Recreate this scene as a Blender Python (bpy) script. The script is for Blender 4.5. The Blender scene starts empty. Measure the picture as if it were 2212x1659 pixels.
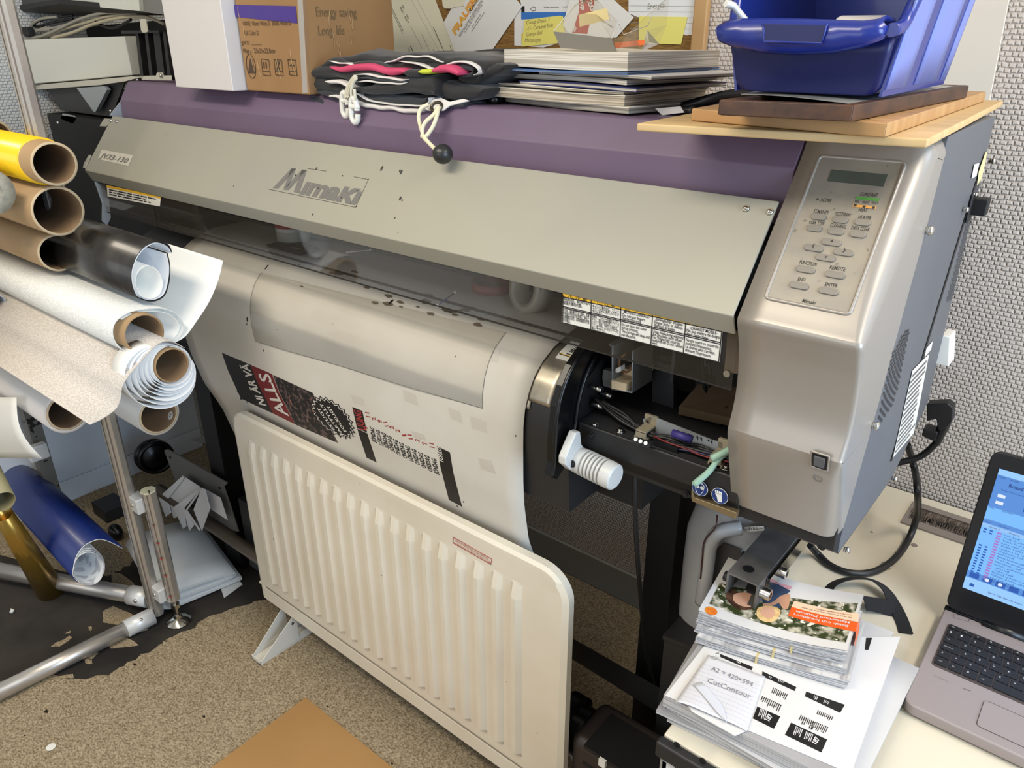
import bpy, bmesh, math, random
from mathutils import Vector, Matrix
V = Vector
R_ = random.Random(7)
sc = bpy.context.scene
COL = sc.collection
PI = math.pi
# ---------------------------------------------------------------- camera model (2212 x 1659)
W, H, F = 2212, 1659, 1651.0
CX, CY = 1106.0, 829.5
CAM = V((0, 0, 1.52))
_v1 = V((-2211, -752, F)); _v2 = V((1493, -764, F))
AX = (-_v1).normalized()
AZ = (-_v1.cross(_v2)).normalized()
AY = AZ.cross(AX)
def ray(px, py):
    d = V((px - CX, py - CY, F))
    return V((AX.dot(d), AY.dot(d), AZ.dot(d)))
def at(px, py, ax, val):
    """the point of the plane x|y|z = val seen at a pixel of the photograph"""
    i = 'xyz'.index(ax); d = ray(px, py)
    return CAM + d * ((val - CAM[i]) / d[i])
class Pl:
    """a flat chart: origin, unit axes u, v, normal n"""
    def __init__(s, o, u, v):
        s.o = V(o); s.u = V(u).normalized(); v = V(v)
        s.v = (v - s.u * v.dot(s.u)).normalized(); s.n = s.u.cross(s.v)
    def uv(s, px, py):
        d = ray(px, py); p = CAM + d * ((s.o - CAM).dot(s.n) / d.dot(s.n)) - s.o
        return V((p.dot(s.u), p.dot(s.v)))
    def at(s, u, v, h=0.0): return s.o + s.u * u + s.v * v + s.n * h
    def px(s, px, py, h=0.0):
        q = s.uv(px, py); return s.at(q[0], q[1], h)
def plx(x, o=(0, 0)):   # faces +x, u=+y, v=+z
    return Pl((x, o[0], o[1]), (0, 1, 0), (0, 0, 1))
def ply(y): return Pl((0, y, 0), (1, 0, 0), (0, 0, 1))   # faces -y
def plz(z, a=0):
    c, s = math.cos(a), math.sin(a); return Pl((0, 0, z), (c, s, 0), (-s, c, 0))   # faces +z
# ---------------------------------------------------------------- materials
def lin(c):
    return tuple(((x / 255) / 12.92 if x / 255 <= .04045 else ((x / 255 + .055) / 1.055) ** 2.4) for x in c[:3]) + (1,)
MT = {}
def mat(name, c, rough=.6, metal=0., spec=.5, c2=None, scale=8., detail=4., lo=.35, hi=.65, bump=0., bscale=None,
        alpha=None, emit=None, es=1., coat=0., trans=0., spots=None, stretch=None, sheen=0., bdist=.002):
    if name in MT: return MT[name]
    m = bpy.data.materials.new(name); m.use_nodes = True; MT[name] = m
    nt = m.node_tree; b = nt.nodes['Principled BSDF']; L = nt.links.new
    b.inputs['Base Color'].default_value = lin(c); b.inputs['Roughness'].default_value = rough
    b.inputs['Metallic'].default_value = metal; b.inputs['Specular IOR Level'].default_value = spec
    if coat: b.inputs['Coat Weight'].default_value = coat; b.inputs['Coat Roughness'].default_value = .1
    if trans: b.inputs['Transmission Weight'].default_value = trans
    if sheen: b.inputs['Sheen Weight'].default_value = sheen
    if emit: b.inputs['Emission Color'].default_value = lin(emit); b.inputs['Emission Strength'].default_value = es
    if alpha is not None: b.inputs['Alpha'].default_value = alpha
    if c2 or bump or spots:
        tc = nt.nodes.new('ShaderNodeTexCoord'); out = tc.outputs['Object']
        if stretch:
            mp = nt.nodes.new('ShaderNodeMapping'); mp.inputs['Scale'].default_value = stretch; L(out, mp.inputs[0]); out = mp.outputs[0]
    last = None
    if c2:
        n = nt.nodes.new('ShaderNodeTexNoise'); n.inputs['Scale'].default_value = scale; n.inputs['Detail'].default_value = detail
        L(out, n.inputs['Vector'])
        r = nt.nodes.new('ShaderNodeValToRGB'); r.color_ramp.elements[0].position = lo; r.color_ramp.elements[1].position = hi
        r.color_ramp.elements[0].color = lin(c); r.color_ramp.elements[1].color = lin(c2)
        L(n.outputs['Fac'], r.inputs[0]); last = r.outputs[0]
    if spots:   # (colour, scale, threshold)
        n = nt.nodes.new('ShaderNodeTexNoise'); n.inputs['Scale'].default_value = spots[1]; n.inputs['Detail'].default_value = 2
        L(out, n.inputs['Vector'])
        r = nt.nodes.new('ShaderNodeValToRGB'); r.color_ramp.elements[0].position = spots[2]; r.color_ramp.elements[1].position = spots[2] + .02
        r.color_ramp.elements[0].color = (0, 0, 0, 1); r.color_ramp.elements[1].color = (1, 1, 1, 1)
        L(n.outputs['Fac'], r.inputs[0])
        mx = nt.nodes.new('ShaderNodeMix'); mx.data_type = 'RGBA'
        L(r.outputs[0], mx.inputs[0]); mx.inputs[7].default_value = lin(spots[0])
        if last: L(last, mx.inputs[6])
        else: mx.inputs[6].default_value = lin(c)
        last = mx.outputs[2]
    if last: L(last, b.inputs['Base Color'])
    if bump:
        n = nt.nodes.new('ShaderNodeTexNoise'); n.inputs['Scale'].default_value = bscale or scale * 6; n.inputs['Detail'].default_value = 5
        L(out, n.inputs['Vector'])
        bp = nt.nodes.new('ShaderNodeBump'); bp.inputs['Strength'].default_value = bump; bp.inputs['Distance'].default_value = bdist
        L(n.outputs['Fac'], bp.inputs['Height']); L(bp.outputs[0], b.inputs['Normal'])
    return m
def clear(name, tint, amount, rough=.05, gl=.08, fk=.7):
    """thin clear sheet: mostly see-through, a little tinted film and gloss"""
    m = bpy.data.materials.new(name); m.use_nodes = True; nt = m.node_tree; nt.nodes.clear(); L = nt.links.new
    o = nt.nodes.new('ShaderNodeOutputMaterial'); t = nt.nodes.new('ShaderNodeBsdfTransparent'); d = nt.nodes.new('ShaderNodeBsdfDiffuse')
    g = nt.nodes.new('ShaderNodeBsdfGlossy'); g.inputs['Roughness'].default_value = rough
    d.inputs[0].default_value = lin(tint)
    a = nt.nodes.new('ShaderNodeMixShader'); a.inputs[0].default_value = amount; L(t.outputs[0], a.inputs[1]); L(d.outputs[0], a.inputs[2])
    f = nt.nodes.new('ShaderNodeFresnel'); f.inputs[0].default_value = 1.45
    k = nt.nodes.new('ShaderNodeMath'); k.operation = 'MULTIPLY_ADD'; k.inputs[1].default_value = fk; k.inputs[2].default_value = gl * .25; L(f.outputs[0], k.inputs[0])
    b = nt.nodes.new('ShaderNodeMixShader'); L(k.outputs[0], b.inputs[0]); L(a.outputs[0], b.inputs[1]); L(g.outputs[0], b.inputs[2])
    L(b.outputs[0], o.inputs[0]); MT[name] = m; return m
# ---------------------------------------------------------------- mesh builder
def smooth_path(pts, n=6, closed=False):
    pts = [V(p) for p in pts]; out = []; N = len(pts)
    rng = range(N if closed else N - 1)
    for i in rng:
        if closed: p0, p1, p2, p3 = pts[i - 1], pts[i], pts[(i + 1) % N], pts[(i + 2) % N]
        else: p0, p1, p2, p3 = pts[max(i - 1, 0)], pts[i], pts[i + 1], pts[min(i + 2, N - 1)]
        for k in range(n):
            t = k / n
            out.append(.5 * (2 * p1 + (p2 - p0) * t + (2 * p0 - 5 * p1 + 4 * p2 - p3) * t * t + (3 * p1 - p0 - 3 * p2 + p3) * t ** 3))
    if not closed: out.append(pts[-1])
    return out
def frame(d):
    d = d.normalized(); a = V((0, 0, 1)) if abs(d.z) < .9 else V((1, 0, 0))
    u = a.cross(d).normalized(); return u, d.cross(u)
class MB:
    def __init__(s): s.b = bmesh.new(); s.mi = 0; s.sm = False
    def face(s, vs):
        try:
            f = s.b.faces.new(vs); f.material_index = s.mi; f.smooth = s.sm; return f
        except ValueError: return None
    def poly(s, pts): return s.face([s.b.verts.new(p) for p in pts])
    def box(s, x0, x1, y0, y1, z0, z1, M=None):
        P = [V((x, y, z)) for z in (z0, z1) for y in (y0, y1) for x in (x0, x1)]
        if M is not None: P = [M @ p for p in P]
        return s.hexa(P)
    def hexa(s, P):
        v = [s.b.verts.new(p) for p in P]
        for q in ((0, 2, 3, 1), (4, 5, 7, 6), (0, 1, 5, 4), (2, 6, 7, 3), (0, 4, 6, 2), (1, 3, 7, 5)): s.face([v[i] for i in q])
    def loft(s, rings, close=True, caps=True):
        vr = [[s.b.verts.new(p) for p in r] for r in rings]; n = len(vr[0])
        for a, b in zip(vr, vr[1:]):
            for i in range(n if close else n - 1):
                j = (i + 1) % n; s.face([a[i], a[j], b[j], b[i]])
        if caps and close:
            sm, s.sm = s.sm, False
            s.face(vr[0][::-1]); s.face(vr[-1]); s.sm = sm
        return vr
    def prism(s, pl, pts, h0, h1):   # 2-D outline (u, v) on a chart, between two heights
        s.loft([[pl.at(a, b, h0) for a, b in pts], [pl.at(a, b, h1) for a, b in pts]])
    def pxprism(s, pl, px, h0, h1): s.prism(pl, [tuple(pl.uv(*p)) for p in px], h0, h1)
    def ext(s, yz, x0, x1): s.loft([[V((x0, y, z)) for y, z in yz], [V((x1, y, z)) for y, z in yz]])
    def cyl(s, p0, p1, r0, r1=None, n=20, caps=True):
        p0, p1 = V(p0), V(p1); r1 = r0 if r1 is None else r1; u, w = frame(p1 - p0)
        c = [(math.cos(2 * PI * i / n), math.sin(2 * PI * i / n)) for i in range(n)]
        sm, s.sm = s.sm, True
        s.loft([[p0 + (u * a + w * b) * r0 for a, b in c], [p1 + (u * a + w * b) * r1 for a, b in c]], True, caps); s.sm = sm
    def lathe(s, o, d, prof, n=24, caps=False):   # prof: (radius, along)
        o = V(o); d = V(d).normalized(); u, w = frame(d); sm, s.sm = s.sm, True
        s.loft([[o + d * t + (u * math.cos(2 * PI * i / n) + w * math.sin(2 * PI * i / n)) * max(r, 1e-5) for i in range(n)] for r, t in prof], True, caps); s.sm = sm
    def pipe(s, p0, p1, r, ri, n=40, wob=0.):   # hollow tube with wall
        p0, p1 = V(p0), V(p1); u, w = frame(p1 - p0); sm, s.sm = s.sm, True
        def ring(p, q):
            return [p + (u * math.cos(2 * PI * i / n) + w * math.sin(2 * PI * i / n)) * q * (1 + wob * math.sin(2 * PI * i / n * 2 + 1) + wob * .6 * math.sin(2 * PI * i / n * 3)) for i in range(n)]
        s.loft([ring(p0, ri), ring(p0, r), ring(p1, r), ring(p1, ri), ring(p0, ri)], True, False); s.sm = sm
    def tube(s, pts, r, n=8, closed=False, sub=0):
        pts = smooth_path(pts, sub, closed) if sub else [V(p) for p in pts]
        N = len(pts); d = (pts[1] - pts[0]); u, w = frame(d); rings = []
        for i in range(N):
            t = (pts[(i + 1) % N] - pts[i - 1]) if closed else (pts[min(i + 1, N - 1)] - pts[max(i - 1, 0)])
            t.normalize(); u = (u - t * u.dot(t)).normalized(); w = t.cross(u)
            rr = r(i / (N - 1)) if callable(r) else r
            rings.append([pts[i] + (u * math.cos(2 * PI * k / n) + w * math.sin(2 * PI * k / n)) * rr for k in range(n)])
        sm, s.sm = s.sm, True
        if closed: rings.append(rings[0])
        s.loft(rings, True, not closed); s.sm = sm
    def strip(s, pts, wd, nrm, th=.001, sub=0):   # flat ribbon along pts; nrm: face normal(s)
        pts = smooth_path(pts, sub) if sub else [V(p) for p in pts]; N = len(pts); rings = []
        for i in range(N):
            t = (pts[min(i + 1, N - 1)] - pts[max(i - 1, 0)]).normalized()
            nn = nrm(i / (N - 1)) if callable(nrm) else V(nrm)
            nn = (nn - t * nn.dot(t)).normalized(); sd = t.cross(nn)
            w_ = wd(i / (N - 1)) if callable(wd) else wd
            rings.append([pts[i] + sd * (w_ / 2) + nn * th / 2, pts[i] - sd * (w_ / 2) + nn * th / 2, pts[i] - sd * (w_ / 2) - nn * th / 2, pts[i] + sd * (w_ / 2) - nn * th / 2])
        s.loft(rings)
    def grid(s, fn, nu, nv, th=0.):   # fn(a, b) -> point; th > 0 makes a closed sheet
        P = [[V(fn(i / nu, j / nv)) for j in range(nv + 1)] for i in range(nu + 1)]
        vs = [[s.b.verts.new(p) for p in r] for r in P]
        for i in range(nu):
            for j in range(nv): s.face([vs[i][j], vs[i + 1][j], vs[i + 1][j + 1], vs[i][j + 1]])
        if th:
            def nor(i, j):
                a = P[min(i + 1, nu)][j] - P[max(i - 1, 0)][j]; b = P[i][min(j + 1, nv)] - P[i][max(j - 1, 0)]
                c = a.cross(b); return c.normalized() if c.length > 1e-12 else V((0, 0, 1))
            ws = [[s.b.verts.new(P[i][j] - nor(i, j) * th) for j in range(nv + 1)] for i in range(nu + 1)]
            for i in range(nu):
                for j in range(nv): s.face([ws[i][j], ws[i][j + 1], ws[i + 1][j + 1], ws[i + 1][j]])
            sm, s.sm = s.sm, False
            for i in range(nu):
                s.face([vs[i][0], ws[i][0], ws[i + 1][0], vs[i + 1][0]]); s.face([vs[i][nv], vs[i + 1][nv], ws[i + 1][nv], ws[i][nv]])
            for j in range(nv):
                s.face([vs[0][j], vs[0][j + 1], ws[0][j + 1], ws[0][j]]); s.face([vs[nu][j], ws[nu][j], ws[nu][j + 1], vs[nu][j + 1]])
            s.sm = sm
    def sphere(s, c, r, sc_=(1, 1, 1), n=16, m=10):
        c = V(c); sm, s.sm = s.sm, True
        s.loft([[c + V((math.cos(2 * PI * i / n) * math.sin(PI * j / m) * r * sc_[0], math.sin(2 * PI * i / n) * math.sin(PI * j / m) * r * sc_[1], math.cos(PI * j / m) * r * sc_[2])) for i in range(n)] for j in range(m + 1)], True, False); s.sm = sm
    # ---- writing
    def text(s, pl, t, a, b, h=None, shear=0., bold=0., z=.0006, fit=True, uvs=False, mirror=False):
        """write t along the baseline from pixel a to pixel b of a chart; h = capital height in metres"""
        cu = bpy.data.curves.new('t', 'FONT'); cu.body = t; cu.size = 1; cu.shear = shear; cu.offset = bold; cu.resolution_u = 2
        o = bpy.data.objects.new('t', cu); me = bpy.data.meshes.new_from_object(o)
        if len(me.vertices):
            A = V(a) if uvs else pl.uv(*a); B = V(b) if uvs else pl.uv(*b)
            d = B - A; L = d.length; d = d / L; p = V((-d[1], d[0]))
            x0 = min(v.co.x for v in me.vertices); x1 = max(v.co.x for v in me.vertices)
            k = L / (x1 - x0); ky = k if h is None else h / .69
            if not fit: k = ky
            vs = []
            for v in me.vertices:
                x, y = (v.co.x - x0) * k, v.co.y * ky
                q = A + d * x + p * y; vs.append(s.b.verts.new(pl.at(q[0], q[1], z)))
            for f in me.polygons: s.face([vs[i] for i in f.vertices])
        bpy.data.objects.remove(o); bpy.data.curves.remove(cu); bpy.data.meshes.remove(me)
    def mark(s, pl, px, z=.0005):   # flat printed patch from pixel corners
        s.poly([pl.at(*pl.uv(*p), z) for p in px])
    def lines(s, pl, c, n, th=.5, z=.0005, jag=.3, seed=1, uvs=False):
        """n fake text lines in a quad c = TL, TR, BR, BL (pixels)"""
        r = random.Random(seed); q = [V(p) if uvs else pl.uv(*p) for p in c]
        for i in range(n):
            t0 = (i + .5 - th / 2) / n; t1 = (i + .5 + th / 2) / n; e = 1 - jag * r.random(); x = 0
            while x < e - .02:
                w = min(r.uniform(.05, .2), e - x)
                def pt(u, v): return (q[0] * (1 - u) + q[1] * u) * (1 - v) + (q[3] * (1 - u) + q[2] * u) * v
                s.poly([pl.at(*pt(*k), z) for k in ((x, t1), (x + w, t1), (x + w, t0), (x, t0))]); x += w + .025
    def disc(s, pl, u, v, r, z=.0005, ru=None, n=20):
        s.poly([pl.at(u + (ru or r) * math.cos(2 * PI * i / n), v + r * math.sin(2 * PI * i / n), z) for i in range(n)])
WL = {}
def link(name, data, parent):
    while parent is not None and parent.parent is not None and parent.parent.parent is not None: parent = parent.parent   # thing > part > sub-part
    o = bpy.data.objects.new(name, data); COL.objects.link(o)
    if parent is not None: o.parent = parent; o.location = -WL[parent.name]
    WL[o.name] = V((0, 0, 0)); return o
def obj(name, mb, m, parent=None, smooth=None, bevel=0., seg=2, solid=0., sub=0, angle=None):
    b = mb.b
    bmesh.ops.recalc_face_normals(b, faces=b.faces[:]) if smooth != 'keep' else None
    off = V((0, 0, 0))
    if parent is None and len(b.verts):
        xs = [v.co.x for v in b.verts]; ys = [v.co.y for v in b.verts]; zs = [v.co.z for v in b.verts]
        off = V(((min(xs) + max(xs)) / 2, (min(ys) + max(ys)) / 2, min(zs)))
        bmesh.ops.translate(b, verts=b.verts[:], vec=-off)
    me = bpy.data.meshes.new(name); b.to_mesh(me); b.free()
    for k in (m if isinstance(m, (list, tuple)) else [m]): me.materials.append(MT[k] if isinstance(k, str) else k)
    if smooth is True:
        for p in me.polygons: p.use_smooth = True
    o = link(name, me, parent)
    if parent is None: o.location = off; WL[o.name] = off
    if sub:
        k = o.modifiers.new('s', 'SUBSURF'); k.levels = k.render_levels = sub
    if solid:
        k = o.modifiers.new('t', 'SOLIDIFY'); k.thickness = solid; k.offset = 0
    if bevel:
        k = o.modifiers.new('b', 'BEVEL'); k.width = bevel; k.segments = seg; k.limit_method = 'ANGLE'; k.angle_limit = math.radians(25)
        for p in me.polygons: p.use_smooth = True
        k2 = o.modifiers.new('wn', 'WEIGHTED_NORMAL'); k2.keep_sharp = True
    if angle:
        for p in me.polygons: p.use_smooth = True
        me.set_sharp_from_angle(angle=math.radians(angle))
    return o
def tag(o, label, cat, group=None, kind=None):
    o['label'] = label; o['category'] = cat
    if group: o['group'] = group
    if kind: o['kind'] = kind
    return o
def thing(name, label, cat, loc, group=None):
    o = bpy.data.objects.new(name, None); COL.objects.link(o); o.empty_display_size = .05
    o.location = loc; WL[o.name] = V(loc); return tag(o, label, cat, group)
def struct(name, mb, m, **k):
    o = obj(name, mb, m, **k); o['kind'] = 'structure'; return o
EXPO = .30; WORLD = .40; P_CEIL = 29; P_WIN = 46; P_BACK = 14
# ---------------------------------------------------------------- camera, light, room
cd = bpy.data.cameras.new('camera'); cd.sensor_width = 36; cd.lens = F / W * 36; cd.clip_start = .02
cam = bpy.data.objects.new('camera', cd); COL.objects.link(cam)
cam.matrix_world = Matrix(((AX[0], -AX[1], -AX[2], CAM[0]), (AY[0], -AY[1], -AY[2], CAM[1]), (AZ[0], -AZ[1], -AZ[2], CAM[2]), (0, 0, 0, 1)))
sc.camera = cam
vs = sc.view_settings; sc.display_settings.display_device = 'sRGB'
vs.view_transform = 'Standard'; vs.look = 'None'; vs.gamma = 1; vs.use_curve_mapping = False; vs.exposure = EXPO
w = bpy.data.worlds.new('world'); sc.world = w; w.use_nodes = True
w.node_tree.nodes['Background'].inputs[0].default_value = (.86, .92, 1, 1); w.node_tree.nodes['Background'].inputs[1].default_value = WORLD
def area(name, loc, aim, sx, sy, power, col):
    l = bpy.data.lights.new(name, 'AREA'); l.shape = 'RECTANGLE'; l.size = sx; l.size_y = sy; l.energy = power; l.color = col
    o = bpy.data.objects.new(name, l); COL.objects.link(o); o.location = loc
    o.rotation_euler = (V(aim) - V(loc)).to_track_quat('-Z', 'Y').to_euler(); return o
area('ceiling_lamp', (-1.15, -.30, 2.52), (-1.15, -.30, 0), 1.5, .35, P_CEIL, (1, .90, .74))
area('ceiling_lamp', (.72, 1.0, 2.52), (.72, 1.0, 0), .35, 1.0, P_CEIL * .72, (1, .90, .76))
area('window_light', (1.75, .35, 1.55), (-1.0, .8, .8), 1.3, 1.3, P_WIN, (.56, .75, 1))
area('window_light', (-.9, -2.3, 1.6), (-1.1, 1.0, .8), 2.2, 1.3, P_BACK, (.95, .97, 1))

def weave(name, c1, c2, cell, strength, axes):
    m = bpy.data.materials.new(name); m.use_nodes = True; MT[name] = m; nt = m.node_tree; L = nt.links.new
    b = nt.nodes['Principled BSDF']; b.inputs['Roughness'].default_value = .7; b.inputs['Specular IOR Level'].default_value = .3
    tc = nt.nodes.new('ShaderNodeTexCoord'); sp = nt.nodes.new('ShaderNodeSeparateXYZ'); cb = nt.nodes.new('ShaderNodeCombineXYZ')
    L(tc.outputs['Object'], sp.inputs[0]); L(sp.outputs[axes[0]], cb.inputs[0]); L(sp.outputs[axes[1]], cb.inputs[1])
    ds = nt.nodes.new('ShaderNodeTexNoise'); ds.inputs['Scale'].default_value = 60
    vm = nt.nodes.new('ShaderNodeVectorMath'); vm.operation = 'MULTIPLY_ADD'; vm.inputs[1].default_value = (.007, .006, 0)
    L(cb.outputs[0], ds.inputs[0]); L(ds.outputs['Color'], vm.inputs[0]); L(cb.outputs[0], vm.inputs[2])
    br = nt.nodes.new('ShaderNodeTexBrick'); br.inputs['Scale'].default_value = 1; br.inputs['Brick Width'].default_value = cell[0]; br.inputs['Row Height'].default_value = cell[1]
    br.inputs['Mortar Size'].default_value = cell[1] * .30; br.inputs['Mortar Smooth'].default_value = 1.0; br.offset = .5
    br.inputs['Color1'].default_value = lin(c1); br.inputs['Color2'].default_value = lin(c1); br.inputs['Mortar'].default_value = lin(c2)
    L(vm.outputs[0], br.inputs['Vector']); L(br.outputs['Color'], b.inputs['Base Color'])
    bp = nt.nodes.new('ShaderNodeBump'); bp.invert = True; bp.inputs['Strength'].default_value = strength; bp.inputs['Distance'].default_value = .004
    L(br.outputs['Fac'], bp.inputs['Height']); L(bp.outputs[0], b.inputs['Normal']); return m
weave('wall_weave', (206, 195, 184), (190, 178, 166), (.0105, .0082), .6, (0, 2))
weave('wall_weave_side', (206, 206, 202), (186, 186, 182), (.0125, .0085), .6, (1, 2))
mat('carpet', (106, 90, 68), .95, spec=.1, c2=(182, 166, 138), scale=210, detail=3, lo=.30, hi=.70, bump=.5, bscale=260, stretch=(1, 1.4, 1), spots=((40, 34, 28), 26, .74))
mat('carpet_dirt', (62, 57, 52), .9, spec=.15, c2=(40, 38, 36), scale=6, detail=6, bump=.3, bscale=40)
mat('ceiling_white', (235, 232, 225), .8)
mat('panel_white', (214, 218, 222), .5, c2=(198, 202, 206), scale=3)
mat('baseboard_grey', (150, 148, 140), .6)
T_ = .645   # table top height
fl = MB(); fl.box(-2.72, 1.9, -2.4, 1.587, -.05, 0)
fp = plz(0)
def jag(px, n=5, a=5, seed=3):
    r = random.Random(seed); out = []
    for p, q in zip(px, px[1:] + px[:1]):
        for i in range(n):
            t = i / n; out.append((p[0] + (q[0] - p[0]) * t + r.uniform(-a, a) * (i > 0), p[1] + (q[1] - p[1]) * t + r.uniform(-a, a) * .7 * (i > 0)))
    return out
fl.mi = 1
dirt = [(-300, 1560), (-40, 1480), (90, 1457), (160, 1467), (235, 1458), (275, 1430), (345, 1392), (365, 1378), (410, 1360), (460, 1328), (508, 1312), (563, 1297), (700, 1300), (800, 1240), (560, 1150), (380, 1150), (300, 1205), (262, 1232), (232, 1246), (120, 1230), (-60, 1185), (-300, 1240)]
fl.prism(fp, [tuple(fp.uv(*p)) for p in jag(dirt)], .0, .0012)
fl.mi = 0
for i, isl in enumerate([[(222, 1322), (245, 1310), (290, 1330), (322, 1342), (318, 1362), (268, 1372), (300, 1395), (240, 1402), (228, 1382), (262, 1352), (222, 1345)],
                         [(240, 1238), (262, 1240), (290, 1262), (278, 1290), (245, 1270)],
                         [(110, 1398), (150, 1374), (156, 1378), (128, 1398)], [(162, 1420), (200, 1405), (212, 1412), (196, 1426)], [(182, 1425), (196, 1424), (200, 1434), (186, 1434)],
                         [(190, 1355), (197, 1352), (198, 1362), (192, 1366)], [(140, 1370), (153, 1363), (153, 1368)], [(150, 1430), (160, 1425), (163, 1434)], [(125, 1462), (158, 1457), (160, 1466), (126, 1468)]]):
    fl.prism(fp, [tuple(fp.uv(*p)) for p in jag(isl, 3, 2, i)], .0012, .002)
struct('floor', fl, ['carpet', 'carpet_dirt'])
b = MB(); b.box(-2.72, 1.9, 1.587, 1.687, 0, 2.6); struct('wall_back', b, 'wall_weave')
b = MB(); b.box(-2.82, -2.72, -2.4, 1.687, 0, 2.6); struct('wall_left', b, 'wall_weave_side')
b = MB(); b.box(-2.72, 1.9, -2.4, 1.587, 2.6, 2.65); struct('ceiling', b, 'ceiling_white')
b = MB(); b.box(-2.72, -.36, 1.575, 1.587, 0, .105); struct('baseboard_back', b, 'baseboard_grey', bevel=.003)
b = MB(); b.box(-2.72, -2.70, -.2, 1.3, .0, .95); b.box(-2.70, -2.692, -.2, 1.3, .0, .082); b.box(-2.70, -2.692, -.2, 1.3, .09, .95)
struct('trim_1', b, 'panel_white', bevel=.002)
# ---------------------------------------------------------------- the wide-format printer
XG, XL, XR, ZT = -.336, -2.052, -.193, 1.412
mat('cover_grey', (150, 149, 139), .5, c2=(160, 156, 140), scale=2.2, detail=3, lo=.3, hi=.7, metal=.15)
mat('purple', (102, 84, 108), .5, c2=(110, 92, 113), scale=3, detail=3)
mat('silver', (160, 153, 144), .33, metal=.3, bump=.05, bscale=700, bdist=.0005)
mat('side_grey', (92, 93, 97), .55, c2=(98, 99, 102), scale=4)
mat('black_metal', (26, 26, 27), .5, c2=(34, 33, 33), scale=6)
mat('dark_metal', (52, 52, 54), .5)
mat('grey_sheet', (128, 128, 124), .5, metal=.2)
mat('galv', (168, 174, 178), .4, metal=.4)
mat('screw_steel', (200, 198, 192), .25, metal=1.)
mat('print_grey', (108, 106, 102), .6)
mat('print_dark', (52, 50, 46), .7)
mat('black', (12, 12, 13), .55)
mat('gloss_black', (10, 10, 11), .3)
mat('plate_pale', (196, 192, 178), .5)
mat('steel_worn', (150, 144, 132), .35, metal=.8, c2=(186, 178, 160), scale=30)
clear('smoked_pane', (96, 88, 78), .09, .05, .0, .22)
clear('clear_film', (205, 208, 206), .035, .10)
mat('label_white', (226, 224, 216), .5)
mat('label_yellow', (226, 178, 46), .5)
mat('ink_text', (38, 36, 34), .6)
mat('dust_board', (120, 98, 72), .85, c2=(96, 78, 58), scale=9, spots=((60, 48, 38), 20, .7))
mat('tan_block', (236, 214, 176), .8)
mat('cable_black', (22, 22, 24), .45)
mat('cable_grey', (150, 146, 134), .5)
PR = thing('large_format_printer', 'wide purple and grey ink printer filling the room with a sheet hanging out', 'printer', (-1.2, 1.1, 0))
FP = Pl((XG, .829, 1.213), (1, 0, 0), (0, .096, .121))    # sloping front face: cover and control unit share it
# front cover
b = MB(); b.ext([(.925, 1.334), (.829, 1.213), (.8435, 1.185), (.846, 1.187), (.8335, 1.2135), (.929, 1.331)], XL, XG - .006)
b.pxprism(FP, [(225, 255), (241, 256), (228, 273), (214, 272)], -.003, 0.)
b.pxprism(FP, [(197, 334), (191, 334), (181, 352), (178, 362), (184, 364), (186, 358)], -.003, 0.)
CV = obj('front_cover', b, 'cover_grey', PR, bevel=.0015)
b = MB(); c5 = lambda x, y: (500 + x / 3.403, y / 3.403)
for q in ([(305, 1383), (440, 1240), (475, 1240), (345, 1385)], [(440, 1240), (475, 1240), (418, 1375), (385, 1385)], [(380, 1395), (520, 1248), (555, 1250), (420, 1398)], [(520, 1248), (555, 1250), (498, 1420), (458, 1412)]):
    b.mark(FP, [c5(*p) for p in q])
b.text(FP, 'ımaкı', (648, 417), (772, 441.5), .0335, shear=.12, bold=.045)
b.text(FP, 'JV33-130', (215, 340.5), (275, 353), .0125, shear=.25, bold=.02, z=.001)
obj('lettering', b, 'print_grey', CV)
b = MB(); b.mark(FP, [(219.6, 323.3), (288, 335.5), (277.9, 358.8), (212, 343.8)]); obj('name_plate', b, 'plate_pale', CV)
b = MB()
for a, c in (((581, 409), (768, 448)), ((768, 448), (797, 386)), ((664, 364), (705, 370)), ((765, 382), (797, 388))):
    A = FP.uv(*a); B = FP.uv(*c); d = (B - A).normalized() * .0004; d = V((-d[1], d[0])); b.poly([FP.at(*(A + d), .0004), FP.at(*(B + d), .0004), FP.at(*(B - d), .0004), FP.at(*(A - d), .0004)])
for x, y, w_, h_ in ((825, 364, 3, 7), (867, 372, 3, 6), (864, 369, 2, 3), (865, 429, 3, 5), (869, 433, 2, 2), (676, 463, 2, 3), (853, 471, 2, 2), (860, 502, 1.3, 1.3), (684, 364, 2.5, 3), (639, 379, 2.5, 3), (688, 407, 2.5, 3), (738, 427, 2, 3), (772, 412, 2, 2), (770, 446, 2, 2), (740, 380, 2, 2), (360, 290, 1.2, 1.2), (505, 402, 1.5, 1.5)):
    u, v = FP.uv(x, y); b.disc(FP, u, v, h_ * .00075, .0007, ru=w_ * .00075, n=9)
obj('ink_spots', b, 'print_dark', CV)
for p in ((1612, 451), (1663, 458), (240, 261), (253, 263)):
    b = MB(); q = FP.px(*p); b.cyl(q, q + FP.n * .0025, .0048, .004, 14); b.sphere(q + FP.n * .002, .0037, (1, 1, .7)); obj('screw', b, 'screw_steel', CV)
b = MB(); b.pxprism(plx(-2.04), [(205, 392), (226, 400), (236, 432), (240, 470), (232, 488), (221, 478), (222, 440)], -.006, 0); obj('cover_arm', b, 'galv', PR, bevel=.001)
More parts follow.
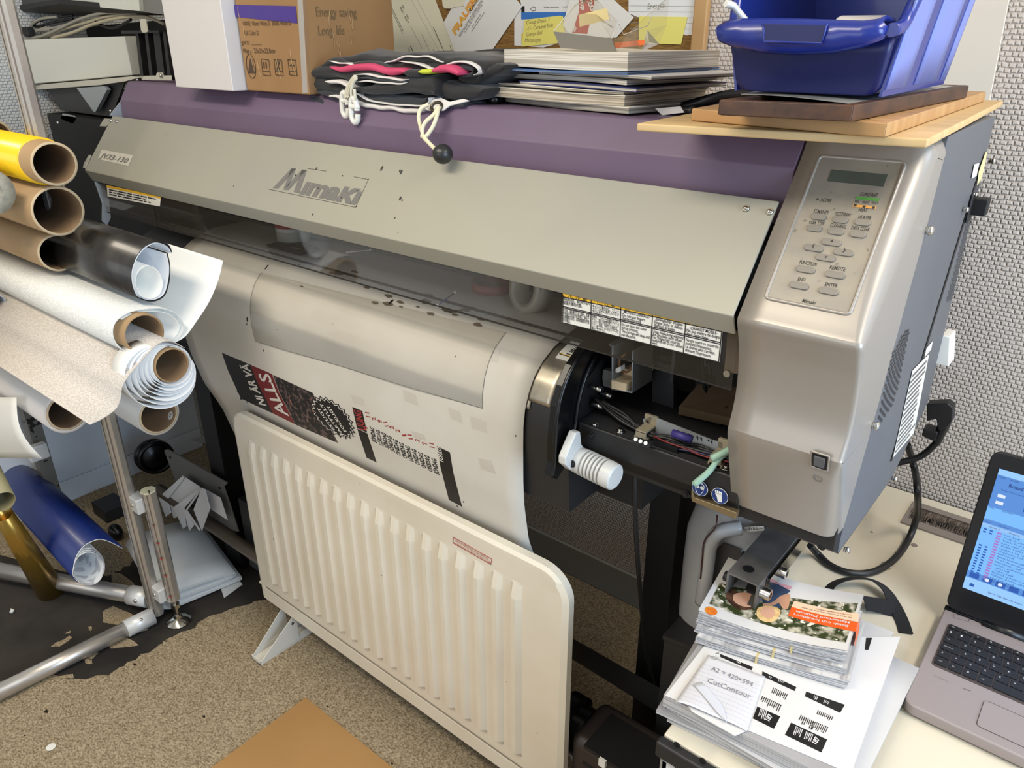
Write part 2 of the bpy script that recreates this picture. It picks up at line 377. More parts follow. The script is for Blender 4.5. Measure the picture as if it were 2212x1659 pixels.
# clear pane under the cover
b = MB(); b.ext([(.846, 1.192), (.846, 1.112), (.8475, 1.112), (.8475, 1.192)], -2.02, XG - .004); PANE = obj('front_window', b, 'smoked_pane', PR)
b = MB(); b.box(-2.02, XG - .004, .8455, .848, 1.1105, 1.1122); obj('window_edge', b, mat('pane_edge', (40, 36, 32), .4), PANE)
WP = ply(.8455)
q = [(1217, 622), (1563, 697), (1555, 782), (1214, 697)]
b = MB(); b.mark(WP, q, .0006)
b.mi = 1; k = lambda x, y: (1050 + x / 3.607, 620 + y / 3.607)
b.mark(WP, [(1217, 622), (1563, 697), k(1840, 345), k(600, 73)], .0009)
LB = obj('caution_label', b, ['label_white', 'label_yellow'], PANE)
b = MB(); b.mark(WP, [(231, 400), (348, 423), (346, 446), (233, 424)], .0006); b.mi = 1; b.mark(WP, [(231, 400), (348, 423), (348, 429), (231, 405)], .0009); obj('caution_label', b, ['label_white', 'label_yellow'], PANE)
b = MB()
def ln(p, q_, w_=.0007):
    A = WP.uv(*k(*p)); B = WP.uv(*k(*q_)); d = (B - A).normalized(); d = V((-d[1], d[0])) * w_; b.poly([WP.at(*(A + d), .001), WP.at(*(B + d), .001), WP.at(*(B - d), .001), WP.at(*(A - d), .001)])
for t in ((598, 158, 1832, 445), (597, 148, 1833, 432), (600, 74, 1840, 346), (598, 275, 1815, 583), (1815, 583, 1838, 346), (598, 275, 604, 60)): ln(t[:2], t[2:])
for x0, y0, x1, y1 in ((822, 90, 818, 330), (1053, 140, 1046, 390), (1301, 195, 1286, 450), (1560, 250, 1540, 512)): ln((x0, y0), (x1, y1))
for t, x0, y0, x1, y1 in (('-MOVING CARRIAGE-', 1070, 199, 1278, 245), ('Do not put fingers', 1066, 226, 1240, 266), ('inside this area', 1066, 250, 1210, 283),
    ('-Beweglicher Wagen-', 1318, 256, 1537, 305), ('Finger nicht in diesen', 1315, 281, 1533, 331), ('Bereich bringen.', 1315, 306, 1478, 344),
    ('-CHARIOT MOBILE-', 1588, 327, 1805, 370), ('Ne pas mettre de doigts', 1565, 346, 1822, 402), ('dans cette zone.', 1563, 370, 1738, 410),
    ('Do not open this cover', 1058, 297, 1253, 341), ('during printing.', 1058, 322, 1188, 353), ('The carriage will stop and', 1057, 349, 1275, 402), ('ruin the print.', 1057, 377, 1168, 403),
    ('Diese Abdeckung während', 1299, 352, 1540, 407), ('des Druckens nicht öffnen.', 1298, 374, 1532, 430), ('Der Wagen hält sonst an,', 1297, 397, 1515, 449), ('wodurch der Druck ruiniert', 1296, 419, 1537, 477), ('wird.', 1295, 442, 1336, 452),
    ('Ne pas ouvrir ce couvercle', 1560, 418, 1813, 477), ("pendant l'impression.", 1558, 444, 1760, 494), ("Le chariot peut s'arrêter,", 1556, 470, 1787, 526), ("abîmant l'impression.", 1553, 497, 1755, 549),
    ('滚轮转动时，请勿将手插入', 607, 103, 812, 140), ('前盖外盖的内部。', 607, 130, 752, 160), ('キャリッジ動作中は、フロント', 832, 158, 1040, 203), ('カバーの中に指を入れない', 832, 182, 1038, 226), ('でください。', 832, 204, 912, 220),
    ('打印时，请不要打开这个盖子。如果', 603, 190, 808, 234), ('打开盖子打印动作就会停止。停止之', 603, 215, 806, 260), ('后再重新打印时，请将数据再次计算', 603, 240, 806, 286), ('机中输出。', 603, 265, 660, 279),
    ('作図中、このカバーを開けないでく', 826, 240, 1038, 288), ('ださい。途中で作図が終了してしま', 826, 265, 1037, 312), ('います。再度、作図する場合は、', 825, 290, 1030, 337), ('もう一度コンピュータからデータを', 825, 313, 1036, 362), ('送信してください。', 824, 335, 935, 360),
    ('⚠ 注 意', 640, 78, 790, 112), ('⚠ 注 意', 868, 124, 1010, 156), ('⚠ CAUTION', 1085, 166, 1275, 208), ('⚠ ACHTUNG', 1320, 222, 1545, 270), ('⚠ ATTENTION', 1575, 280, 1835, 336)):
    b.text(WP, t, k(x0, y0), k(x1, y1), .0042, z=.0012, bold=.008)
b.lines(WP, [(236, 407), (344, 429), (343, 443), (237, 422)], 3, z=.0011)
obj('lettering', b, 'ink_text', LB)
# purple top cover
b = MB(); b.ext([(.950, 1.30), (.953, 1.369), (.981, ZT - .002), (.986, ZT), (1.32, ZT), (1.32, ZT - .02), (1.0, ZT - .02), (.97, 1.30)], -2.055, XG - .003)
obj('top_cover', b, 'purple', PR, bevel=.002)
b = MB(); b.pxprism(plx(-2.056), [(262, 218), (267, 255), (238, 249)], -.004, 0); obj('end_bracket', b, 'galv', PR)
# body behind the covers, hollow where the window looks in
b = MB(); b.box(-2.06, XG, 1.30, 1.325, .80, 1.39); b.box(-2.06, XG, 1.0, 1.3, 1.365, 1.385); b.box(-2.06, -2.045, .99, 1.3, 1.03, 1.38); b.box(-2.03, XG - .02, 1.17, 1.21, 1.21, 1.28)
b.box(-.62, XG - .01, 1.18, 1.3, .86, 1.03); b.box(XG - .002, XG + .004, 1.0, 1.3, 1.03, 1.36)
obj('chassis', b, 'black_metal', PR)
b = MB(); b.box(-2.04, -.64, .98, 1.30, 1.02, 1.060); b.box(-2.02, -.66, 1.115, 1.135, 1.06, 1.075); PLT = obj('platen', b, 'black_metal', PR)
HP = [(1.02, 1.0615), (.98, 1.057), (.942, 1.046), (.912, 1.030), (.893, 1.012), (.880, .990), (.871, .965), (.867, .935), (.8665, .90), (.87, .86), (.875, .80)]
b = MB(); pr = [(y + .006, z - .003) for y, z in HP]; b.ext(pr + [(1.02, .80), (1.02, 1.05)], -2.03, -.602); obj('front_heater', b, 'black_metal', PR, angle=35)
HT = PR.children[-1]
def prof(sv):   # heater profile by arc length -> point, outward normal (y, z)
    s0 = 0
    for (a, c), (d, e) in zip(HP, HP[1:]):
        l = math.hypot(d - a, e - c)
        if sv <= s0 + l or (d, e) == HP[-1]:
            t = (sv - s0) / l; return (a + (d - a) * t, c + (e - c) * t, (e - c) / l, -(d - a) / l)
        s0 += l
def onheat(x, sv, off):
    y, z, ny, nz = prof(sv); return V((x, y + .006 + ny * off, z - .003 + nz * off))
b = MB(); b.sm = True
b.grid(lambda a, c: onheat(-.700 + a * .054, .012 + c * .165, .0012), 6, 24, .001); b.grid(lambda a, c: onheat(-.646 + a * .018, .012 + c * .06, .0012), 3, 16, .001)
b.grid(lambda a, c: onheat(-.700 + a * .016, .177 + c * .014, .0012), 2, 3, .001); obj('media_clip_plate', b, 'steel_worn', HT)
b = MB(); b.grid(lambda a, c: onheat(-.675 + a * .036, .050 + c * .046, .0032), 6, 6, .0008); HW = obj('hot_surface_sign', b, 'label_white', HT)
b = MB(); tri = lambda u, v: onheat(-.675 + u * .036, .050 + (1 - v) * .046, .0044)
b.poly([tri(.05, .2), tri(.75, .2), tri(.75, .95)]); b.mi = 1
for i in range(3): b.poly([tri(.42 + .1 * i, .38), tri(.46 + .1 * i, .38), tri(.5 + .1 * i, .52), tri(.45 + .1 * i, .62), tri(.42 + .1 * i, .5)])
b.poly([tri(.36, .28), tri(.7, .28), tri(.7, .32), tri(.36, .32)])
for p, q in (((.05, .2), (.75, .2)), ((.75, .2), (.75, .95)), ((.75, .95), (.05, .2))):
    b.tube([tri(*p), tri(*q)], .0006, 5)
obj('hot_symbol', b, ['label_yellow', 'ink_text'], HW)
# curved black end plate of the heater, with rim
b = MB(); E = [(1290, 722), (1262, 752), (1236, 790), (1216, 835), (1204, 880), (1197, 940), (1195, 1000), (1190, 1030), (1203, 1036), (1222, 1005), (1232, 935), (1239, 925), (1247, 870), (1262, 815), (1285, 765), (1330, 725), (1340, 690)]
ep = plx(-.596); b.prism(ep, [tuple(ep.uv(*p)) for p in E], -.012, .0)
for n0, n1 in ((0, 8), (10, 15)): b.tube([ep.px(*p, h=.002) for p in E[n0:n1]], .0035, 8, sub=3)
b.box(-.609, -.603, .905, 1.16, .80, 1.07)
obj('end_plate', b, 'gloss_black', PR)
for p in ((1301, 843), (1322, 857), (1303, 880), (1336, 914), (1346, 821), (1338, 802)): b = MB(); q = at(*p, 'x', -.575); b.cyl(q - V((.02, 0, 0)), q, .0045, n=10); obj('bolt', b, 'screw_steel', PR)
# interior of the right-hand bay
b = MB(); b.box(-.60, XG + .01, .892, 1.10, .955, .962); b.box(-.60, XR - .01, 1.15, 1.17, .90, 1.06); TR = obj('service_tray', b, 'dark_metal', PR)
b = MB(); b.hexa([at(1465, 895, 'z', .968), at(1640, 935, 'z', .968), at(1508, 845, 'z', .99), at(1640, 860, 'z', .99)] + [p + V((0, 0, .014)) for p in (at(1465, 895, 'z', .968), at(1640, 935, 'z', .968), at(1508, 845, 'z', .99), at(1640, 860, 'z', .99))])
obj('dusty_cover', b, 'dust_board', TR)
fy = .93; tp = ply(fy)
b = MB(); b.pxprism(tp, [(1390, 905), (1410, 898), (1540, 950), (1562, 955), (1562, 1000), (1400, 945)], 0, .002); FL = obj('cable_fence', b, 'galv', TR)
b = MB(); r = random.Random(5)
for i in range(9):
    t = r.random(); x = 1395 + 150 * t; y = 905 + 47 * t
    b.mark(tp, [(x, y), (x + 4, y + 1.5), (x + 3, y + 4 + 7 * r.random()), (x + 1, y + 4)], .003)
obj('ink_drips', b, 'black', FL)
mat('clip_beige', (150, 140, 118), .6)
for px in ((1395, 925), (1556, 978)):
    p = at(*px, 'y', .915); b = MB(); b.box(p.x - .011, p.x + .011, .900, .934, .962, .968); b.box(p.x - .011, p.x + .011, .928, .934, .962, .993); b.box(p.x - .009, p.x + .009, .900, .904, .962, .978); b.box(p.x - .009, p.x + .009, .900, .928, .975, .979)
    obj('cable_clip', b, 'clip_beige', TR, bevel=.001)
for i, (m_, cnt) in enumerate((('cable_black', 6), ('wire_red', 6), ('wire_blue', 4))):
    if m_ == 'wire_red': mat('wire_red', (120, 34, 32), .5)
    if m_ == 'wire_blue': mat('wire_blue', (48, 50, 84), .5)
    b = MB(); r = random.Random(i)
    for j in range(cnt):
        o = lambda a: V((r.uniform(-a, a), r.uniform(-a, a), r.uniform(0, a)))
        ps = [V((-.595, .925, .985)) + o(.012), V((-.54, .918, .976)) + o(.008), V((-.49, .914, .968)) + o(.006), V((-.45, .910, .966)) + o(.010), V((-.40, .914, .966)) + o(.010), V((-.34, .916, .968)) + o(.006)]
        b.tube(ps[(2 if m_ != 'cable_black' else 0):], .0026 if m_ == 'cable_black' else .0013, 6, sub=5)
    obj('wire_bundle', b, m_, TR)
b = MB()
for px in ((1375, 950), (1385, 952), (1395, 955), (1402, 958)): p = at(*px, 'z', .975); b.cyl(p, p + V((.004, -.012, .004)), .0045, .004, 8)
b.box(-.47, -.43, .90, .925, .962, .972); obj('wire_plugs', b, 'black', TR)
b = MB()
for px in ((1378, 945), (1388, 949), (1399, 953)): p = at(*px, 'z', .978) + V((.004, -.013, .004)); b.cyl(p, p + V((.001, -.002, .001)), .003, n=8)
obj('plug_contacts', b, 'label_white', TR)
b = MB(); q = at(1452, 935, 'z', .99); b.cyl(q, q + V((.03, .004, -.002)), .006, n=8); obj('blue_connector', b, mat('conn_blue', (56, 48, 120), .5), TR)
for px in ((1284, 922), (1340, 933), (1568, 1013)):
    b = MB(); q = at(*px, 'z', .9625); b.cyl(q, q + V((0, 0, .002)), .007, n=14); b.cyl(q + V((0, 0, .002)), q + V((0, 0, .006)), .0045, n=6); obj('screw', b, 'screw_steel', TR)
# u-shaped bracket hanging from the carriage rail
yb = .95; bp_ = ply(yb)
b = MB(); L0 = [(1323, 740), (1327, 740), (1326, 845), (1323, 845)]
b.pxprism(bp_, [(1315, 742), (1326, 747), (1325, 840), (1322, 840), (1322, 750), (1315, 746)], -.06, 0); b.pxprism(bp_, [(1366, 758), (1369, 757), (1366, 847), (1364, 847)], -.06, 0); b.pxprism(bp_, [(1322, 838), (1366, 846), (1366, 849), (1322, 841)], -.06, 0)
b.pxprism(bp_, [(1300, 800), (1322, 805), (1321, 842), (1300, 835), (1298, 818)], -.05, -.004)
BK = obj('sensor_bracket', b, 'grey_sheet', PR)
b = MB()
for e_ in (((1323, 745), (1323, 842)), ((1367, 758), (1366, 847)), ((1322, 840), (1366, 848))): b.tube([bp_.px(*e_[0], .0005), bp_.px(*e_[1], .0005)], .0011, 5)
obj('bracket_edge_light', b, 'galv', BK)  # pale strips added as lit edges along the bracket
b = MB(); b.pxprism(bp_, [(1323, 820), (1356, 828), (1355, 844), (1323, 838)], -.055, .003); b.pxprism(bp_, [(1324, 808), (1362, 818), (1362, 830), (1324, 821)], -.07, -.03); obj('foam_block', b, 'tan_block', BK)
b = MB(); b.pxprism(bp_, [(1332, 795), (1343, 790), (1344, 800), (1338, 804), (1332, 803)], -.01, .004); obj('white_plug', b, 'label_white', BK, bevel=.001)
b = MB(); b.tube([bp_.px(1337, 798, -.003), bp_.px(1336, 778, -.004), bp_.px(1345, 768, -.01)], .002, 6, sub=4); b.tube([bp_.px(1341, 802, -.003), bp_.px(1350, 806, -.006), bp_.px(1360, 795, -.01), bp_.px(1362, 780, -.02)], .0018, 6, sub=4); obj('cable', b, mat('cable_brown', (120, 84, 50), .5), BK)
b = MB(); b.box(-.502, -.497, 1.0, 1.19, 1.02, 1.30); b.pxprism(ply(1.03), [(1410, 780), (1455, 790), (1455, 880), (1435, 910), (1408, 900)], -.01, 0); obj('divider_plate', b, 'dark_metal', PR)
b = MB(); b.pxprism(ply(1.1), [(1425, 690), (1580, 720), (1580, 790), (1425, 760)], -.02, 0); CR = obj('carriage_side', b, 'dark_metal', PR)
b = MB(); cp = ply(1.1); b.pxprism(cp, [(1427, 766), (1460, 770), (1470, 780), (1450, 784), (1428, 776)], 0, .004); b.pxprism(cp, [(1520, 775), (1531, 777), (1530, 790), (1519, 788)], 0, .002); obj('carriage_tag', b, 'grey_sheet', CR)
b = MB(); b.tube([at(1515, 770, 'y', 1.08), at(1522, 830, 'y', 1.06), at(1535, 890, 'y', 1.03), at(1555, 917, 'y', 1.02), at(1566, 900, 'y', 1.05)], .0035, 8, sub=6)
b.tube([at(1530, 780, 'y', 1.09), at(1540, 845, 'y', 1.08), at(1560, 870, 'y', 1.06), at(1585, 880, 'y', 1.05)], .0045, 8, sub=6); b.box(*sum(([p - .012, p + .012] for p in at(1524, 830, 'y', 1.07)), [])); obj('cable', b, 'cable_black', PR)
b = MB(); b.pxprism(ply(.93), [(1571, 712), (1600, 716), (1600, 800), (1592, 808), (1563, 803), (1568, 760)], -.002, 0); SP = obj('side_plate', b, 'dust_board' if 0 else mat('plate_tan', (136, 118, 96), .6), PR, bevel=.0008)
b = MB(); q = ply(.93).px(1572, 807 - 1, .001); b.cyl(q, q + V((0, -.003, 0)), .005, n=14); obj('screw', b, 'screw_steel', SP)
# front rail and lower skirt
b = MB(); b.ext([(.883, .966), (.886, .968), (.892, .962), (.892, .932), (.905, .93), (.905, .90), (.883, .93)], -.592, XG + .01); b.box(-.592, XG + .01, .905, .912, .893, .94)
b.ext([(.896, .948), (.90, .90), (.93, .878), (1.16, .875), (1.16, .94), (.90, .95)], -.40, XR - .002)
RL = obj('base_rail', b, 'black_metal', PR, bevel=.0015)
b = MB(); b.box(-1.95, -.515, .965, 1.05, .795, .90); b.box(-1.95, -1.87, .95, 1.15, .0, .80); b.box(-.575, -.515, 1.11, 1.19, .08, .80); b.box(-.60, -.49, .75, 1.42, .0, .075); b.box(-1.97, -1.85, 1.0, 1.42, .0, .075)
obj('stand', b, 'black', PR)
rp = ply(.8985)
mat('sign_blue', (28, 52, 112), .5)
for t, px in (('goggles', (1513, 1053)), ('glove', (1556, 1070))):
    b = MB(); rp2 = Pl((0, .8825, .94), (1, 0, 0), (0, .0, 1)); u, v = rp2.uv(*px)
    b.mi = 1; b.disc(rp2, u, v, .0125, .002); b.mi = 0; b.disc(rp2, u, v, .0117, .0024); b.mi = 1
    if t == 'goggles':
        b.disc(rp2, u - .003, v + .002, .0028, .003); b.disc(rp2, u + .0035, v + .002, .0028, .003)
        b.tube([rp2.at(u + x * .0075, v - .001 + y * .009, .003) for x, y in ((-.9, .5), (-.75, -.2), (-.4, -.85), (0, -1), (.4, -.85), (.75, -.2), (.9, .5))], .0004, 5, sub=3)
        b.poly([rp2.at(u + x, v + y, .003) for x, y in ((-.002, .0095), (.003, .010), (.007, .006), (.0075, .003), (.006, .005), (.003, .0075), (-.002, .0085))])
    else:
        b.poly([rp2.at(u + x, v + y, .003) for x, y in ((-.001, -.0095), (.005, -.008), (.0035, .0), (.003, .003), (.001, .004), (-.003, .004), (-.006, .005), (-.0065, .001), (-.004, -.001))])
        for i in range(4): b.tube([rp2.at(u - .0055 + i * .0026, v + .003, .003), rp2.at(u - .0065 + i * .0026, v + .0075, .003)], .0009, 6)
    obj(t + '_sign', b, ['sign_blue', 'label_white'], RL)
b = MB(); lp_ = ply(.8815); b.pxprism(lp_, [(1493, 1072), (1500, 1075), (1592, 1108), (1588, 1122), (1494, 1083)], -.01, .0); b.pxprism(lp_, [(1493, 1060), (1497, 1061), (1498, 1078), (1493, 1076)], -.003, 0); obj('latch_bracket', b, mat('brass_plate', (140, 122, 92), .4, metal=.6), RL, bevel=.0008)
for px, pl in (((1776, 1178), Pl((0, .905, .9), (1, 0, 0), (0, 0, 1))), ((1482, 1066), ply(.9)), ((1277, 940), ply(.883))):
    b = MB(); q = pl.px(*px); b.cyl(q, q + pl.n * .003, .006, n=14); b.cyl(q + pl.n * .003, q + pl.n * .0055, .004, n=10); obj('screw', b, 'black', RL)
# control unit: silver shell
P_ = smooth_path([(0, y, z) for y, z in ((1.028, ZT), (.992, ZT), (.978, ZT - .004), (.96, 1.3785), (.90, 1.3035), (.84, 1.227), (.8285, 1.211), (.834, 1.196), (.846, 1.166), (.853, 1.125), (.852, 1.092), (.844, 1.063), (.843, 1.058), (.8475, 1.04), (.868, .985), (.882, .947), (.891, .922))], 4)
bd = [(1.412, 1.029), (1.304, 1.013), (1.064, .957), (.913, .914), (.88, .90)]
def byz(z):
    for (a, c), (d, e) in zip(bd, bd[1:]):
        if z >= d: return c + (e - c) * (a - z) / (a - d)
    return bd[-1][1]
b = MB(); b.sm = True; n = len(P_); rows = []; NR = []
def lerp(z, T):
    for (a, c), (d, e) in zip(T, T[1:]):
        if z >= d: return c + (e - c) * (a - z) / (a - d) if a != d else c
    return T[-1][1]
RT = [(2, .024), (1.30, .024), (1.235, .016), (1.205, .007), (1.09, .006), (1.055, .007), (1.02, .018), (.9, .022), (.0, .022)]
for i in range(n):
    d = (P_[min(i + 1, n - 1)] - P_[max(i - 1, 0)]).normalized(); NR.append(V((0, d.z, -d.y)))
NR = [sum((NR[min(max(i + k_, 0), n - 1)] * (7 - abs(k_)) for k_ in range(-6, 7)), V((0, 0, 0))).normalized() for i in range(n)]
ze = 9
for i, p in enumerate(P_):
    nn = NR[i]; rr = lerp(p.z, RT)
    row = [V((XG, p.y + .02, p.z - (.02 if i < 4 else 0))), V((XG, p.y, p.z)), V((XG + .03, p.y, p.z)), V((XR - .05, p.y, p.z))]
    for k_ in range(0, 10):
        a = PI / 2 * k_ / 9; row.append(p - nn * rr * (1 - math.cos(a)) + V((XR - rr + rr * math.sin(a) - p.x, 0, 0)))
    e = row[-1]; ze = min(ze - .0008, e.z); row.append(V((XR, max(byz(min(ze, 1.412)), e.y + .001), ze))); rows.append(row)
b.loft(rows, False, False)
SH = obj('control_unit', b, 'silver', PR, smooth='keep')
b = MB(); b.mark(plx(XG - .004), [(1745, 290), (1690, 443), (1594, 690), (1597, 748), (1602, 748), (1600, 690), (1700, 443), (1752, 290)], 0); obj('gap_shadow_strip', b, 'black', PR) if 0 else b.b.free()
# panel
kp = lambda x, y: (1580 + x / 3.456, 280 + y / 3.456)
b = MB(); co = [FP.uv(*kp(*p)) for p in ((660, 200), (1303, 250), (882, 1383), (252, 1258))]
def rquad(c, rad, n=6):
    out = []
    for i in range(4):
        p, q, s = c[i - 1], c[i], c[(i + 1) % 4]; A = q + (p - q).normalized() * rad; B = q + (s - q).normalized() * rad
        for j in range(n + 1): t = j / n; out.append((1 - t) ** 2 * A + 2 * t * (1 - t) * q + t * t * B)
    return out
rq = rquad(co, .006)
b.tube([FP.at(*p, .0006) for p in rq], .0022, 10, closed=True); obj('panel_rim', b, 'silver', SH)
b = MB(); b.prism(FP, [tuple(p) for p in rq], -.001, .0010); CP = obj('key_panel', b, mat('panel_grey', (140, 134, 124), .45, metal=.2, c2=(150, 143, 128), scale=30, spots=((120, 112, 100), 150, .7)), SH)
b = MB(); b.pxprism(FP, [kp(*p) for p in ((750, 303), (1168, 340), (1135, 430), (718, 388))], .001, .0016); obj('display', b, mat('lcd', (70, 76, 70), .2, c2=(78, 84, 76), scale=40), CP)
b = MB(); b.mark(FP, [kp(*p) for p in ((930, 502), (1107, 518), (1100, 540), (925, 524))], .0014); obj('green_strip', b, mat('led_green', (86, 150, 70), .4), CP)
b = MB(); b.mark(FP, [kp(*p) for p in ((912, 560), (1085, 578), (1078, 597), (903, 580))], .0014); b.mi = 1
for p in ((925, 570), (992, 580), (1062, 587)): b.disc(FP, *FP.uv(*kp(*p)), .0016, .0017)
b.disc(FP, *FP.uv(*kp(645, 524)), .0013, .0017); obj('heat_lights', b, [mat('led_orange', (222, 160, 82), .4), 'print_dark'], CP)
for x, y, hw in ((652, 657, 58), (813, 680, 59), (980, 699, 61), (620, 743, 58), (780, 767, 60), (947, 788, 61), (748, 848, 75), (615, 890, 74), (838, 923, 77), (705, 963, 75), (555, 1050, 73), (775, 1090, 76), (507, 1170, 73), (726, 1211, 77)):
    A = FP.uv(*kp(x - hw, y - hw * .11)); B = FP.uv(*kp(x + hw, y + hw * .11)); c = (A + B) / 2; L = (B - A).length / 2; hh = .0041; pts = []
    for i in range(24): a = 2 * PI * i / 24; pts.append((c[0] + (L - hh) * (1 if math.cos(a) > 0 else -1) + hh * math.cos(a), c[1] + hh * math.sin(a)))
    b = MB(); b.prism(FP, pts, .001, .0032); obj('button', b, mat('button_grey', (128, 122, 112), .5), CP, bevel=.0008)
b = MB()
for t, x0, y0, x1, y1 in (('ST.MAINTE', 612, 622, 720, 637), ('TEST/DRAW', 768, 642, 888, 655), ('HEATER', 945, 668, 1042, 678), ('USER TYPE', 578, 705, 690, 718), ('CLEANING', 735, 728, 853, 742), ('DATA CLEAR', 893, 748, 1028, 764), ('FUNCTION', 507, 1003, 632, 1025), ('REMOTE', 732, 1042, 848, 1062), ('END', 495, 1130, 550, 1137), ('ENTER', 696, 1170, 790, 1184), ('CONSTANT', 960, 498, 1090, 508), ('HEAT', 948, 612, 1012, 618), ('PRE', 920, 548, 952, 551), ('PRINT', 978, 553, 1028, 557), ('POST', 1048, 558, 1095, 562), ('ACTIVE', 663, 540, 742, 548), ('Mimaki', 525, 1292, 628, 1310)):
    b.text(FP, t, kp(x0, y0), kp(x1, y1), (.0028 if t in ('PRE', 'PRINT', 'POST') else .0045), z=.0013, bold=.01, shear=.25 if t == 'Mimaki' else .0)
for t, x, y in (('▴', 738, 857), ('‹', 600, 893), ('›', 830, 926), ('v', 697, 968)): b.text(FP, t, kp(x, y), kp(x + 20, y + 3), z=.0036)
obj('lettering', b, 'print_dark', CP)
# power switch on the lower front
lpn = Pl((XG, .868, .985), (1, 0, 0), (0, -.0205, .055)); 
sq = [(1753, 973), (1792, 985), (1788, 1017), (1752, 1005)]; sc4 = [lpn.uv(*p) for p in sq]; sm4 = sum(sc4, V((0, 0))) / 4
b = MB(); b.tube([lpn.at(*p, .001) for p in rquad(sc4, .002, 3)], .0012, 8, closed=True); PB = obj('power_switch', b, 'silver', SH)
b = MB(); b.prism(lpn, [tuple(p) for p in sc4], .0, .0014); obj('switch_well', b, 'black', PB)
b = MB(); b.prism(lpn, [tuple(sm4 + (p - sm4) * .62) for p in sc4], .001, .0035); obj('switch_key', b, 'side_grey', PB, bevel=.0006)
b = MB(); u, v = lpn.uv(1767, 1033); b.tube([lpn.at(u + .005 * math.sin(a * PI / 180), v + .005 * math.cos(a * PI / 180), .0008) for a in range(40, 330, 15)], .0004, 5); b.tube([lpn.at(u, v + .001, .0008), lpn.at(u, v + .006, .0008)], .0004, 5); obj('power_symbol', b, 'print_grey', SH)
# side panel
sp = plx(XR); SO = [(2052, 294), (2000, 497), (1885, 918), (1818, 1165), (1812, 1196), (1927, 1034), (2005, 870), (2152, 250)]
b = MB(); b.prism(sp, [tuple(sp.uv(*p)) for p in SO], -.03, -.0005); b.hexa([V((XG + .01, 1.0, .9)), V((XR - .03, 1.0, .9)), V((XG + .01, 1.30, .9)), V((XR - .03, 1.30, .9)), V((XG + .01, 1.0, 1.40)), V((XR - .03, 1.0, 1.40)), V((XG + .01, 1.30, 1.40)), V((XR - .03, 1.30, 1.40))])
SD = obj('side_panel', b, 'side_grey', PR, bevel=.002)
b = MB(); b.mark(sp, [(2108, 390), (2111, 390), (1926, 996), (1923, 996)], .0006); obj('seam', b, 'black', SD)
b = MB()
def dots(q, nu, nv, r, keep=lambda a, c: True, stag=True):
    c = [sp.uv(*p) for p in q]
    for i in range(nu):
        for j in range(nv):
            a = (i + (.5 if stag and j % 2 else 0)) / nu; d = j / (nv - 1)
            if keep(a, d): p = (c[0] * (1 - a) + c[1] * a) * (1 - d) + (c[3] * (1 - a) + c[2] * a) * d; b.disc(sp, p[0], p[1], r, .0007, n=8)
dots([(2108, 402), (2125, 398), (2062, 640), (2045, 650)], 4, 36, .0026, stag=True)
obj('vent_holes', b, 'black', SD); b = MB()
dots([(1936, 725), (1966, 712), (1936, 860), (1893, 925)], 6, 24, .0027, lambda a, d: a > .5 - d * 3 and a < 1.7 - d * .9)
obj('vent_holes', b, 'black', SD)
b = MB(); b.mark(sp, [(1970, 800), (2006, 764), (1973, 935), (1928, 988)], .0008); LBL = obj('rating_label', b, 'label_white', SD); b = MB(); b.mark(sp, [(2000, 752), (2014, 736), (2010, 755), (1996, 772)], .0008); obj('small_label', b, 'label_white', SD)
b = MB(); b.mark(sp, [(2103, 355), (2114, 352), (2108, 380), (2097, 386)], .0009); obj('code_label', b, 'label_white', SD)
b = MB(); b.lines(sp, [(1969, 808), (2003, 772), (1973, 930), (1931, 982)], 15, .5, .0012, .25, 3); obj('lettering', b, 'print_grey', LBL)
b = MB(); b.mark(sp, [(2126, 330), (2131, 326), (2126, 352), (2118, 386), (2108, 401), (2112, 370)], .0014); obj('tape_strip', b, mat('tape_cream', (214, 202, 150), .6), SD)
b = MB(); q = sp.px(2094, 446); b.box(q.x, q.x + .004, q.y - .012, q.y + .012, q.z - .022, q.z + .018); b.box(q.x, q.x + .022, q.y + .0, q.y + .022, q.z - .012, q.z + .012); obj('cable_holder', b, 'black', SD, bevel=.002)
for p, r in (((2000, 497), .006), ((1885, 918), .006), ((1927, 1033), .005), ((1823, 1186), .005), ((2138, 347), .005), ((2080, 452), .004), ((2100, 420), .003)):
    b = MB(); q = sp.px(*p); b.cyl(q, q + V((.004, 0, 0)), r * .7, n=12); b.sphere(q + V((.005, 0, 0)), r, (.7, 1, 1)); obj('screw', b, 'screw_steel', SD)
b = MB(); q = at(2044, 748, 'y', 1.335); b.hexa([q + V((dx, dy, dz)) for dz in (-.03, .02) for dy in (-.01, .03) for dx in (-.01, .012 - (dz > 0) * .008)]); obj('side_clip', b, 'label_white', SD, bevel=.002)
# white release lever on the heater end
b = MB(); hx = -.585; q0 = at(1237, 1000, 'x', hx)
lv = plx(hx); b.prism(lv, [tuple(lv.uv(*p)) for p in ((1231, 930), (1240, 927), (1243, 955), (1255, 968), (1262, 990), (1250, 1020), (1222, 1012), (1208, 1000), (1208, 985), (1216, 965))], -.002, .012)
LV = obj('release_lever', b, mat('lever_white', (204, 204, 200), .4), PR, bevel=.002)
q = lv.px(1238, 988, .004); ax = V((1, -.06, -.04)).normalized(); prf = [(0, 0), (.0205, 0), (.0215, .02)]
for i in range(6): t = .022 + i * .0068; prf += [(.0165, t), (.0165, t + .0026), (.0215, t + .0028), (.0215, t + .0062)]
prf += [(.0215, .068), (.0205, .076), (.018, .078), (0, .078)]
b = MB(); b.lathe(q, ax, prf, 32); obj('lever_knob', b, 'lever_white', LV, angle=35)
b = MB(); b.cyl(q + ax * .011 + V((-.001, -.0222, .004)), q + ax * .011 + V((-.001, -.016, .003)), .0055, n=16); obj('knob_hole', b, 'black', LV)
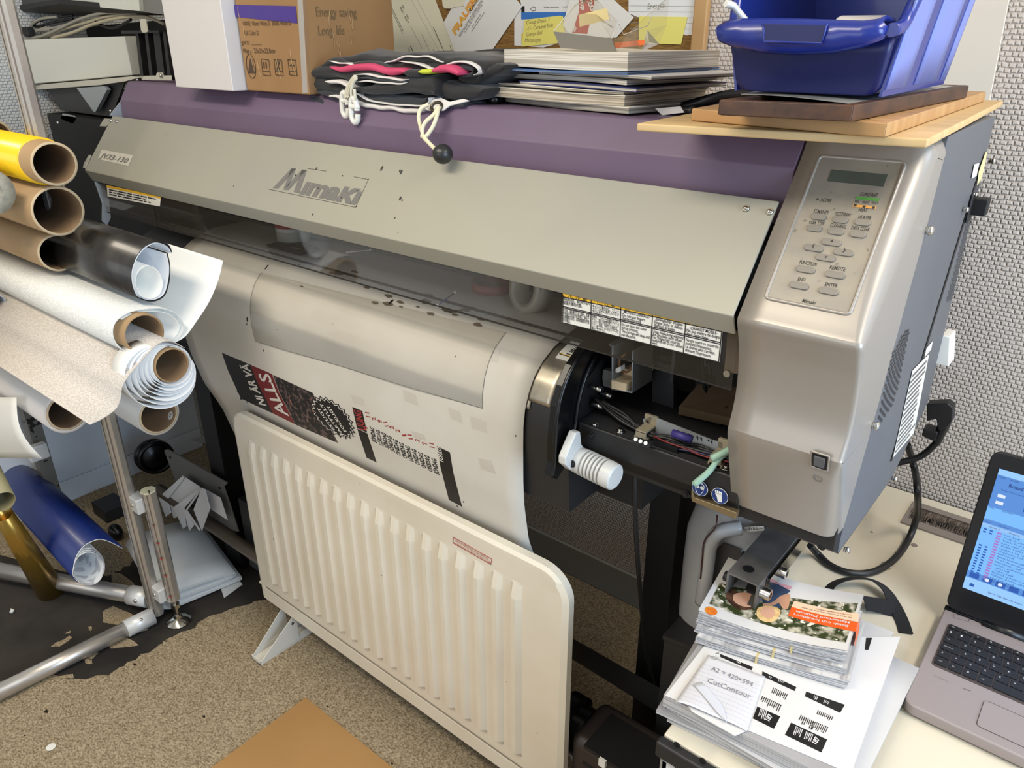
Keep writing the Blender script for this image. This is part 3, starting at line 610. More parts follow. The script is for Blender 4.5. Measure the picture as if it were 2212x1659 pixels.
# power plug and leads at the rear
b = MB(); yb = 1.372; p0 = at(2012, 895, 'y', yb); p1 = at(2055, 885, 'y', yb)
b.pxprism(ply(yb), [(2005, 868), (2050, 866), (2062, 876), (2060, 905), (2048, 920), (2030, 925), (2026, 900), (2005, 905)], -.012, .012)
b.tube([at(2040, 915, 'y', yb), at(2032, 935, 'y', yb), at(2022, 960, 'y', yb)], lambda t: .0105 - .004 * t, 10, sub=3)
b.pxprism(ply(yb), [(1998, 920), (2030, 928), (2024, 948), (1995, 936)], -.014, .014)
PC = obj('power_lead', b, 'cable_black', PR, bevel=.002)
b = MB(); b.tube([at(2024, 955, 'y', yb), at(1990, 985, 'y', yb), at(1940, 1000, 'y', 1.36), at(1890, 1015, 'y', 1.34)], .0058, 10, sub=6)
b.tube([at(1960, 960, 'y', 1.40), at(1975, 1010, 'y', 1.42), at(1982, 1060, 'z', .78), at(1981, 1110, 'z', .70), at(1965, 1160, 'z', .654), at(1935, 1205, 'z', .652), at(1890, 1234, 'z', .652), at(1840, 1238, 'z', .652), at(1795, 1222, 'z', .652), at(1765, 1195, 'z', .656), at(1750, 1178, 'z', .68)], .0062, 10, sub=7)
obj('lead', b, 'cable_black', PC)
# small lead hanging from the front rail to the floor
b = MB(); b.cyl(at(1369, 985, 'y', .915), at(1371, 1025, 'y', .915), .009, .007, 12)
b.tube([at(1371, 1015, 'y', .915), at(1372, 1100, 'y', .92), at(1377, 1200, 'y', .95), at(1385, 1300, 'y', 1.0), at(1392, 1380, 'y', 1.05), at(1405, 1450, 'y', 1.08), at(1420, 1510, 'y', 1.1)], .0042, 8, sub=6); obj('hanging_lead', b, 'cable_black', PR)
# left-hand ink unit with its covers off
b = MB(); A = [at(33, 86, 'y', .975), at(50, 183, 'y', .975), at(285, 163, 'y', 1.09), at(268, 78, 'y', 1.09)]; d = V((-.0, .05, 0))
b.hexa([A[1], A[2], A[1] + d, A[2] + d, A[0], A[3], A[0] + d, A[3] + d]); LU = obj('left_unit_cover', b, mat('panel_cream', (206, 206, 196), .5), PR, bevel=.003)
b = MB(); pl9 = ply(1.06)
b.pxprism(pl9, [(288, 60), (372, 60), (372, 172), (300, 172)], -.15, -.14)
for x in (292, 312, 330, 351): b.pxprism(pl9, [(x, 68), (x + (14 if x == 330 else 6), 68), (x + (26 if x == 330 else 18), 165), (x + 11, 165)], -.13, .0)
b.pxprism(pl9, [(270, 66), (352, 66), (352, 71), (270, 73)], -.14, .01); b.pxprism(pl9, [(60, 60), (300, 36), (350, 36), (350, 68), (200, 78), (60, 84)], -.2, -.14)
obj('left_unit_frame', b, 'black_metal', PR)
b = MB(); b.pxprism(ply(1.0), [(50, 186), (285, 165), (300, 168), (270, 176), (215, 184), (52, 196)], -.06, 0.); b.pxprism(ply(1.01), [(306, 168), (312, 165), (338, 164), (340, 157), (353, 157), (354, 163), (372, 163), (372, 174), (308, 173)], 0, .002); obj('left_unit_plate', b, 'plate_pale', PR, bevel=.001)
b = MB(); b.pxprism(ply(1.02), [(102, 192), (270, 176), (240, 252), (130, 238)], -.004, 0.); b.pxprism(ply(1.08), [(75, 265), (100, 215), (135, 240), (95, 300)], -.004, 0); obj('left_unit_bracket', b, 'dark_metal', PR)
b = MB(); b.pxprism(ply(1.0), [(165, 190), (224, 186), (231, 194), (206, 242), (202, 242)], -.012, 0); b.pxprism(ply(.99), [(115, 260), (130, 262), (142, 268), (135, 290), (105, 290), (98, 330), (82, 330)], -.003, 0); b.pxprism(ply(.985), [(135, 245), (160, 250), (165, 258), (158, 268), (142, 262), (130, 256)], -.003, 0); obj('left_unit_gusset', b, 'galv', PR, bevel=.001)
b = MB(); b.box(at(122, 330, 'y', .985).x, -2.06, .985, 1.05, .90, 1.305); b.box(-2.62, -2.06, 1.05, 1.30, .55, 1.36); b.box(-2.62, -2.056, 1.30, 1.32, .4, 1.40); b.box(-2.5, -2.08, 1.02, 1.06, 1.02, 1.18); obj('left_unit_body_shade', b, 'black', PR)  # first black box is added to paint the dark cavity beside the cover
for p in ((125, 265), (239, 240), (284, 171), (297, 172), (347, 163)):
    b = MB(); q = at(*p, 'y', .985 if p[1] > 200 else 1.005); b.sphere(q, .005, (1, .7, 1), 10, 8); obj('screw', b, 'screw_steel', PR)
# ---------------------------------------------------------------- printed sheet, film, things under the pane
MP = [(1.25, 1.0665), (1.02, 1.0665)] + [(y + .0055 * 0 + .006 + n_[2] * .005, z - .003 + n_[3] * .005) for (y, z), n_ in ((p, prof(sum(math.hypot(c[0] - a[0], c[1] - a[1]) for a, c in zip(HP[:i + 1], HP[1:i + 1])))) for i, p in enumerate(HP) if 0 < i < 9)] + [(.868, .83), (.871, .78), (.884, .70), (.917, .611), (.945, .50), (.965, .40), (.97, .30)]
class Media:
    def __init__(s, off=0.): s.P = [V((0, a, c)) for a, c in MP]; s.S = [0]; s.off = off
    def fin(s):
        for a, c in zip(s.P, s.P[1:]): s.S.append(s.S[-1] + (c - a).length)
        return s
    def uv(s, px, py):
        d = ray(px, py); best = None
        for i, (a, c) in enumerate(zip(s.P, s.P[1:])):
            t_ = c - a; n = V((0, t_.z, -t_.y)); dn = d.dot(n)
            if dn >= 0: continue
            p = CAM + d * ((a - CAM).dot(n) / dn); k = (p - a).dot(t_) / t_.length_squared
            if -.02 <= k <= 1.02 or (i == len(s.P) - 2 and k > 1): best = V((p.x, -(s.S[i] + k * t_.length))); break
        return best
    def at(s, u, v, h=0.):
        q = min(max(-v, 0), s.S[-1] - 1e-5); i = max(j for j in range(len(s.P) - 1) if s.S[j] <= q)
        a, c = s.P[i], s.P[i + 1]; t_ = (c - a).normalized(); n0 = V((0, t_.z, -t_.y)); p = a + t_ * (q - s.S[i]) + n0 * h
        return V((u, p.y, p.z))
    def px(s, x, y, h=0.): q = s.uv(x, y); return s.at(q[0], q[1], h)
MD = Media().fin(); SL = MD.S[-1]
mat('vinyl_white', (206, 201, 190), .42, c2=(198, 192, 180), scale=5, spec=.4)
ML = lambda sv: -1.835 + .085 * min(max((sv - .2) / .55, 0), 1)
def sheet(th, x0, x1, s0, s1, off, nu=24, nv=70):
    b = MB(); b.sm = True
    b.grid(lambda a, c: MD.at((x0(s0 + (s1 - s0) * c) if callable(x0) else x0) * (1 - a) + x1 * a, -(s0 + (s1 - s0) * c), off), nu, nv, th); return b
BN = obj('banner_sheet', sheet(.0006, ML, -.69, .05, SL, .0), 'vinyl_white')
tag(BN, 'long white sheet with black and red print hanging out of the printer behind the radiator', 'printed sheet')
mat('pr_black', (22, 20, 20), .45); mat('pr_red', (112, 26, 28), .45); mat('pr_white', (214, 208, 198), .45); mat('pr_redtext', (150, 52, 48), .5)
mat('pr_crowd', (22, 19, 19), .5, c2=(128, 104, 98), scale=85, detail=5, lo=.5, hi=.74, spots=((150, 96, 84), 60, .72))
c3 = lambda x, y: (450 + x / 3.403, 740 + y / 3.403)
c9 = lambda x, y: (470 + x / 9.216, 750 + y / 9.216)
c6 = lambda x, y: (760 + x / 6.635, 860 + y / 6.635)
c11 = lambda x, y: (640 + x / 11.85, 840 + y / 11.85)
def patch(b, px, h, n=8):   # printed quad that follows the sheet
    q = [MD.uv(*p) for p in px]
    b.grid(lambda a, c: MD.at(*((q[0] * (1 - a) + q[1] * a) * (1 - c) + (q[3] * (1 - a) + q[2] * a) * c), h), n, n)
for q_ in ([c9(88, 105), c9(655, 345), c9(1115, 1320), c9(470, 1020)], [c6(10, 125), c6(155, 182), c6(360, 922), c6(215, 850)], [c6(1225, 685), c6(1410, 775), c6(1585, 1555), c6(1395, 1455)]): b = MB(); patch(b, q_, .0008); obj('print_black', b, 'pr_black', BN)
b = MB(); patch(b, [c9(655, 345), c9(1085, 530), c9(1545, 1530), c9(1115, 1320)], .0008); obj('print_red', b, 'pr_red', BN)
b = MB(); patch(b, [c9(1100, 545), c3(770, 370), c11(1090, 1390), c9(1550, 1535)], .0008); obj('print_photo', b, 'pr_crowd', BN)
bc = MD.uv(*c11(930, 740)); bx = MD.uv(*c11(1290, 900)) - bc
def burst(r0, r1, h, n=26):
    b = MB(); a0 = MD.uv(*c11(1440, 1030)) - bc; k_ = MD.uv(*c11(560, 450)) - bc
    R1 = max(abs(a0[0]), .05); pts = []
    for i in range(2 * n):
        a = PI * i / n; rd = r1 if i % 2 == 0 else r0; pts.append(MD.at(bc[0] + rd * BRX * math.cos(a), bc[1] + rd * BRY * math.sin(a), h))
    c = b.b.verts.new(MD.at(bc[0], bc[1], h)); vs_ = [b.b.verts.new(p) for p in pts]
    for i in range(2 * n): b.face([c, vs_[i], vs_[(i + 1) % (2 * n)]])
    return b
e0, e1 = MD.uv(*c11(355, 480)), MD.uv(*c11(1460, 890)); BRX = abs(e1[0] - e0[0]) / 2 * 1.0
e0, e1 = MD.uv(*c11(690, 180)), MD.uv(*c11(1180, 1270)); BRY = abs(e1[1] - e0[1]) / 2 * 1.0
BD = obj('badge', burst(.88, 1.02, .0012, 22), 'pr_black', BN)
obj('badge_outline', burst(.82, .955, .0015, 22), 'pr_white', BD); obj('badge_centre', burst(.775, .905, .0018, 22), 'pr_black', BD)
def hp(c, p, q): return abs((MD.uv(*c(*p)) - MD.uv(*c(*q)))[0])
b = MB()
b.text(MD, 'NI ÄR VÄ', c9(985, 1165), c9(610, 330), hp(c9, (985, 1165), (815, 1085)) * .95, z=.0014, shear=.2, bold=.03)
b.text(MD, 'ALLS', c9(1430, 1375), c9(1010, 490), hp(c9, (1430, 1375), (1060, 1095)) * .72, z=.0014, shear=.15, bold=.02); obj('lettering', b, 'pr_white', BN); b = MB()
for t, p, q in (('FESTLIGT', (1065, 1112), (600, 440)), ('FARTFYLLT', (1235, 1160), (665, 330)), ('FOLKLIGT', (1310, 1075), (845, 385))): b.text(MD, t, c11(*p), c11(*q), .0098, z=.0024, shear=.2, bold=.02)
obj('lettering', b, 'pr_white', BD); b = MB(); b.text(MD, 'FÖRKÖ', c6(1325, 915), c6(1285, 712), .0115, z=.0014, shear=.15, bold=.02)
obj('lettering', b, 'pr_white', BN)
b = MB(); b.text(MD, 'LJUNG', c11(1795, 1065), c11(1660, 555), .0225, z=.0014, bold=.03)
days = ['SÖNDAG', 'LÖRDAG', 'SÖNDAG', 'SÖNDAG', 'ONSDAG', 'ONSDAG', 'LÖRDAG', 'ONSDAG', 'ONSDAG', 'ONSDAG', 'SÖNDAG']
dp = [((365, 645), (320, 425)), ((458, 685), (405, 465)), ((540, 725), (490, 505)), ((623, 775), (572, 550)), ((708, 825), (657, 600)), ((800, 868), (742, 645)), ((890, 912), (832, 690)), ((982, 960), (925, 738)), ((1073, 1008), (1020, 785)), ((1163, 1057), (1112, 830)), ((1262, 1105), (1212, 872))]
nm = [('11', (270, 275), (252, 205)), ('2', (352, 318), (338, 275)), ('9', (440, 355), (428, 312)), ('11', (532, 402), (505, 335)), ('2', (610, 448), (600, 405)), ('2', (698, 497), (686, 450)), ('1', (790, 540), (780, 515)), ('11', (882, 588), (860, 520)), ('2', (977, 630), (968, 590)), ('7', (1085, 668), (1070, 625)), ('11', (1190, 715), (1175, 650))]
for t, p, q in nm: b.text(MD, t, c6(*p), c6(*q), .0125, z=.001, bold=.02)
obj('lettering', b, 'pr_redtext', BN)
b = MB()
for t, (p, q) in zip(days, dp): b.text(MD, t, c6(*p), c6(*q), .0125, z=.001, shear=.12, bold=.03)
for c_, p, r in ((c9, (472, 1030), .0035), (c9, (400, 882), .002), (c9, (590, 1095), .002), (c6, (1605, 1485), .002), (c6, (1515, 1545), .002)): b.disc(MD, *MD.uv(*c_(*p)), r, .001, n=8)
for px, r in (((535, 690), .006), ((534, 700), .003), ((570, 757), .003), ((600, 712), .0015), ((846, 652), .006), ((842, 656), .004), ((985, 770), .0015), ((1115, 941), .002), ((720, 700), .001), ((578, 575), .004), ((575, 580), .004)): b.disc(MD, *MD.uv(*px), r, .0012, ru=r * .5, n=8)
obj('lettering', b, 'pr_black', BN)
b = MB()
for px in ([(870, 842), (898, 852), (905, 877), (875, 866)], [(1015, 898), (1050, 910), (1054, 936), (1020, 925)], [(1032, 988), (1062, 996), (1072, 1024), (1040, 1013)], [(757, 852), (785, 860), (790, 878), (765, 871)], [(888, 930), (915, 938), (922, 952), (895, 946)], [(1065, 755), (1080, 757), (1076, 785), (1058, 780)], [(968, 880), (995, 890), (1000, 915), (975, 905)]): b = MB(); patch(b, px, .0007, 2); obj('faint_print', b, mat('pr_faint', (194, 187, 176), .45), BN)
b = MB(); r = random.Random(11)
for i in range(26):
    px = (r.uniform(640, 1080), 0); x = px[0]; y = 560 + (x - 560) * .285 + r.uniform(-34, 8) if i % 3 else 590 + (x - 590) * .24 + r.uniform(-10, 20)
    q = MD.uv(x, y)
    if q is None: continue
    n_ = 9; s_ = r.uniform(.003, .011); b = MB(); b.poly([MD.at(q[0] + math.cos(2 * PI * k_ / n_) * s_ * 1.6 * r.uniform(.6, 1.1), q[1] + math.sin(2 * PI * k_ / n_) * s_ * .6 * r.uniform(.6, 1.1), .001) for k_ in range(n_)]); obj('ink_stain', b, mat('ink_smudge', (112, 100, 84), .6), BN)
# clear film lying over the sheet
SF = lambda px: -MD.uv(*px)[1]
b = MB(); b.sm = True; f0, f1 = MD.uv(566, 590), MD.uv(1093, 720); f2, f3 = MD.uv(1043, 882), MD.uv(553, 736)
def film(a, c):
    q = (f0 * (1 - a) + f1 * a) * (1 - c) + (f3 * (1 - a) + f2 * a) * c
    return MD.at(q[0], q[1], .0022 + .0012 * math.sin(a * 11) * c)
b.grid(film, 24, 24)
FM = obj('film_sheet', b, 'clear_film'); tag(FM, 'clear plastic film lying over the white sheet just below the printer cover', 'plastic film')
b = MB(); ed = [film(a / 24, 0) for a in range(25)] ; ed = [film(0, c / 24) for c in range(25)] + [film(a / 24, 1) for a in range(25)] + [film(1, 1 - c / 24) for c in range(25)]
b.tube(ed, .00038, 5); obj('film_edge', b, mat('film_edge', (84, 82, 76), .3), FM)
# bottle, tape rolls, swabs on the platen
PZ = 1.068
def bottle():
    x, y = -1.545, 1.06; t = thing('ink_bottle', 'small translucent bottle with red striped label standing behind the smoked pane', 'bottle', (x, y, PZ))
    b = MB(); b.lathe((x, y, PZ), (0, 0, 1), [(0, 0), (.034, 0), (.038, .004), (.038, .10), (.034, .112), (.016, .122), (.014, .14), (0, .14)], 28); obj('body', b, mat('bottle_plastic', (178, 176, 160), .4), t)
    b = MB(); b.lathe((x, y, PZ), (0, 0, 1), [(.0385, .03), (.0388, .03), (.0388, .095), (.0385, .095)], 28); l = obj('paper_label', b, 'label_white', t)
    b = MB(); b.lathe((x, y, PZ), (0, 0, 1), [(.0388, .038), (.0391, .038), (.0391, .047), (.0388, .047)], 28); obj('red_stripe', b, mat('label_red', (150, 40, 36), .5), l)
    b = MB(); b.lathe((x, y, PZ), (0, 0, 1), [(0, .14), (.018, .14), (.018, .162), (0, .162)], 20); obj('cap', b, 'label_white', t)
bottle()
def ring(name, label, c, r, ri, w_, m, ax=(0, 0, 1)):
    b = MB(); c = V(c); ax = V(ax).normalized(); b.pipe(c, c + ax * w_, r, ri, 36); return tag(obj(name, b, m), label, 'tape')
ring('tape_roll', 'dark red roll of tape lying flat behind the smoked pane', (-.93, 1.075, PZ), .042, .036, .018, mat('tape_red', (120, 34, 28), .5))
ring('tape_roll', 'clear roll of adhesive tape leaning behind the smoked pane', (-.80, 1.05, PZ + .035), .045, .03, .035, mat('tape_clear', (160, 154, 140), .3), (-.3, -1, .2))
for i, (a, c) in enumerate((((945, 660), (983, 632)), ((750, 545), (800, 540)))):
    b = MB(); p, q = at(*a, 'z', PZ + .003), at(*c, 'z', PZ + .006); b.cyl(p, q, .0012, n=8)
    S = obj('cotton_swab', b, mat('swab_blue', (50, 72, 130), .5) if i == 0 else 'label_white'); tag(S, ['blue cotton swab lying on the sheet behind the pane', 'white cotton swab lying near the dark frame behind the pane'][i], 'cotton swab')
    b = MB(); d = (q - p).normalized(); b.sphere(p, .003, (1, 1, 1), 10, 8); b.sphere(q, .003, (1, 1, 1), 10, 8); obj('cotton_tip', b, 'label_white', S)
b = MB(); fr = [(577, 533), (628, 522), (692, 540), (648, 553)]; zz = plz(PZ + .001); fi = [(612, 536), (632, 532), (666, 540), (648, 545)]
A = [zz.uv(*p) for p in fr]; B = [zz.uv(*p) for p in fi]
for i in range(4): b.prism(zz, [tuple(A[i]), tuple(A[(i + 1) % 4]), tuple(B[(i + 1) % 4]), tuple(B[i])], 0, .006)
tag(obj('print_head_gasket', b, 'black'), 'small dark square frame lying on the sheet behind the pane', 'frame part')
# ---------------------------------------------------------------- portable radiator
RY = .855; rpn = ply(RY)
mat('radiator_paint', (222, 214, 196), .38, c2=(214, 204, 184), scale=5, coat=.2)
RD = thing('panel_radiator', 'cream ribbed panel radiator standing in front of the hanging sheet', 'radiator', (-1.1, RY + .01, 0))
x0, x1, z0, z1 = -1.604, -.582, .098, .684
XS = [x0, x0 + .012]; ribs = []; ra = at(537, 955, 'y', RY).x; rb = at(1104, 1262, 'y', RY).x; st = (rb - ra) / 18; wd = st * .56
for i in range(19):
    p = ra + st * i; ribs.append(p); XS += [p, p + wd * .22, p + wd * .62, p + wd]
XS += [x1 - .03, x1 - .012, x1]
zt, zb = z1 - .062, z0 + .085
gz = z0 + .052
ZS = [z0, z0 + .008, gz - .004, gz - .001, gz + .003, gz + .006, zb, zb + .010, zb + .3, zt - .035, zt - .004, zt, z1 - .03, z1 - .018, z1 - .006, z1]
def rh(x, z):
    for p in ribs:
        if p + 1e-6 < x < p + wd - 1e-6 and zb + 1e-6 < z < zt - 1e-6:
            if abs(z - (zt - .004)) < 1e-6: return .0015
            return .0085
    if abs(z - (gz - .001)) < 1e-6 or abs(z - (gz + .003)) < 1e-6:
        return -.002 if x0 + .02 < x < x1 - .02 else 0
    if z == z1 or x in (x0, x1) or z == z0: return -.005
    if z1 - .02 < z < z1 - .001: return .001
    return 0
def rc(x, z):   # rounded corners
    for cx, cz, r in ((x0 + .05, z1 - .05, .05), (x1 - .06, z1 - .06, .06), (x0 + .015, z0 + .015, .015), (x1 - .015, z0 + .015, .015)):
        dx, dz = x - cx, z - cz
        if (dx > 0) == (cx > -1) and (dz > 0) == (cz > .3) and dx and dz:
            m_, l = max(abs(dx), abs(dz)), math.hypot(dx, dz); return cx + dx * m_ / l, cz + dz * m_ / l
    return x, z
XS = sorted(set(XS + [x0 + .03, x0 + .05, x1 - .06, x1 - .045, x1 - .015])); ZS = sorted(set(ZS + [z1 - .05, z1 - .06, z1 - .045]))
b = MB(); vv = []
for x in XS:
    col = []
    for z in ZS:
        X_, Z_ = rc(x, z); col.append(b.b.verts.new((X_, RY - rh(x, z), Z_)))
    vv.append(col)
for i in range(len(XS) - 1):
    for j in range(len(ZS) - 1): b.face([vv[i][j], vv[i + 1][j], vv[i + 1][j + 1], vv[i][j + 1]])
loop = [c[0] for c in vv] + vv[-1][1:] + [c[-1] for c in vv[::-1]][1:] + vv[0][::-1][1:-1]
bk = [b.b.verts.new((v.co.x, RY + .02, v.co.z)) for v in loop]
for i in range(len(loop)): j = (i + 1) % len(loop); b.face([loop[i], loop[j], bk[j], bk[i]])
b.face(bk)
PN = obj('panel', b, 'radiator_paint', RD, angle=12)
b = MB(); b.box(x0 + .03, x1 - .03, RY - .0005, RY + .001, gz, gz + .002); obj('dust_groove', b, mat('dust_grey', (136, 126, 108), .9), PN)
b = MB(); sq = [(980, 1160), (1063, 1207), (1061, 1219), (979, 1172)]
for p, q in zip(sq, sq[1:] + sq[:1]): b.tube([rpn.px(*p, h=.001), rpn.px(*q, h=.001)], .0005, 5)
b.text(rpn, 'FÅR EJ ÖVERTÄCKAS. EI SAA PEITTÄÄ', (985, 1169), (1055, 1209), .0052, z=.0015); b.text(rpn, 'OVNEN MÅ IKKE TILDEKKES. DO NOT COVER', (981, 1174), (1060, 1218), .0052, z=.0015)
obj('warning_text', b, mat('red_print', (170, 60, 50), .5), PN)
b = MB()
for px, h_ in (((598, 1161), .012), ((831, 1238), .004), ((1167, 1577), .006), ((1101, 1467), .004), ((785, 1041), .002)):
    q = rpn.uv(*px); b.poly([rpn.at(q[0] + dx * .0012, q[1] + dz * h_ * .5, .0095) for dx, dz in ((-1, 0), (0, -1), (1, 0), (0, 1))])
obj('paint_chips', b, 'pr_black', PN)
for xx in (-1.505, -.70):
    b = MB(); hy = .755
    prf = lambda y: .018 + .075 * min(max((y - hy) / .11, 0), 1)
    for s in (-1, 1):
        X_ = xx + s * .019; W_ = lambda y: s * (.006 * min(max((y - hy) / .1, 0), 1))
        b.hexa([V((X_ - .0012, hy, 0)), V((X_ + .0012, hy, 0)), V((X_ + W_(.9) - .0012, .99, 0)), V((X_ + W_(.9) + .0012, .99, 0)), V((X_ - .0012, hy, .012)), V((X_ + .0012, hy, .012)), V((X_ + W_(.9) - .0012, .99, .03)), V((X_ + W_(.9) + .0012, .99, .03))])
        b.hexa([V((X_ - .0012, hy + .01, .01)), V((X_ + .0012, hy + .01, .01)), V((X_ + W_(.9) - .0012, .875, .01)), V((X_ + W_(.9) + .0012, .875, .01)), V((X_ - .0012, hy + .01, .014)), V((X_ + .0012, hy + .01, .014)), V((X_ + W_(.9) - .0012, .875, .10)), V((X_ + W_(.9) + .0012, .875, .10))])
    b.box(xx - .02, xx + .02, hy, .99, 0, .003); b.box(xx - .02, xx + .02, hy, hy + .003, 0, .014)
    obj('foot', b, mat('foot_paint', (214, 210, 200), .45, spots=((70, 60, 50), 40, .68)), RD)
b = MB(); b.tube([at(1213, 1605, 'y', .885), at(1232, 1625, 'y', .90), at(1243, 1660, 'y', .90), at(1246, 1720, 'y', .90)], .004, 8, sub=6); obj('mains_lead', b, 'label_white', RD)
# cardboard on the floor
b = MB(); b.box(-1.30, -.70, .20, .762, .002, .006); tag(obj('cardboard_sheet', b, mat('kraft_board', (170, 130, 78), .75, c2=(160, 120, 70), scale=3, spots=((52, 36, 22), 22, .78))), 'flat brown cardboard sheet lying on the carpet before the radiator', 'cardboard')
b = MB(); b.disc(plz(.0025), *plz(0).uv(108, 1614), .010, 0); b.mi = 1; b.disc(plz(.003), *plz(0).uv(110, 1616), .004, 0, n=3)
b2 = MB(); b2.cyl(at(110, 1614, 'z', .002), at(110, 1614, 'z', .002) + V((0, 0, .001)), .0105, n=16); b.b.free(); P = obj('paper_scrap', b2, 'label_white'); tag(P, 'tiny round white paper scrap on the carpet', 'scrap')
b = MB(); q = at(25, 1322, 'z', .006); b.cyl(q, q + V((.004, .004, .008)), .006, .003, 10); b.cyl(q + V((0, 0, .002)), q + V((-.012, .004, .003)), .002, n=8); tag(obj('screw_cap', b, 'label_white'), 'small white plastic screw cap on the dark floor', 'screw')
# folded white foam sheet
mat('foam_white', (206, 208, 206), .7)
def fold():
    A = V((-1.872, .674, 0)); Bx = (V((-2.2, .742, 0)) - A).normalized(); By = V((-Bx.y, Bx.x, 0)) * -1
    pr_ = [(.25, .010), (.17, .009), (.08, .009), (.035, .012), (.013, .035), (.03, .058), (.08, .064), (.16, .060), (.215, .050), (.236, .040), (.225, .030), (.18, .026), (.11, .030), (.06, .034)] if 1 else [(.26, .006), (.12, .003), (.05, .003), (.018, .009), (.003, .028), (.004, .055), (.022, .074), (.05, .079), (.12, .074), (.20, .062), (.245, .046), (.25, .03), (.225, .02), (.17, .022), (.10, .030), (.05, .036), (.036, .043), (.042, .052), (.08, .053), (.15, .046), (.21, .035)]
    pr_ = [(p.x, p.y) for p in smooth_path([(a, c, 0) for a, c in pr_], 4)]
    b = MB(); b.sm = True; b.grid(lambda a, c: A + Bx * (.36 * a) + By * pr_[int(round(c * (len(pr_) - 1)))][0] + V((0, 0, pr_[int(round(c * (len(pr_) - 1)))][1])), 4, len(pr_) - 1, -.009)
    return b
tag(obj('foam_roll', fold(), 'foam_white'), 'flattened white foam sheet folded over on the dark floor', 'foam sheet')
b = MB(); zz = plz(.003); b.pxprism(zz, [(415, 1168), (445, 1155), (470, 1200), (524, 1263), (484, 1292), (470, 1250)], 0, .002); tag(obj('foam_board', b, 'foam_white'), 'flat white foam offcut under the folded roll', 'foam sheet')
# ---------------------------------------------------------------- take-up roller unit under the printer
TU = PR
ty = .93; tu = ply(ty); c5b = lambda x, y: (150 + x / 5.185, 900 + y / 5.185)
b = MB(); b.pxprism(tu, [c5b(*p) for p in ((1060, 378), (1095, 368), (1130, 385), (1770, 745), (1725, 785), (1790, 980), (1890, 1290), (1600, 1200), (1390, 1090), (1200, 760))], -.004, 0); HS = obj('cover_plate', b, mat('takeup_grey', (104, 102, 98), .5), TU)
b = MB(); b.pxprism(tu, [c5b(*p) for p in ((1060, 378), (1220, 330), (1365, 375), (1230, 420))], -.09, -.086); obj('housing_lid', b, 'takeup_grey', TU); b = MB(); b.box(-1.80, -1.50, ty + .01, ty + .12, .06, .30); obj('housing', b, 'black_metal', TU)
for p in ((1133, 455), (1685, 797)): b = MB(); q = tu.px(*c5b(*p)); b.cyl(q, q + V((0, -.003, 0)), .004, n=10); obj('screw', b, 'black', HS)
pp = at(343, 1057, 'y', .915); b = MB(); b.cyl(V((pp.x, .915, pp.z)), V((-.72, .915, pp.z)), .019, n=24); obj('roller_pipe', b, mat('pipe_dull', (118, 104, 88), .4, metal=.5), TU)
q = at(335, 985, 'y', 1.0); b = MB(); b.lathe(q + V((-.03, 0, 0)), (1, -.2, 0), [(0, 0), (.055, 0), (.06, .01), (.06, .03), (.045, .034), (.03, .05), (0, .05)], 28); b.pipe(q, q + V((.02, -.004, 0)), .06, .05, 28); obj('end_flange', b, 'gloss_black', TU)
b = MB(); zt_ = at(240, 1100, 'y', .84); b.box(zt_.x - .05, zt_.x + .05, .80, .88, zt_.z - .03, zt_.z + .03); obj('base_block', b, 'black_metal', TU, bevel=.003)
q = at(250, 1150, 'y', .78); b = MB(); b.sphere(q, .03, (1, .7, 1), 20, 14); obj('caster_wheel', b, 'gloss_black', TU)
b = MB(); b.box(-1.85, -1.25, 1.02, 1.06, .52, .56); b.box(-1.75, -1.69, 1.0, 1.06, .0, .7); obj('cross_beam', b, 'black_metal', TU)
# motor end at the right
MO = PR
b = MB(); b.box(-.585, -.345, .88, 1.0, .03, .295); obj('motor_box', b, mat('motor_brown', (44, 36, 32), .5), MO, bevel=.02, seg=4)
b = MB()
for z in (.30, .255): b.box(-.55, -.38, .878, .884 + (z > .29) * .09, z - .012, z - .004)
obj('ridge', b, 'black', MO)
b = MB(); q = V((-.61, .94, .245)); b.lathe(q, (1, 0, 0), [(0, -.05), (.04, -.05), (.055, -.03), (.062, -.028), (.062, .0), (.05, .004), (.05, .03), (0, .03)], 28); CL = obj('clamp', b, 'gloss_black', MO, angle=30)
b = MB(); b.cyl(q + V((.012, -.05, .01)), q + V((.012, -.062, .01)), .006, n=12); obj('clamp_bolt', b, 'screw_steel', CL)
b = MB(); q = at(1302, 1647, 'y', .876); b.box(q.x - .007, q.x + .007, .872, .881, q.z - .009, q.z + .009); obj('switch', b, 'label_yellow' if 0 else 'label_white', MO)
b = MB(); b.hexa([at(1190, 1395, 'y', 1.05), at(1470, 1570, 'y', 1.05), at(1190, 1395, 'y', 1.10), at(1470, 1570, 'y', 1.10), at(1190, 1352, 'y', 1.05), at(1470, 1512, 'y', 1.05), at(1190, 1352, 'y', 1.10), at(1470, 1512, 'y', 1.10)]); obj('floor_bar', b, 'black_metal', MO)
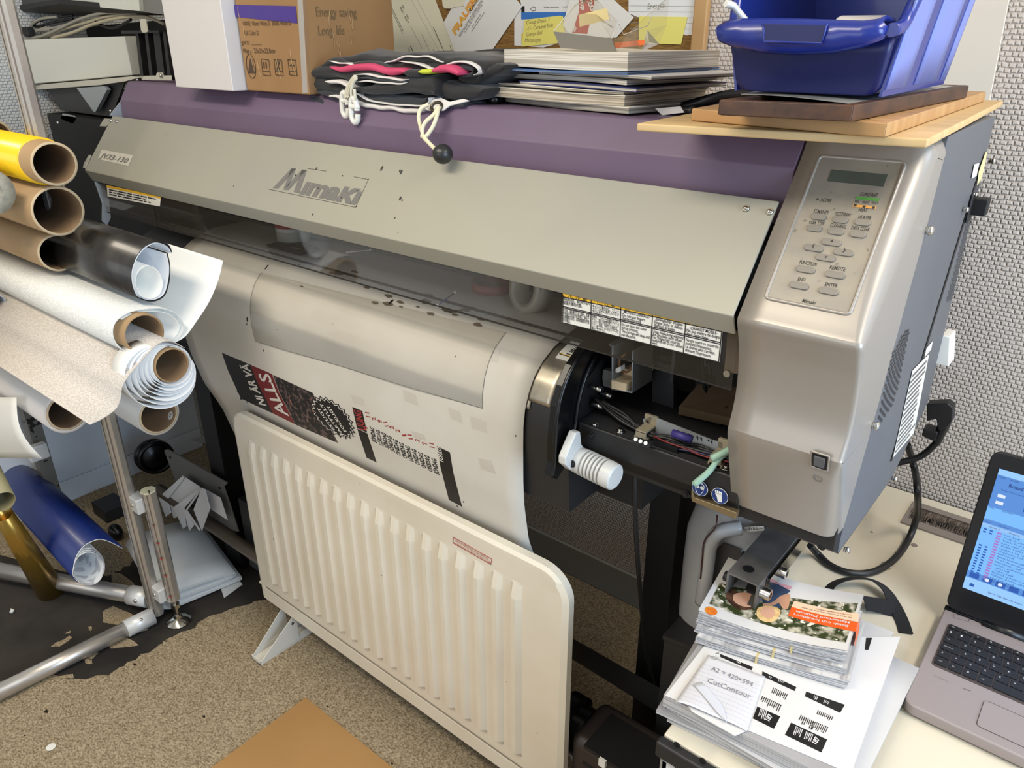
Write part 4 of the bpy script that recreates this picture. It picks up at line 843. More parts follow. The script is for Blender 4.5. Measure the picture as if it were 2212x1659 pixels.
# paper swatch hanging on the take-up unit
SW = thing('swatch_booklet', 'white paper swatch leaves fanned out on the grey take-up plate', 'booklet', tuple(at(400, 1090, 'y', .90)))
mat('paper_white', (208, 206, 204), .7)
for i, (lf, y0_, y1_) in enumerate([([(1270, 660), (1470, 790), (1370, 930), (1200, 1130), (1170, 1135), (1090, 930)], .905, .90), ([(1265, 665), (1290, 680), (1100, 930), (1140, 1075), (1080, 1120), (1000, 905)], .90, .89),
    ([(1470, 795), (1480, 810), (1290, 1020), (1310, 1230), (1275, 1255), (1165, 1015)], .895, .88), ([(1478, 800), (1485, 815), (1300, 1040), (1400, 1210), (1345, 1280), (1285, 1060)], .892, .876), ([(1482, 800), (1488, 812), (1320, 1050), (1470, 1270), (1455, 1280), (1302, 1050)], .890, .872),
    ([(1485, 797), (1520, 815), (1575, 1030), (1485, 1278), (1392, 1040)], .886, .866), ([(1490, 797), (1690, 905), (1770, 1155), (1585, 1035), (1520, 850)], .91, .915)]):
    b = MB(); pl = ply(y0_); b.pxprism(pl, [c5b(*p) for p in lf], -.0008, .0008); obj('leaf', b, 'paper_white', SW)
# ---------------------------------------------------------------- aluminium rack with media rolls
mat('alu', (196, 190, 182), .34, metal=.75, c2=(186, 180, 172), scale=14)
mat('alu_groove', (120, 110, 102), .5, metal=.5)
mat('kraft', (164, 134, 96), .75, c2=(154, 124, 86), scale=12)
mat('kraft_edge', (190, 170, 138), .8)
mat('kraft_inner', (150, 124, 94), .85, c2=(138, 112, 84), scale=10)
mat('mesh_white', (226, 224, 216), .6); mat('sheet_white', (232, 230, 222), .5)
def meshmat(name, c, c2, sc_): mat(name, c, .6, c2=c2, scale=sc_, detail=0, lo=.45, hi=.55, stretch=(.35, 1, 1))
meshmat('banner_mesh', (200, 191, 180), (182, 173, 162), 520)
meshmat('banner_mesh_white', (222, 221, 214), (208, 207, 200), 520)
PX_, PY_ = -1.83, .66
RK = thing('roll_rack', 'aluminium frame rack on a screw foot carrying the media rolls', 'rack', (PX_, PY_, 0))
def prof8(b, p, r, z0, z1, rot=.2):
    b.loft([[V((p[0] + r * math.cos(rot + 2 * PI * (i + .5) / 8), p[1] + r * math.sin(rot + 2 * PI * (i + .5) / 8), z)) for i in range(8)] for z in (z0, z1)])
def groove(b, p, r, z0, z1, a, w_=.0025):
    d = V((math.cos(a), math.sin(a), 0)); s = V((-d.y, d.x, 0)); o = V((p[0], p[1], 0)) + d * (r * .925 + .0004)
    b.poly([o - s * w_ + V((0, 0, z0)), o + s * w_ + V((0, 0, z0)), o + s * w_ + V((0, 0, z1)), o - s * w_ + V((0, 0, z1))])
mp_ = at(338, 1318, 'z', .03); sp_ = at(376, 1296, 'z', .08)
b = MB(); prof8(b, mp_, .0195, .02, 1.85); po = obj('post', b, 'alu', RK)
b = MB()
for a in (-1.75, -.95): groove(b, mp_, .0195, .03, 1.84, a + .2 - .02, .0028)
obj('post_groove', b, 'alu_groove', po)
zt = at(316, 1058, 'y', sp_.y).z; b = MB(); prof8(b, sp_, .0185, .085, zt); p2 = obj('height_post', b, 'alu', RK)
b = MB(); prof8(b, sp_, .0192, zt, zt + .004); obj('end_cap', b, 'kraft_edge' if 0 else mat('cap_cream', (220, 214, 180), .5), p2)
b = MB()
for a in (-1.75, -.95): groove(b, sp_, .0185, .09, zt - .004, a + .18, .0024)
obj('post_groove', b, 'alu_groove', p2)
b = MB(); hp_ = Pl((sp_.x, sp_.y, 0), (.80, .60, 0), (0, 0, 1)); d_ = hp_.n * .0181
hp_.o = hp_.o + d_
for px in ((337, 1137), (346, 1175), (357, 1208), (370, 1245), (374, 1290)):
    q = hp_.uv(*px); b.poly([hp_.at(-.001, q[1], .0008), hp_.at(.009, q[1], .0008), hp_.at(.009, q[1] + .002, .0008), hp_.at(-.001, q[1] + .002, .0008)])
obj('red_marks', b, mat('mark_red', (176, 40, 40), .5), p2)
b = MB(); q = hp_.uv(322, 1066); b.text(hp_, '1', (q[0], q[1]), (q[0] + .0035, q[1]), .011, z=.001, uvs=True)
for i, px in enumerate(((337, 1137), (346, 1175), (357, 1208), (370, 1245), (374, 1290))):
    q = hp_.uv(*px); b.text(hp_, ('JV', '750', 'CJV', 'UJF', 'JFX')[i][:0] or '750', (-.0, q[1] + .0035), (.008, q[1] + .0035), .004, z=.001, uvs=True)
obj('lettering', b, 'pr_black', p2)
for z in (at(312, 1120, 'y', .66).z, .105):
    b = MB(); M_ = (V(mp_) + V(sp_)) / 2; b.box(M_.x - .024, M_.x + .024, M_.y - .020, M_.y + .012, z - .022, z + .022); k_ = obj('clamp_bracket', b, mat('alu_bright', (214, 214, 212), .4, metal=.3), RK, bevel=.003)
    b = MB(); b.sphere(V((M_.x, M_.y - .021, z)), .0055, (1, .6, 1), 12, 8); obj('screw', b, 'screw_steel', k_)
ft = V((sp_.x, sp_.y, 0)); b = MB(); b.cyl(ft + V((0, 0, .02)), ft + V((0, 0, .09)), .0065, n=14); b.lathe(ft + V((0, 0, .055)), (0, 0, 1), [(0, 0), (.013, 0), (.013, .012), (0, .012)], 6); b.lathe(ft, (0, 0, 1), [(0, .0), (.033, .0), (.033, .006), (.024, .014), (.012, .020), (.010, .028), (0, .028)], 28); obj('screw_foot', b, mat('chrome', (190, 188, 180), .15, metal=1), RK, angle=35)
a0 = at(330, 1330, 'z', .024); a1 = at(-60, 1524, 'z', .024)
b = MB(); b.cyl(a0, a1, .0215, n=24); ta = obj('floor_tube', b, 'alu', RK)
b = MB(); tpz = Pl(a1 + V((0, 0, .0218)), (a0 - a1), V((-(a0 - a1).y, (a0 - a1).x, 0)))
L_ = (a0 - a1).length
for i in range(26):
    u = L_ * (.04 + i * .034); b.poly([tpz.at(u, .004, .0), tpz.at(u + .0012, .004, .0), tpz.at(u + .0012, .004 + (.005 if i % 3 else .010), -.002), tpz.at(u, .004 + (.005 if i % 3 else .010), -.002)])
obj('scale_marks', b, 'pr_black', ta)
b = MB(); b.cyl(a0 + (a1 - a0).normalized() * .0, a0 + (a1 - a0).normalized() * .075, .0245, n=24); jn = obj('tube_joint', b, 'alu_bright', RK)
b = MB(); q = a0 + (a1 - a0).normalized() * .02 + V((.012, -.016, .016)); b.sphere(q, .006, (1, 1, .8), 12, 8); obj('screw', b, 'screw_steel', jn)
d0 = at(312, 1290, 'z', .05); d1 = at(-60, 1222, 'z', .05)
b = MB(); b.cyl(d0, d1, .0235, n=8); obj('floor_tube', b, 'alu', RK)
b = MB(); b.cyl(d0 + (d1 - d0).normalized() * -.02, d0 + (d1 - d0).normalized() * .045, .028, n=20); jn = obj('tube_joint', b, 'alu_bright', RK)
b = MB(); b.sphere(d0 + (d1 - d0).normalized() * .005 + V((.01, -.026, .008)), .006, (1, .8, 1), 12, 8); obj('screw', b, 'screw_steel', jn)
r0 = at(95, 1000, 'x', -2.58); b = MB(); b.box(r0.x - .02, r0.x + .02, r0.y - .02, r0.y + .02, .0, 1.2); obj('rear_post', b, mat('alu_dirty', (120, 116, 108), .5, metal=.3, spots=((40, 36, 34), 45, .6)), RK)
b = MB(); q = at(82, 968, 'x', -2.52); b.box(q.x, q.x + .03, q.y - .035, q.y + .02, q.z - .03, q.z + .02); obj('rear_clamp', b, 'alu_bright', RK, bevel=.003)
# cross arms that carry the rolls (behind them)
for z in (1.245, 1.16, 1.09, .90, .79):
    b = MB(); b.cyl(V((PX_ - .01, .69, z)), V((-2.55, .69, z)), .012, n=12); obj('carrier_bar', b, 'alu', RK)
def tube_roll(label, px, y, ro, ri, L=.85, sleeve=None, cat='roll', dz=0., name='cardboard_tube'):
    e = at(*px, 'y', y); t = thing(name, label, cat, tuple(e + V((-L / 2, 0, -ro))), 'media rolls on the rack')
    e2 = e + V((-L, 0, dz))
    b = MB(); b.pipe(e, e2, ro, ri, 48, .012); obj('core', b, 'kraft', t)
    b = MB(); b.pipe(e + V((.0004, 0, 0)), e + V((-.0015, 0, 0)), ro * .995, ri, 48, .012); obj('cut_end', b, 'kraft_edge', t)
    b = MB(); b.pipe(e + V((-.002, 0, 0)), e2, ri + .0003, ri - .0006, 48, .012); obj('inside', b, 'kraft_inner', t)
    if sleeve: b = MB(); b.pipe(e + V((-sleeve[1], 0, 0)), e2, ro + sleeve[2], ro + .0002, 48, .012); obj('vinyl_wrap', b, sleeve[0], t)
    return t, e
mat('vinyl_yellow', (244, 196, 24), .28, coat=.3)
tube_roll('topmost roll of the rack, glossy yellow vinyl on a cardboard tube', (118, 354), .62, .0425, .0375, sleeve=('vinyl_yellow', .055, .004), name='vinyl_roll')
tube_roll('wide bare cardboard tube directly under the yellow roll', (126, 456), .62, .0505, .0455)
tube_roll('narrow bare cardboard tube between the wide tube and the white sheets', (126, 546), .62, .0405, .036)
tube_roll('cardboard tube wrapped in grey white film, oval 57 sticker inside, lowest on the rack', (343, 897), .735, .0475, .0425, L=1.1, sleeve=(mat('film_grey', (188, 184, 176), .35), .0, .004), name='vinyl_roll')
q = Pl(at(372, 904, 'y', .775), (-.5, .0, -.86), (-.80, .1, .47)); 
b = MB(); pq = at(374, 903, 'x', at(343, 897, 'y', .735).x - .012); ec = at(343, 897, 'y', .735); dn = V((0, .86, -.5)); st_ = Pl(ec + dn * .0405 + V((-.017, 0, 0)), (0, -.5, -.86), V((0, -.86, .5)).cross(V((0, -.5, -.86))))
b.disc(st_, 0, 0, .0105, 0); SK = obj('sticker', b, 'label_white', COL.objects['vinyl_roll.001'])
b = MB(); b.text(st_, '57', (-.0055, -.003), (.0055, -.003), .0065, z=.0008, uvs=True); s57 = obj('sticker_number', b, 'pr_black', COL.objects['vinyl_roll.001'])
tube_roll('cardboard tube in loose white film on the left of the rack post, dark inside', (146, 890), .58, .046, .041, sleeve=(mat('film_white', (214, 208, 200), .35), .0, .007), name='vinyl_roll')
# roll cut by the left edge of the photograph
e = at(-20, 415, 'y', .515); b = MB(); b.pipe(e, e + V((-.5, 0, 0)), .043, .02, 36); b.cyl(e + V((-.004, 0, 0)), e + V((-.006, 0, 0)), .04, n=36); tag(obj('vinyl_roll', b, mat('roll_greyprint', (170, 166, 150), .5, c2=(140, 138, 126), scale=60)), 'grey wrapped roll end between the yellow roll and wide tube at far left', 'roll', 'media rolls on the rack')
e = at(-8, 655, 'y', .54); b = MB(); b.pipe(e, e + V((-.4, 0, 0)), .021, .018, 30); b.cyl(e + V((-.05, 0, 0)), e + V((-.052, 0, 0)), .0185, n=30); tag(obj('vinyl_roll', b, mat('roll_bluewhite', (176, 182, 190), .5)), 'thin pale roll end at far left beside the mesh banner', 'roll', 'media rolls on the rack')
e = at(-12, 300, 'y', .69); b = MB(); b.pipe(e, e + V((-.5, 0, 0)), .045, .04, 36); tag(obj('cardboard_tube', b, 'kraft_edge'), 'pale cardboard tube end peeking above the yellow roll at far left', 'roll', 'media rolls on the rack')
def swept(px, x_, x2, m, th=.0012, sub=5, skew=0.):
    """sheet whose end profile is seen at x = x_, running back to x2 parallel to the rolls"""
    pl = plx(x_); P = smooth_path([V((0,) + tuple(pl.uv(*p))) for p in px], sub)
    b = MB(); b.sm = True
    b.grid(lambda a, c: V((x_ + (x2 - x_) * c + skew * a, P[int(round(a * (len(P) - 1)))].y, P[int(round(a * (len(P) - 1)))].z)), len(P) - 1, 1, th); return b
# black banner roll
bx0 = at(330, 585, 'y', .66).x
t = thing('banner_roll', 'black banner roll with white inside lying above the white banner', 'roll', tuple(at(260, 560, 'y', .63)), 'media rolls on the rack')
outer = [(372, 545), (366, 530), (352, 523), (333, 522), (312, 532), (298, 548), (289, 566), (283, 588), (284, 612), (290, 632), (300, 645), (330, 652), (355, 640), (366, 610), (368, 575), (362, 545)]
mat('vinyl_black', (30, 28, 26), .3, c2=(58, 54, 48), scale=14, detail=5, lo=.5, hi=.75, coat=.2)
obj('black_face', swept(outer, bx0, bx0 - .42, 'vinyl_black', -.001), 'vinyl_black', t)
pl_ = plx(bx0 + .001); 
obj('white_face', swept([(370, 547), (363, 535), (350, 527), (333, 526), (314, 536), (300, 551), (292, 567), (286, 588), (287, 611), (293, 630), (302, 642), (328, 648), (352, 637), (362, 610), (365, 576), (359, 548)], bx0 + .0015, bx0 - .4, 'sheet_white', .0005), mat('sheet_bluewhite', (206, 208, 210), .45), t)
obj('inner_coil', swept([(293, 622), (293, 600), (300, 585), (314, 575), (330, 576), (345, 590), (352, 612), (345, 636), (325, 646), (305, 640), (296, 622)], bx0 - .002, bx0 - .38, 'sheet_white', .0008), 'sheet_white', t)
# white mesh banner roll with a loose end standing up
wx = at(300, 718, 'y', .60).x
t = thing('banner_roll', 'white mesh banner roll with its loose end standing up over the black roll', 'roll', tuple(at(180, 690, 'y', .60)), 'media rolls on the rack')
obj('loose_sheet', swept([(482, 563), (472, 605), (452, 652), (425, 694), (400, 727), (372, 742), (348, 748)], wx, wx - .75, 'sheet_white', .001), 'sheet_white', t)
obj('wound_sheet', swept([(348, 748), (328, 762), (300, 766), (268, 758), (248, 738), (243, 712), (254, 690), (280, 674), (315, 667), (350, 666), (376, 674), (392, 690), (398, 708), (388, 728), (368, 740), (348, 744)], wx - .002, wx - .95, 'banner_mesh_white', .0012), 'banner_mesh_white', t)
obj('inner_turn', swept([(262, 690), (290, 676), (325, 672), (360, 676), (380, 690), (388, 708), (378, 728), (352, 740)], wx - .008, wx - .9, 'sheet_white', .001), 'sheet_white', t)
e = at(305, 718, 'y', .605); b = MB(); b.pipe(e + V((.012, 0, 0)), e + V((-.9, 0, 0)), .0385, .0355, 40); cr = obj('core', b, 'kraft', t); b = MB(); b.pipe(e + V((.011, 0, 0)), e + V((-.9, 0, 0)), .0356, .0352, 40); obj('core_inside', b, 'kraft_inner', cr)
# banner roll with many turns and a mesh sheet hanging down
mx = at(372, 790, 'y', .63).x
t = thing('banner_roll', 'many turned white banner roll with a beige mesh sheet hanging towards lower left', 'roll', tuple(at(200, 800, 'y', .62)), 'media rolls on the rack')
obj('hanging_mesh', swept([(398, 752), (370, 738), (345, 742), (322, 762), (299, 788), (276, 816), (264, 838), (261, 861), (252, 882), (225, 903), (194, 918)], mx + .002, mx - .9, 'banner_mesh', .0012), 'banner_mesh', t)
b = MB(); b.sm = True; pl = plx(mx)
for k_ in range(9):
    f_ = k_ / 8; f2 = f_ ** 1.6; cx, cy = 373 - 22 * f2, 790 + 27 * f2; rx, ry = 43 + 34 * f2, 43 + 26 * f2; nn_ = 44
    P = [pl.uv(cx + rx * math.cos(2 * PI * i / nn_ + .4), cy + ry * math.sin(2 * PI * i / nn_ + .4)) for i in range(nn_)]
    xo = mx - .001 - .004 * (k_ % 3)
    b.loft([[V((xo, p[0], p[1])) for p in P], [V((mx - .06, p[0], p[1])) for p in P]], True, False)
obj('wound_sheet', b, mat('sheet_layers', (226, 226, 224), .5), t, solid=.0011)
e = at(371, 789, 'y', .63); b = MB(); b.pipe(e + V((.001, 0, 0)), e + V((-.9, 0, 0)), .034, .0315, 40); cr = obj('core', b, 'kraft', t); b = MB(); b.pipe(e, e + V((-.9, 0, 0)), .0316, .0312, 40); obj('core_inside', b, 'kraft_inner', cr)
# loose papers at the far left
b = MB(); pl = ply(.50); b.grid(lambda a, c: pl.at(*(pl.uv(-60, 858) * (1 - a) * (1 - c) + pl.uv(24, 862) * a * (1 - c) + pl.uv(80, 994) * a * c + pl.uv(-60, 988) * (1 - a) * c), .03 * math.sin(PI * c) * .6 - .012 * a), 8, 8, .0006); tag(obj('paper_sheet', b, 'sheet_white', smooth=True), 'white curled sheet hanging over the top of the blue roll at far left', 'paper')
b = MB(); pl = ply(.60); b.grid(lambda a, c: pl.at(*(pl.uv(-60, 800) * (1 - a) * (1 - c) + pl.uv(96, 822) * a * (1 - c) + pl.uv(34, 884) * a * c + pl.uv(-60, 862) * (1 - a) * c), -.02 * math.sin(PI * a)), 8, 8, .0006); tag(obj('paper_sheet', b, mat('sheet_cream', (206, 198, 172), .5), smooth=True), 'cream curled sheet behind the hanging mesh at far left', 'paper')
b = MB(); pl = ply(.56); b.grid(lambda a, c: pl.at(*(pl.uv(-60, 828) * (1 - a) * (1 - c) + pl.uv(33, 822) * a * (1 - c) + pl.uv(14, 862) * a * c + pl.uv(-60, 872) * (1 - a) * c), -.01 * math.sin(PI * a)), 6, 6, .0006); tag(obj('paper_sheet', b, mat('sheet_cream2', (214, 208, 186), .5), smooth=True), 'small cream paper corner between cream and white sheets at far left', 'paper')
# blue vinyl roll
c5 = lambda x, y: (x / 3.95, 960 + y / 3.95)
P1 = at(*c5(755, 1060), 'y', .56); P0 = at(-40, 985, 'y', .66)
a_ = (P1 - P0).normalized(); u_ = V((0, 1, 0)); u_ = (u_ - a_ * u_.dot(a_)).normalized(); ch = Pl(P1, u_, a_.cross(u_))
t = thing('vinyl_roll', 'dark blue vinyl roll hanging down with white printed backing inside', 'roll', tuple(P1), 'media rolls on the rack')
mat('vinyl_blue', (22, 42, 104), .38, coat=.1)
L_ = (P1 - P0).length + .1
def along(px, h0, h1, th, skew=0):
    P = smooth_path([V((0,) + tuple(ch.uv(*c5(*p)))) for p in px], 5); b = MB(); b.sm = True; n_ = len(P) - 1
    b.grid(lambda a, c: ch.at(P[int(round(a * n_))].y, P[int(round(a * n_))].z, 0) + a_ * (h0 + (h1 - h0) * c), n_, 1, th); return b
obj('blue_face', along([(690, 1190), (640, 1160), (612, 1110), (620, 1040), (640, 960), (690, 880), (760, 830), (850, 803), (940, 825), (1048, 878)], 0, -L_, .0012), 'vinyl_blue', t)
obj('backing_edge', along([(694, 1188), (646, 1156), (620, 1108), (627, 1042), (647, 964), (694, 886), (762, 837), (850, 810), (938, 832), (1044, 885)], .0012, -.04, .0006), 'sheet_white', t)
b = MB(); b.sm = True
for k_ in range(3):
    f_ = k_ / 2; P = [ch.uv(*c5(757 + 4 * f_ + (128 + 10 * f_) * math.cos(2 * PI * i / 40), 1060 - 12 * f_ + (140 + 16 * f_) * math.sin(2 * PI * i / 40))) for i in range(40)]
    b.loft([[ch.at(p[0], p[1], .002 - .003 * k_) for p in P], [ch.at(p[0], p[1], -.5) for p in P]], True, False)
b.mi = 0; obj('coil', b, mat('backing_print', (206, 206, 204), .5, c2=(168, 168, 170), scale=32, detail=1, lo=.48, hi=.52), t, solid=.001)
# gold vinyl tube and crumpled tube end
P0, P1 = at(6, 1110, 'y', .44), at(127, 1303, 'y', .545)
t = thing('vinyl_roll', 'metallic gold vinyl cone hanging in front of the blue roll', 'roll', tuple(P1), 'media rolls on the rack')
mat('vinyl_gold', (150, 118, 50), .22, metal=.7)
b = MB(); b.pipe(P1, P0, .0405, .0395, 44); sk = obj('gold_face', b, 'vinyl_gold', t)
for v in sk.data.vertices:
    d = (v.co - P1).dot((P0 - P1).normalized()) / (P0 - P1).length; ax_ = P1 + (P0 - P1) * d; v.co = ax_ + (v.co - ax_) * (1 - .45 * d)
d_ = (P1 - P0).normalized(); b = MB(); b.pipe(P1 + d_ * .0015, P1 - d_ * .001, .0407, .039, 44); obj('white_rim', b, 'sheet_white', t)
b = MB(); e = at(2, 1084, 'y', .44); b.pipe(e, e + V((-.3, .05, .02)), .030, .029, 40, .10); tag(obj('vinyl_roll', b, mat('foil_inside', (176, 168, 130), .4, metal=.2), smooth=True), 'crumpled tube end of pale gold foil at the left edge above the gold cone', 'roll', 'media rolls on the rack')
# ---------------------------------------------------------------- things lying on top of the printer
mat('box_white', (206, 202, 200), .6); mat('cardboard', (156, 121, 80), .8, c2=(146, 111, 72), scale=5, stretch=(1, 1, .3))
yf = .925
A, B = at(381, 190, 'y', yf), at(503, 194, 'y', yf)
b = MB(); b.box(A.x, B.x, yf, 1.16, ZT + .001, 1.74); WB = obj('white_box', b, 'box_white', bevel=.002); tag(WB, 'tall plain white box on the left of the printer top', 'box')
yf = .955; A, B = at(524, 196, 'y', yf), at(668, 203, 'y', yf); yb2 = at(853, 100, 'x', B.x).y
A.x = max(A.x, WB.location.x + .001)
A.x = at(503, 194, 'y', .925).x + .004
b = MB(); b.box(A.x, B.x, yf, yb2, ZT + .001, 1.60); CB = obj('cardboard_box', b, 'cardboard', bevel=.003); tag(CB, 'brown taped cardboard box of lamps beside the white box', 'box')
f1, f2 = ply(yf), plx(B.x)
k9 = lambda x, y: (490 + x / 5.978, y / 5.978)
b = MB(); b.mark(f1, [k9(25, 60), k9(895, 80), k9(915, 300), k9(35, 210)], .001); obj('purple_tape', b, mat('tape_purple', (66, 44, 130), .25), CB)
b = MB(); b.mark(f1, [k9(915, -40), k9(985, -40), k9(1050, 1200), k9(985, 1210)], .0012); b.mark(f2, [k9(985, -40), k9(1010, -40), k9(1065, 1100), k9(1050, 1200)], .0012)
obj('clear_tape', b, 'clear_film', CB)
b = MB()
for t, p, q in (('WWD  Warm White D  3000K White D', (215, 335), (830, 325)), ('Full Color D', (232, 455), (420, 452)), ('Meas:', (220, 685), (325, 683)), ('23x21x22.8cm', (360, 684), (630, 686)), ('pcs: ____', (205, 572), (455, 568))): b.text(f1, t, k9(*p), k9(*q), .0085, z=.0012)
for x0 in (445, 610, 790):
    c_ = [k9(x0, 770 if x0 != 445 else 760), k9(x0 + 100, 775), k9(x0 + 122, 980), k9(x0 + 25, 965)]
    for p, q in zip(c_, c_[1:] + c_[:1]): b.tube([f1.px(*p, h=.0008), f1.px(*q, h=.0008)], .0006, 4)
    b.mark(f1, [k9(x0 + 20, 915), k9(x0 + 115, 920), k9(x0 + 115, 930), k9(x0 + 20, 925)], .001)
for x0 in (470, 500): b.mark(f1, [k9(x0, 800), k9(x0 + 14, 800), k9(x0 + 22, 880), k9(x0 + 8, 880)], .001)
b.mark(f1, [k9(630, 790), k9(690, 795), k9(670, 850), k9(690, 905), k9(645, 905), k9(655, 850)], .001)
b.mark(f1, [k9(810, 850), k9(845, 815), k9(890, 855), k9(850, 850), k9(862, 915), k9(855, 915), k9(845, 850)], .001)
u, v = f1.uv(*k9(315, 855)); b.tube([f1.at(u + .0155 * math.cos(a * PI / 12), v + .0225 * math.sin(a * PI / 12), .0008) for a in range(24)], .0007, 4, closed=True)
b.mark(f1, [k9(300, 760), k9(320, 760), k9(375, 945), k9(280, 945)], .001); obj('printed_marks', b, mat('box_print', (74, 56, 38), .7), CB)
b = MB(); b.text(f2, 'Energy saving', k9(1155, 210), k9(1675, 218), .0165, z=.0012); b.text(f2, 'Long  life', k9(1185, 455), k9(1518, 447), .0165, z=.0012); obj('printed_words', b, mat('box_print2', (112, 92, 62), .7), CB)
b = MB(); r = random.Random(4)
for i in range(16):
    f_, X0, X1 = (f1, 60, 880) if i % 2 else (f2, 1090, 2080)
    x = r.uniform(X0, X1); y = r.uniform(40, 750); L = r.uniform(90, 420); dx = r.uniform(-20, 60) * L / 200
    p = [f_.px(*k9(x, y), h=.001), f_.px(*k9(x + dx * .4 + r.uniform(-8, 8), y + L * .5), h=.0016), f_.px(*k9(x + dx, min(y + L, 1050)), h=.001)]
    b.tube(p, lambda t: .0001 + .00035 * math.sin(PI * t), 5, sub=4)
obj('tape_creases', b, mat('tape_shine', (196, 168, 124), .2), CB)
# folded black fabric banner
kf = lambda x, y: (640 + x / 4.706, 90 + y / 4.706)
mat('fabric_black', (20, 19, 20), .75, c2=(30, 29, 30), scale=20, sheen=.2, bump=.1, bscale=60); mat('fabric_slate', (34, 38, 44), .75, sheen=.2); mat('fabric_white', (216, 212, 208), .75); mat('fabric_pink', (196, 66, 104), .7); mat('fabric_yellow', (196, 206, 60), .7)
FB = thing('folded_banner', 'folded black fabric banner with pink stripe and white hooks beside the cardboard box', 'banner', (-1.1, 1.05, ZT))
def fold_(name, px, y0, y1, t, m, n=8, drop=0.):
    P = [ply(y0).px(*kf(*p)) for p in px]; P = smooth_path(P, n); rings = []; rn = random.Random(len(px) * 31 + int(px[0][0])); f1_, f2_, g_ = rn.uniform(30, 60), rn.uniform(80, 130), rn.uniform(0, 6)
    for p in P: p.z += .0016 * math.sin(p.x * f1_ + g_) + .0010 * math.sin(p.x * f2_ + 2 * g_); p.y += .004 * math.sin(p.x * f1_ * .7 + g_ * 3)
    N = len(P)
    for i, p in enumerate(P):
        tt = t(i / (N - 1)) if callable(t) else t; tt *= min(1, .25 + 4 * min(i, N - 1 - i) / N)
        sec = [(y1, tt), (y0 + tt * 1.5, tt)] + [(y0 + tt * 1.5 - tt * 1.5 * math.sin(a), tt * math.cos(a)) for a in (PI / 4, PI / 2, 3 * PI / 4)] + [(y0 + tt * 1.5, -tt), (y1, -tt)]
        rings.append([V((p.x + (p.x + 1.1) * (yy - y0) * .0, yy, p.z + dz)) for yy, dz in sec])
    b = MB(); b.sm = True; b.loft(rings); return obj(name, b, m, FB)
fold_('fabric_layer', [(130, 560), (230, 610), (320, 660), (440, 685), (700, 705), (1000, 728), (1250, 715), (1420, 655), (1700, 655)], .972, 1.24, .0075, 'fabric_slate')
fold_('white_hem', [(330, 545), (470, 580), (640, 628), (900, 680), (1180, 700), (1330, 665)], .962, 1.1, .0042, 'fabric_white')
fold_('fabric_layer', [(200, 500), (400, 555), (650, 575), (950, 610), (1200, 615), (1320, 590)], .966, 1.2, .008, 'fabric_slate')
fold_('white_edge', [(600, 535), (720, 585), (950, 640), (1180, 655), (1330, 610), (1340, 560)], .960, 1.1, .0012, 'fabric_white')
fold_('fabric_layer', [(560, 490), (850, 475), (1100, 450), (1330, 440), (1400, 520)], .957, 1.22, lambda t: .007 + .013 * t, 'fabric_black')
fold_('fabric_layer', [(1390, 470), (1560, 510), (1750, 530), (1890, 500)], .975, 1.25, lambda t: .018 - .010 * t, 'fabric_black')
fold_('white_edge', [(290, 400), (380, 400), (470, 425), (530, 465)], .958, 1.1, .0035, 'fabric_white')
fold_('fabric_layer', [(105, 400), (160, 440), (260, 450), (420, 470), (560, 480)], .968, 1.25, lambda t: .022 - .014 * t, 'fabric_black')
for i in range(3): fold_('white_edge', [(600, 320 + i * 38), (800, 358 + i * 30), (1000, 378 + i * 22), (1115, 378 + i * 14)], .955, 1.15, .0016, 'fabric_white' if i != 1 else 'fabric_slate')
fold_('fabric_layer', [(600, 350), (800, 385), (1000, 398), (1140, 392)], .962, 1.2, .007, 'fabric_black')
fold_('fabric_layer', [(115, 330), (230, 300), (420, 320), (640, 330), (900, 330)], .964, 1.25, .0115, 'fabric_black')
fold_('pink_stripe', [(340, 262), (480, 275), (680, 262), (830, 280), (980, 305), (1098, 322)], .958, 1.02, .0058, 'fabric_pink')
fold_('fabric_layer', [(1090, 330), (1170, 335), (1250, 325)], .958, 1.1, .006, 'fabric_black')
fold_('yellow_stripe', [(1240, 318), (1300, 313), (1365, 306)], .957, 1.0, .0038, 'fabric_yellow')
fold_('pink_stripe', [(1365, 300), (1480, 292), (1560, 300), (1640, 318)], .960, 1.02, .0062, 'fabric_pink')
fold_('fabric_layer', [(225, 258), (360, 215), (520, 245), (700, 240), (960, 270)], .970, 1.2, .007, 'fabric_black')
fold_('white_edge', [(330, 200), (400, 215), (520, 240), (640, 250)], .966, 1.05, .0012, 'fabric_white')
fold_('fabric_layer', [(360, 190), (600, 190), (850, 205), (1000, 230), (1350, 270), (1600, 260)], .985, 1.22, .010, 'fabric_black')
fold_('fabric_layer', [(870, 245), (1050, 160), (1300, 165), (1500, 215), (1700, 210), (1860, 250), (1915, 320)], .985, 1.2, .007, 'fabric_black')
fold_('white_edge', [(860, 240), (960, 195), (1060, 150), (1200, 148), (1320, 165), (1480, 210)], .980, 1.05, .0014, 'fabric_white')
fold_('white_edge', [(1040, 200), (1180, 225), (1300, 265), (1400, 280), (1480, 235), (1600, 210), (1740, 225), (1830, 270), (1845, 320), (1800, 345)], .976, 1.05, .0016, 'fabric_white')
fold_('fabric_layer', [(1440, 300), (1560, 260), (1700, 255), (1780, 290), (1780, 330), (1680, 340)], .980, 1.15, .004, 'fabric_slate')
fold_('fabric_layer', [(1650, 365), (1800, 385), (1900, 350), (1990, 290), (2100, 260)], .99, 1.2, .009, 'fabric_black')
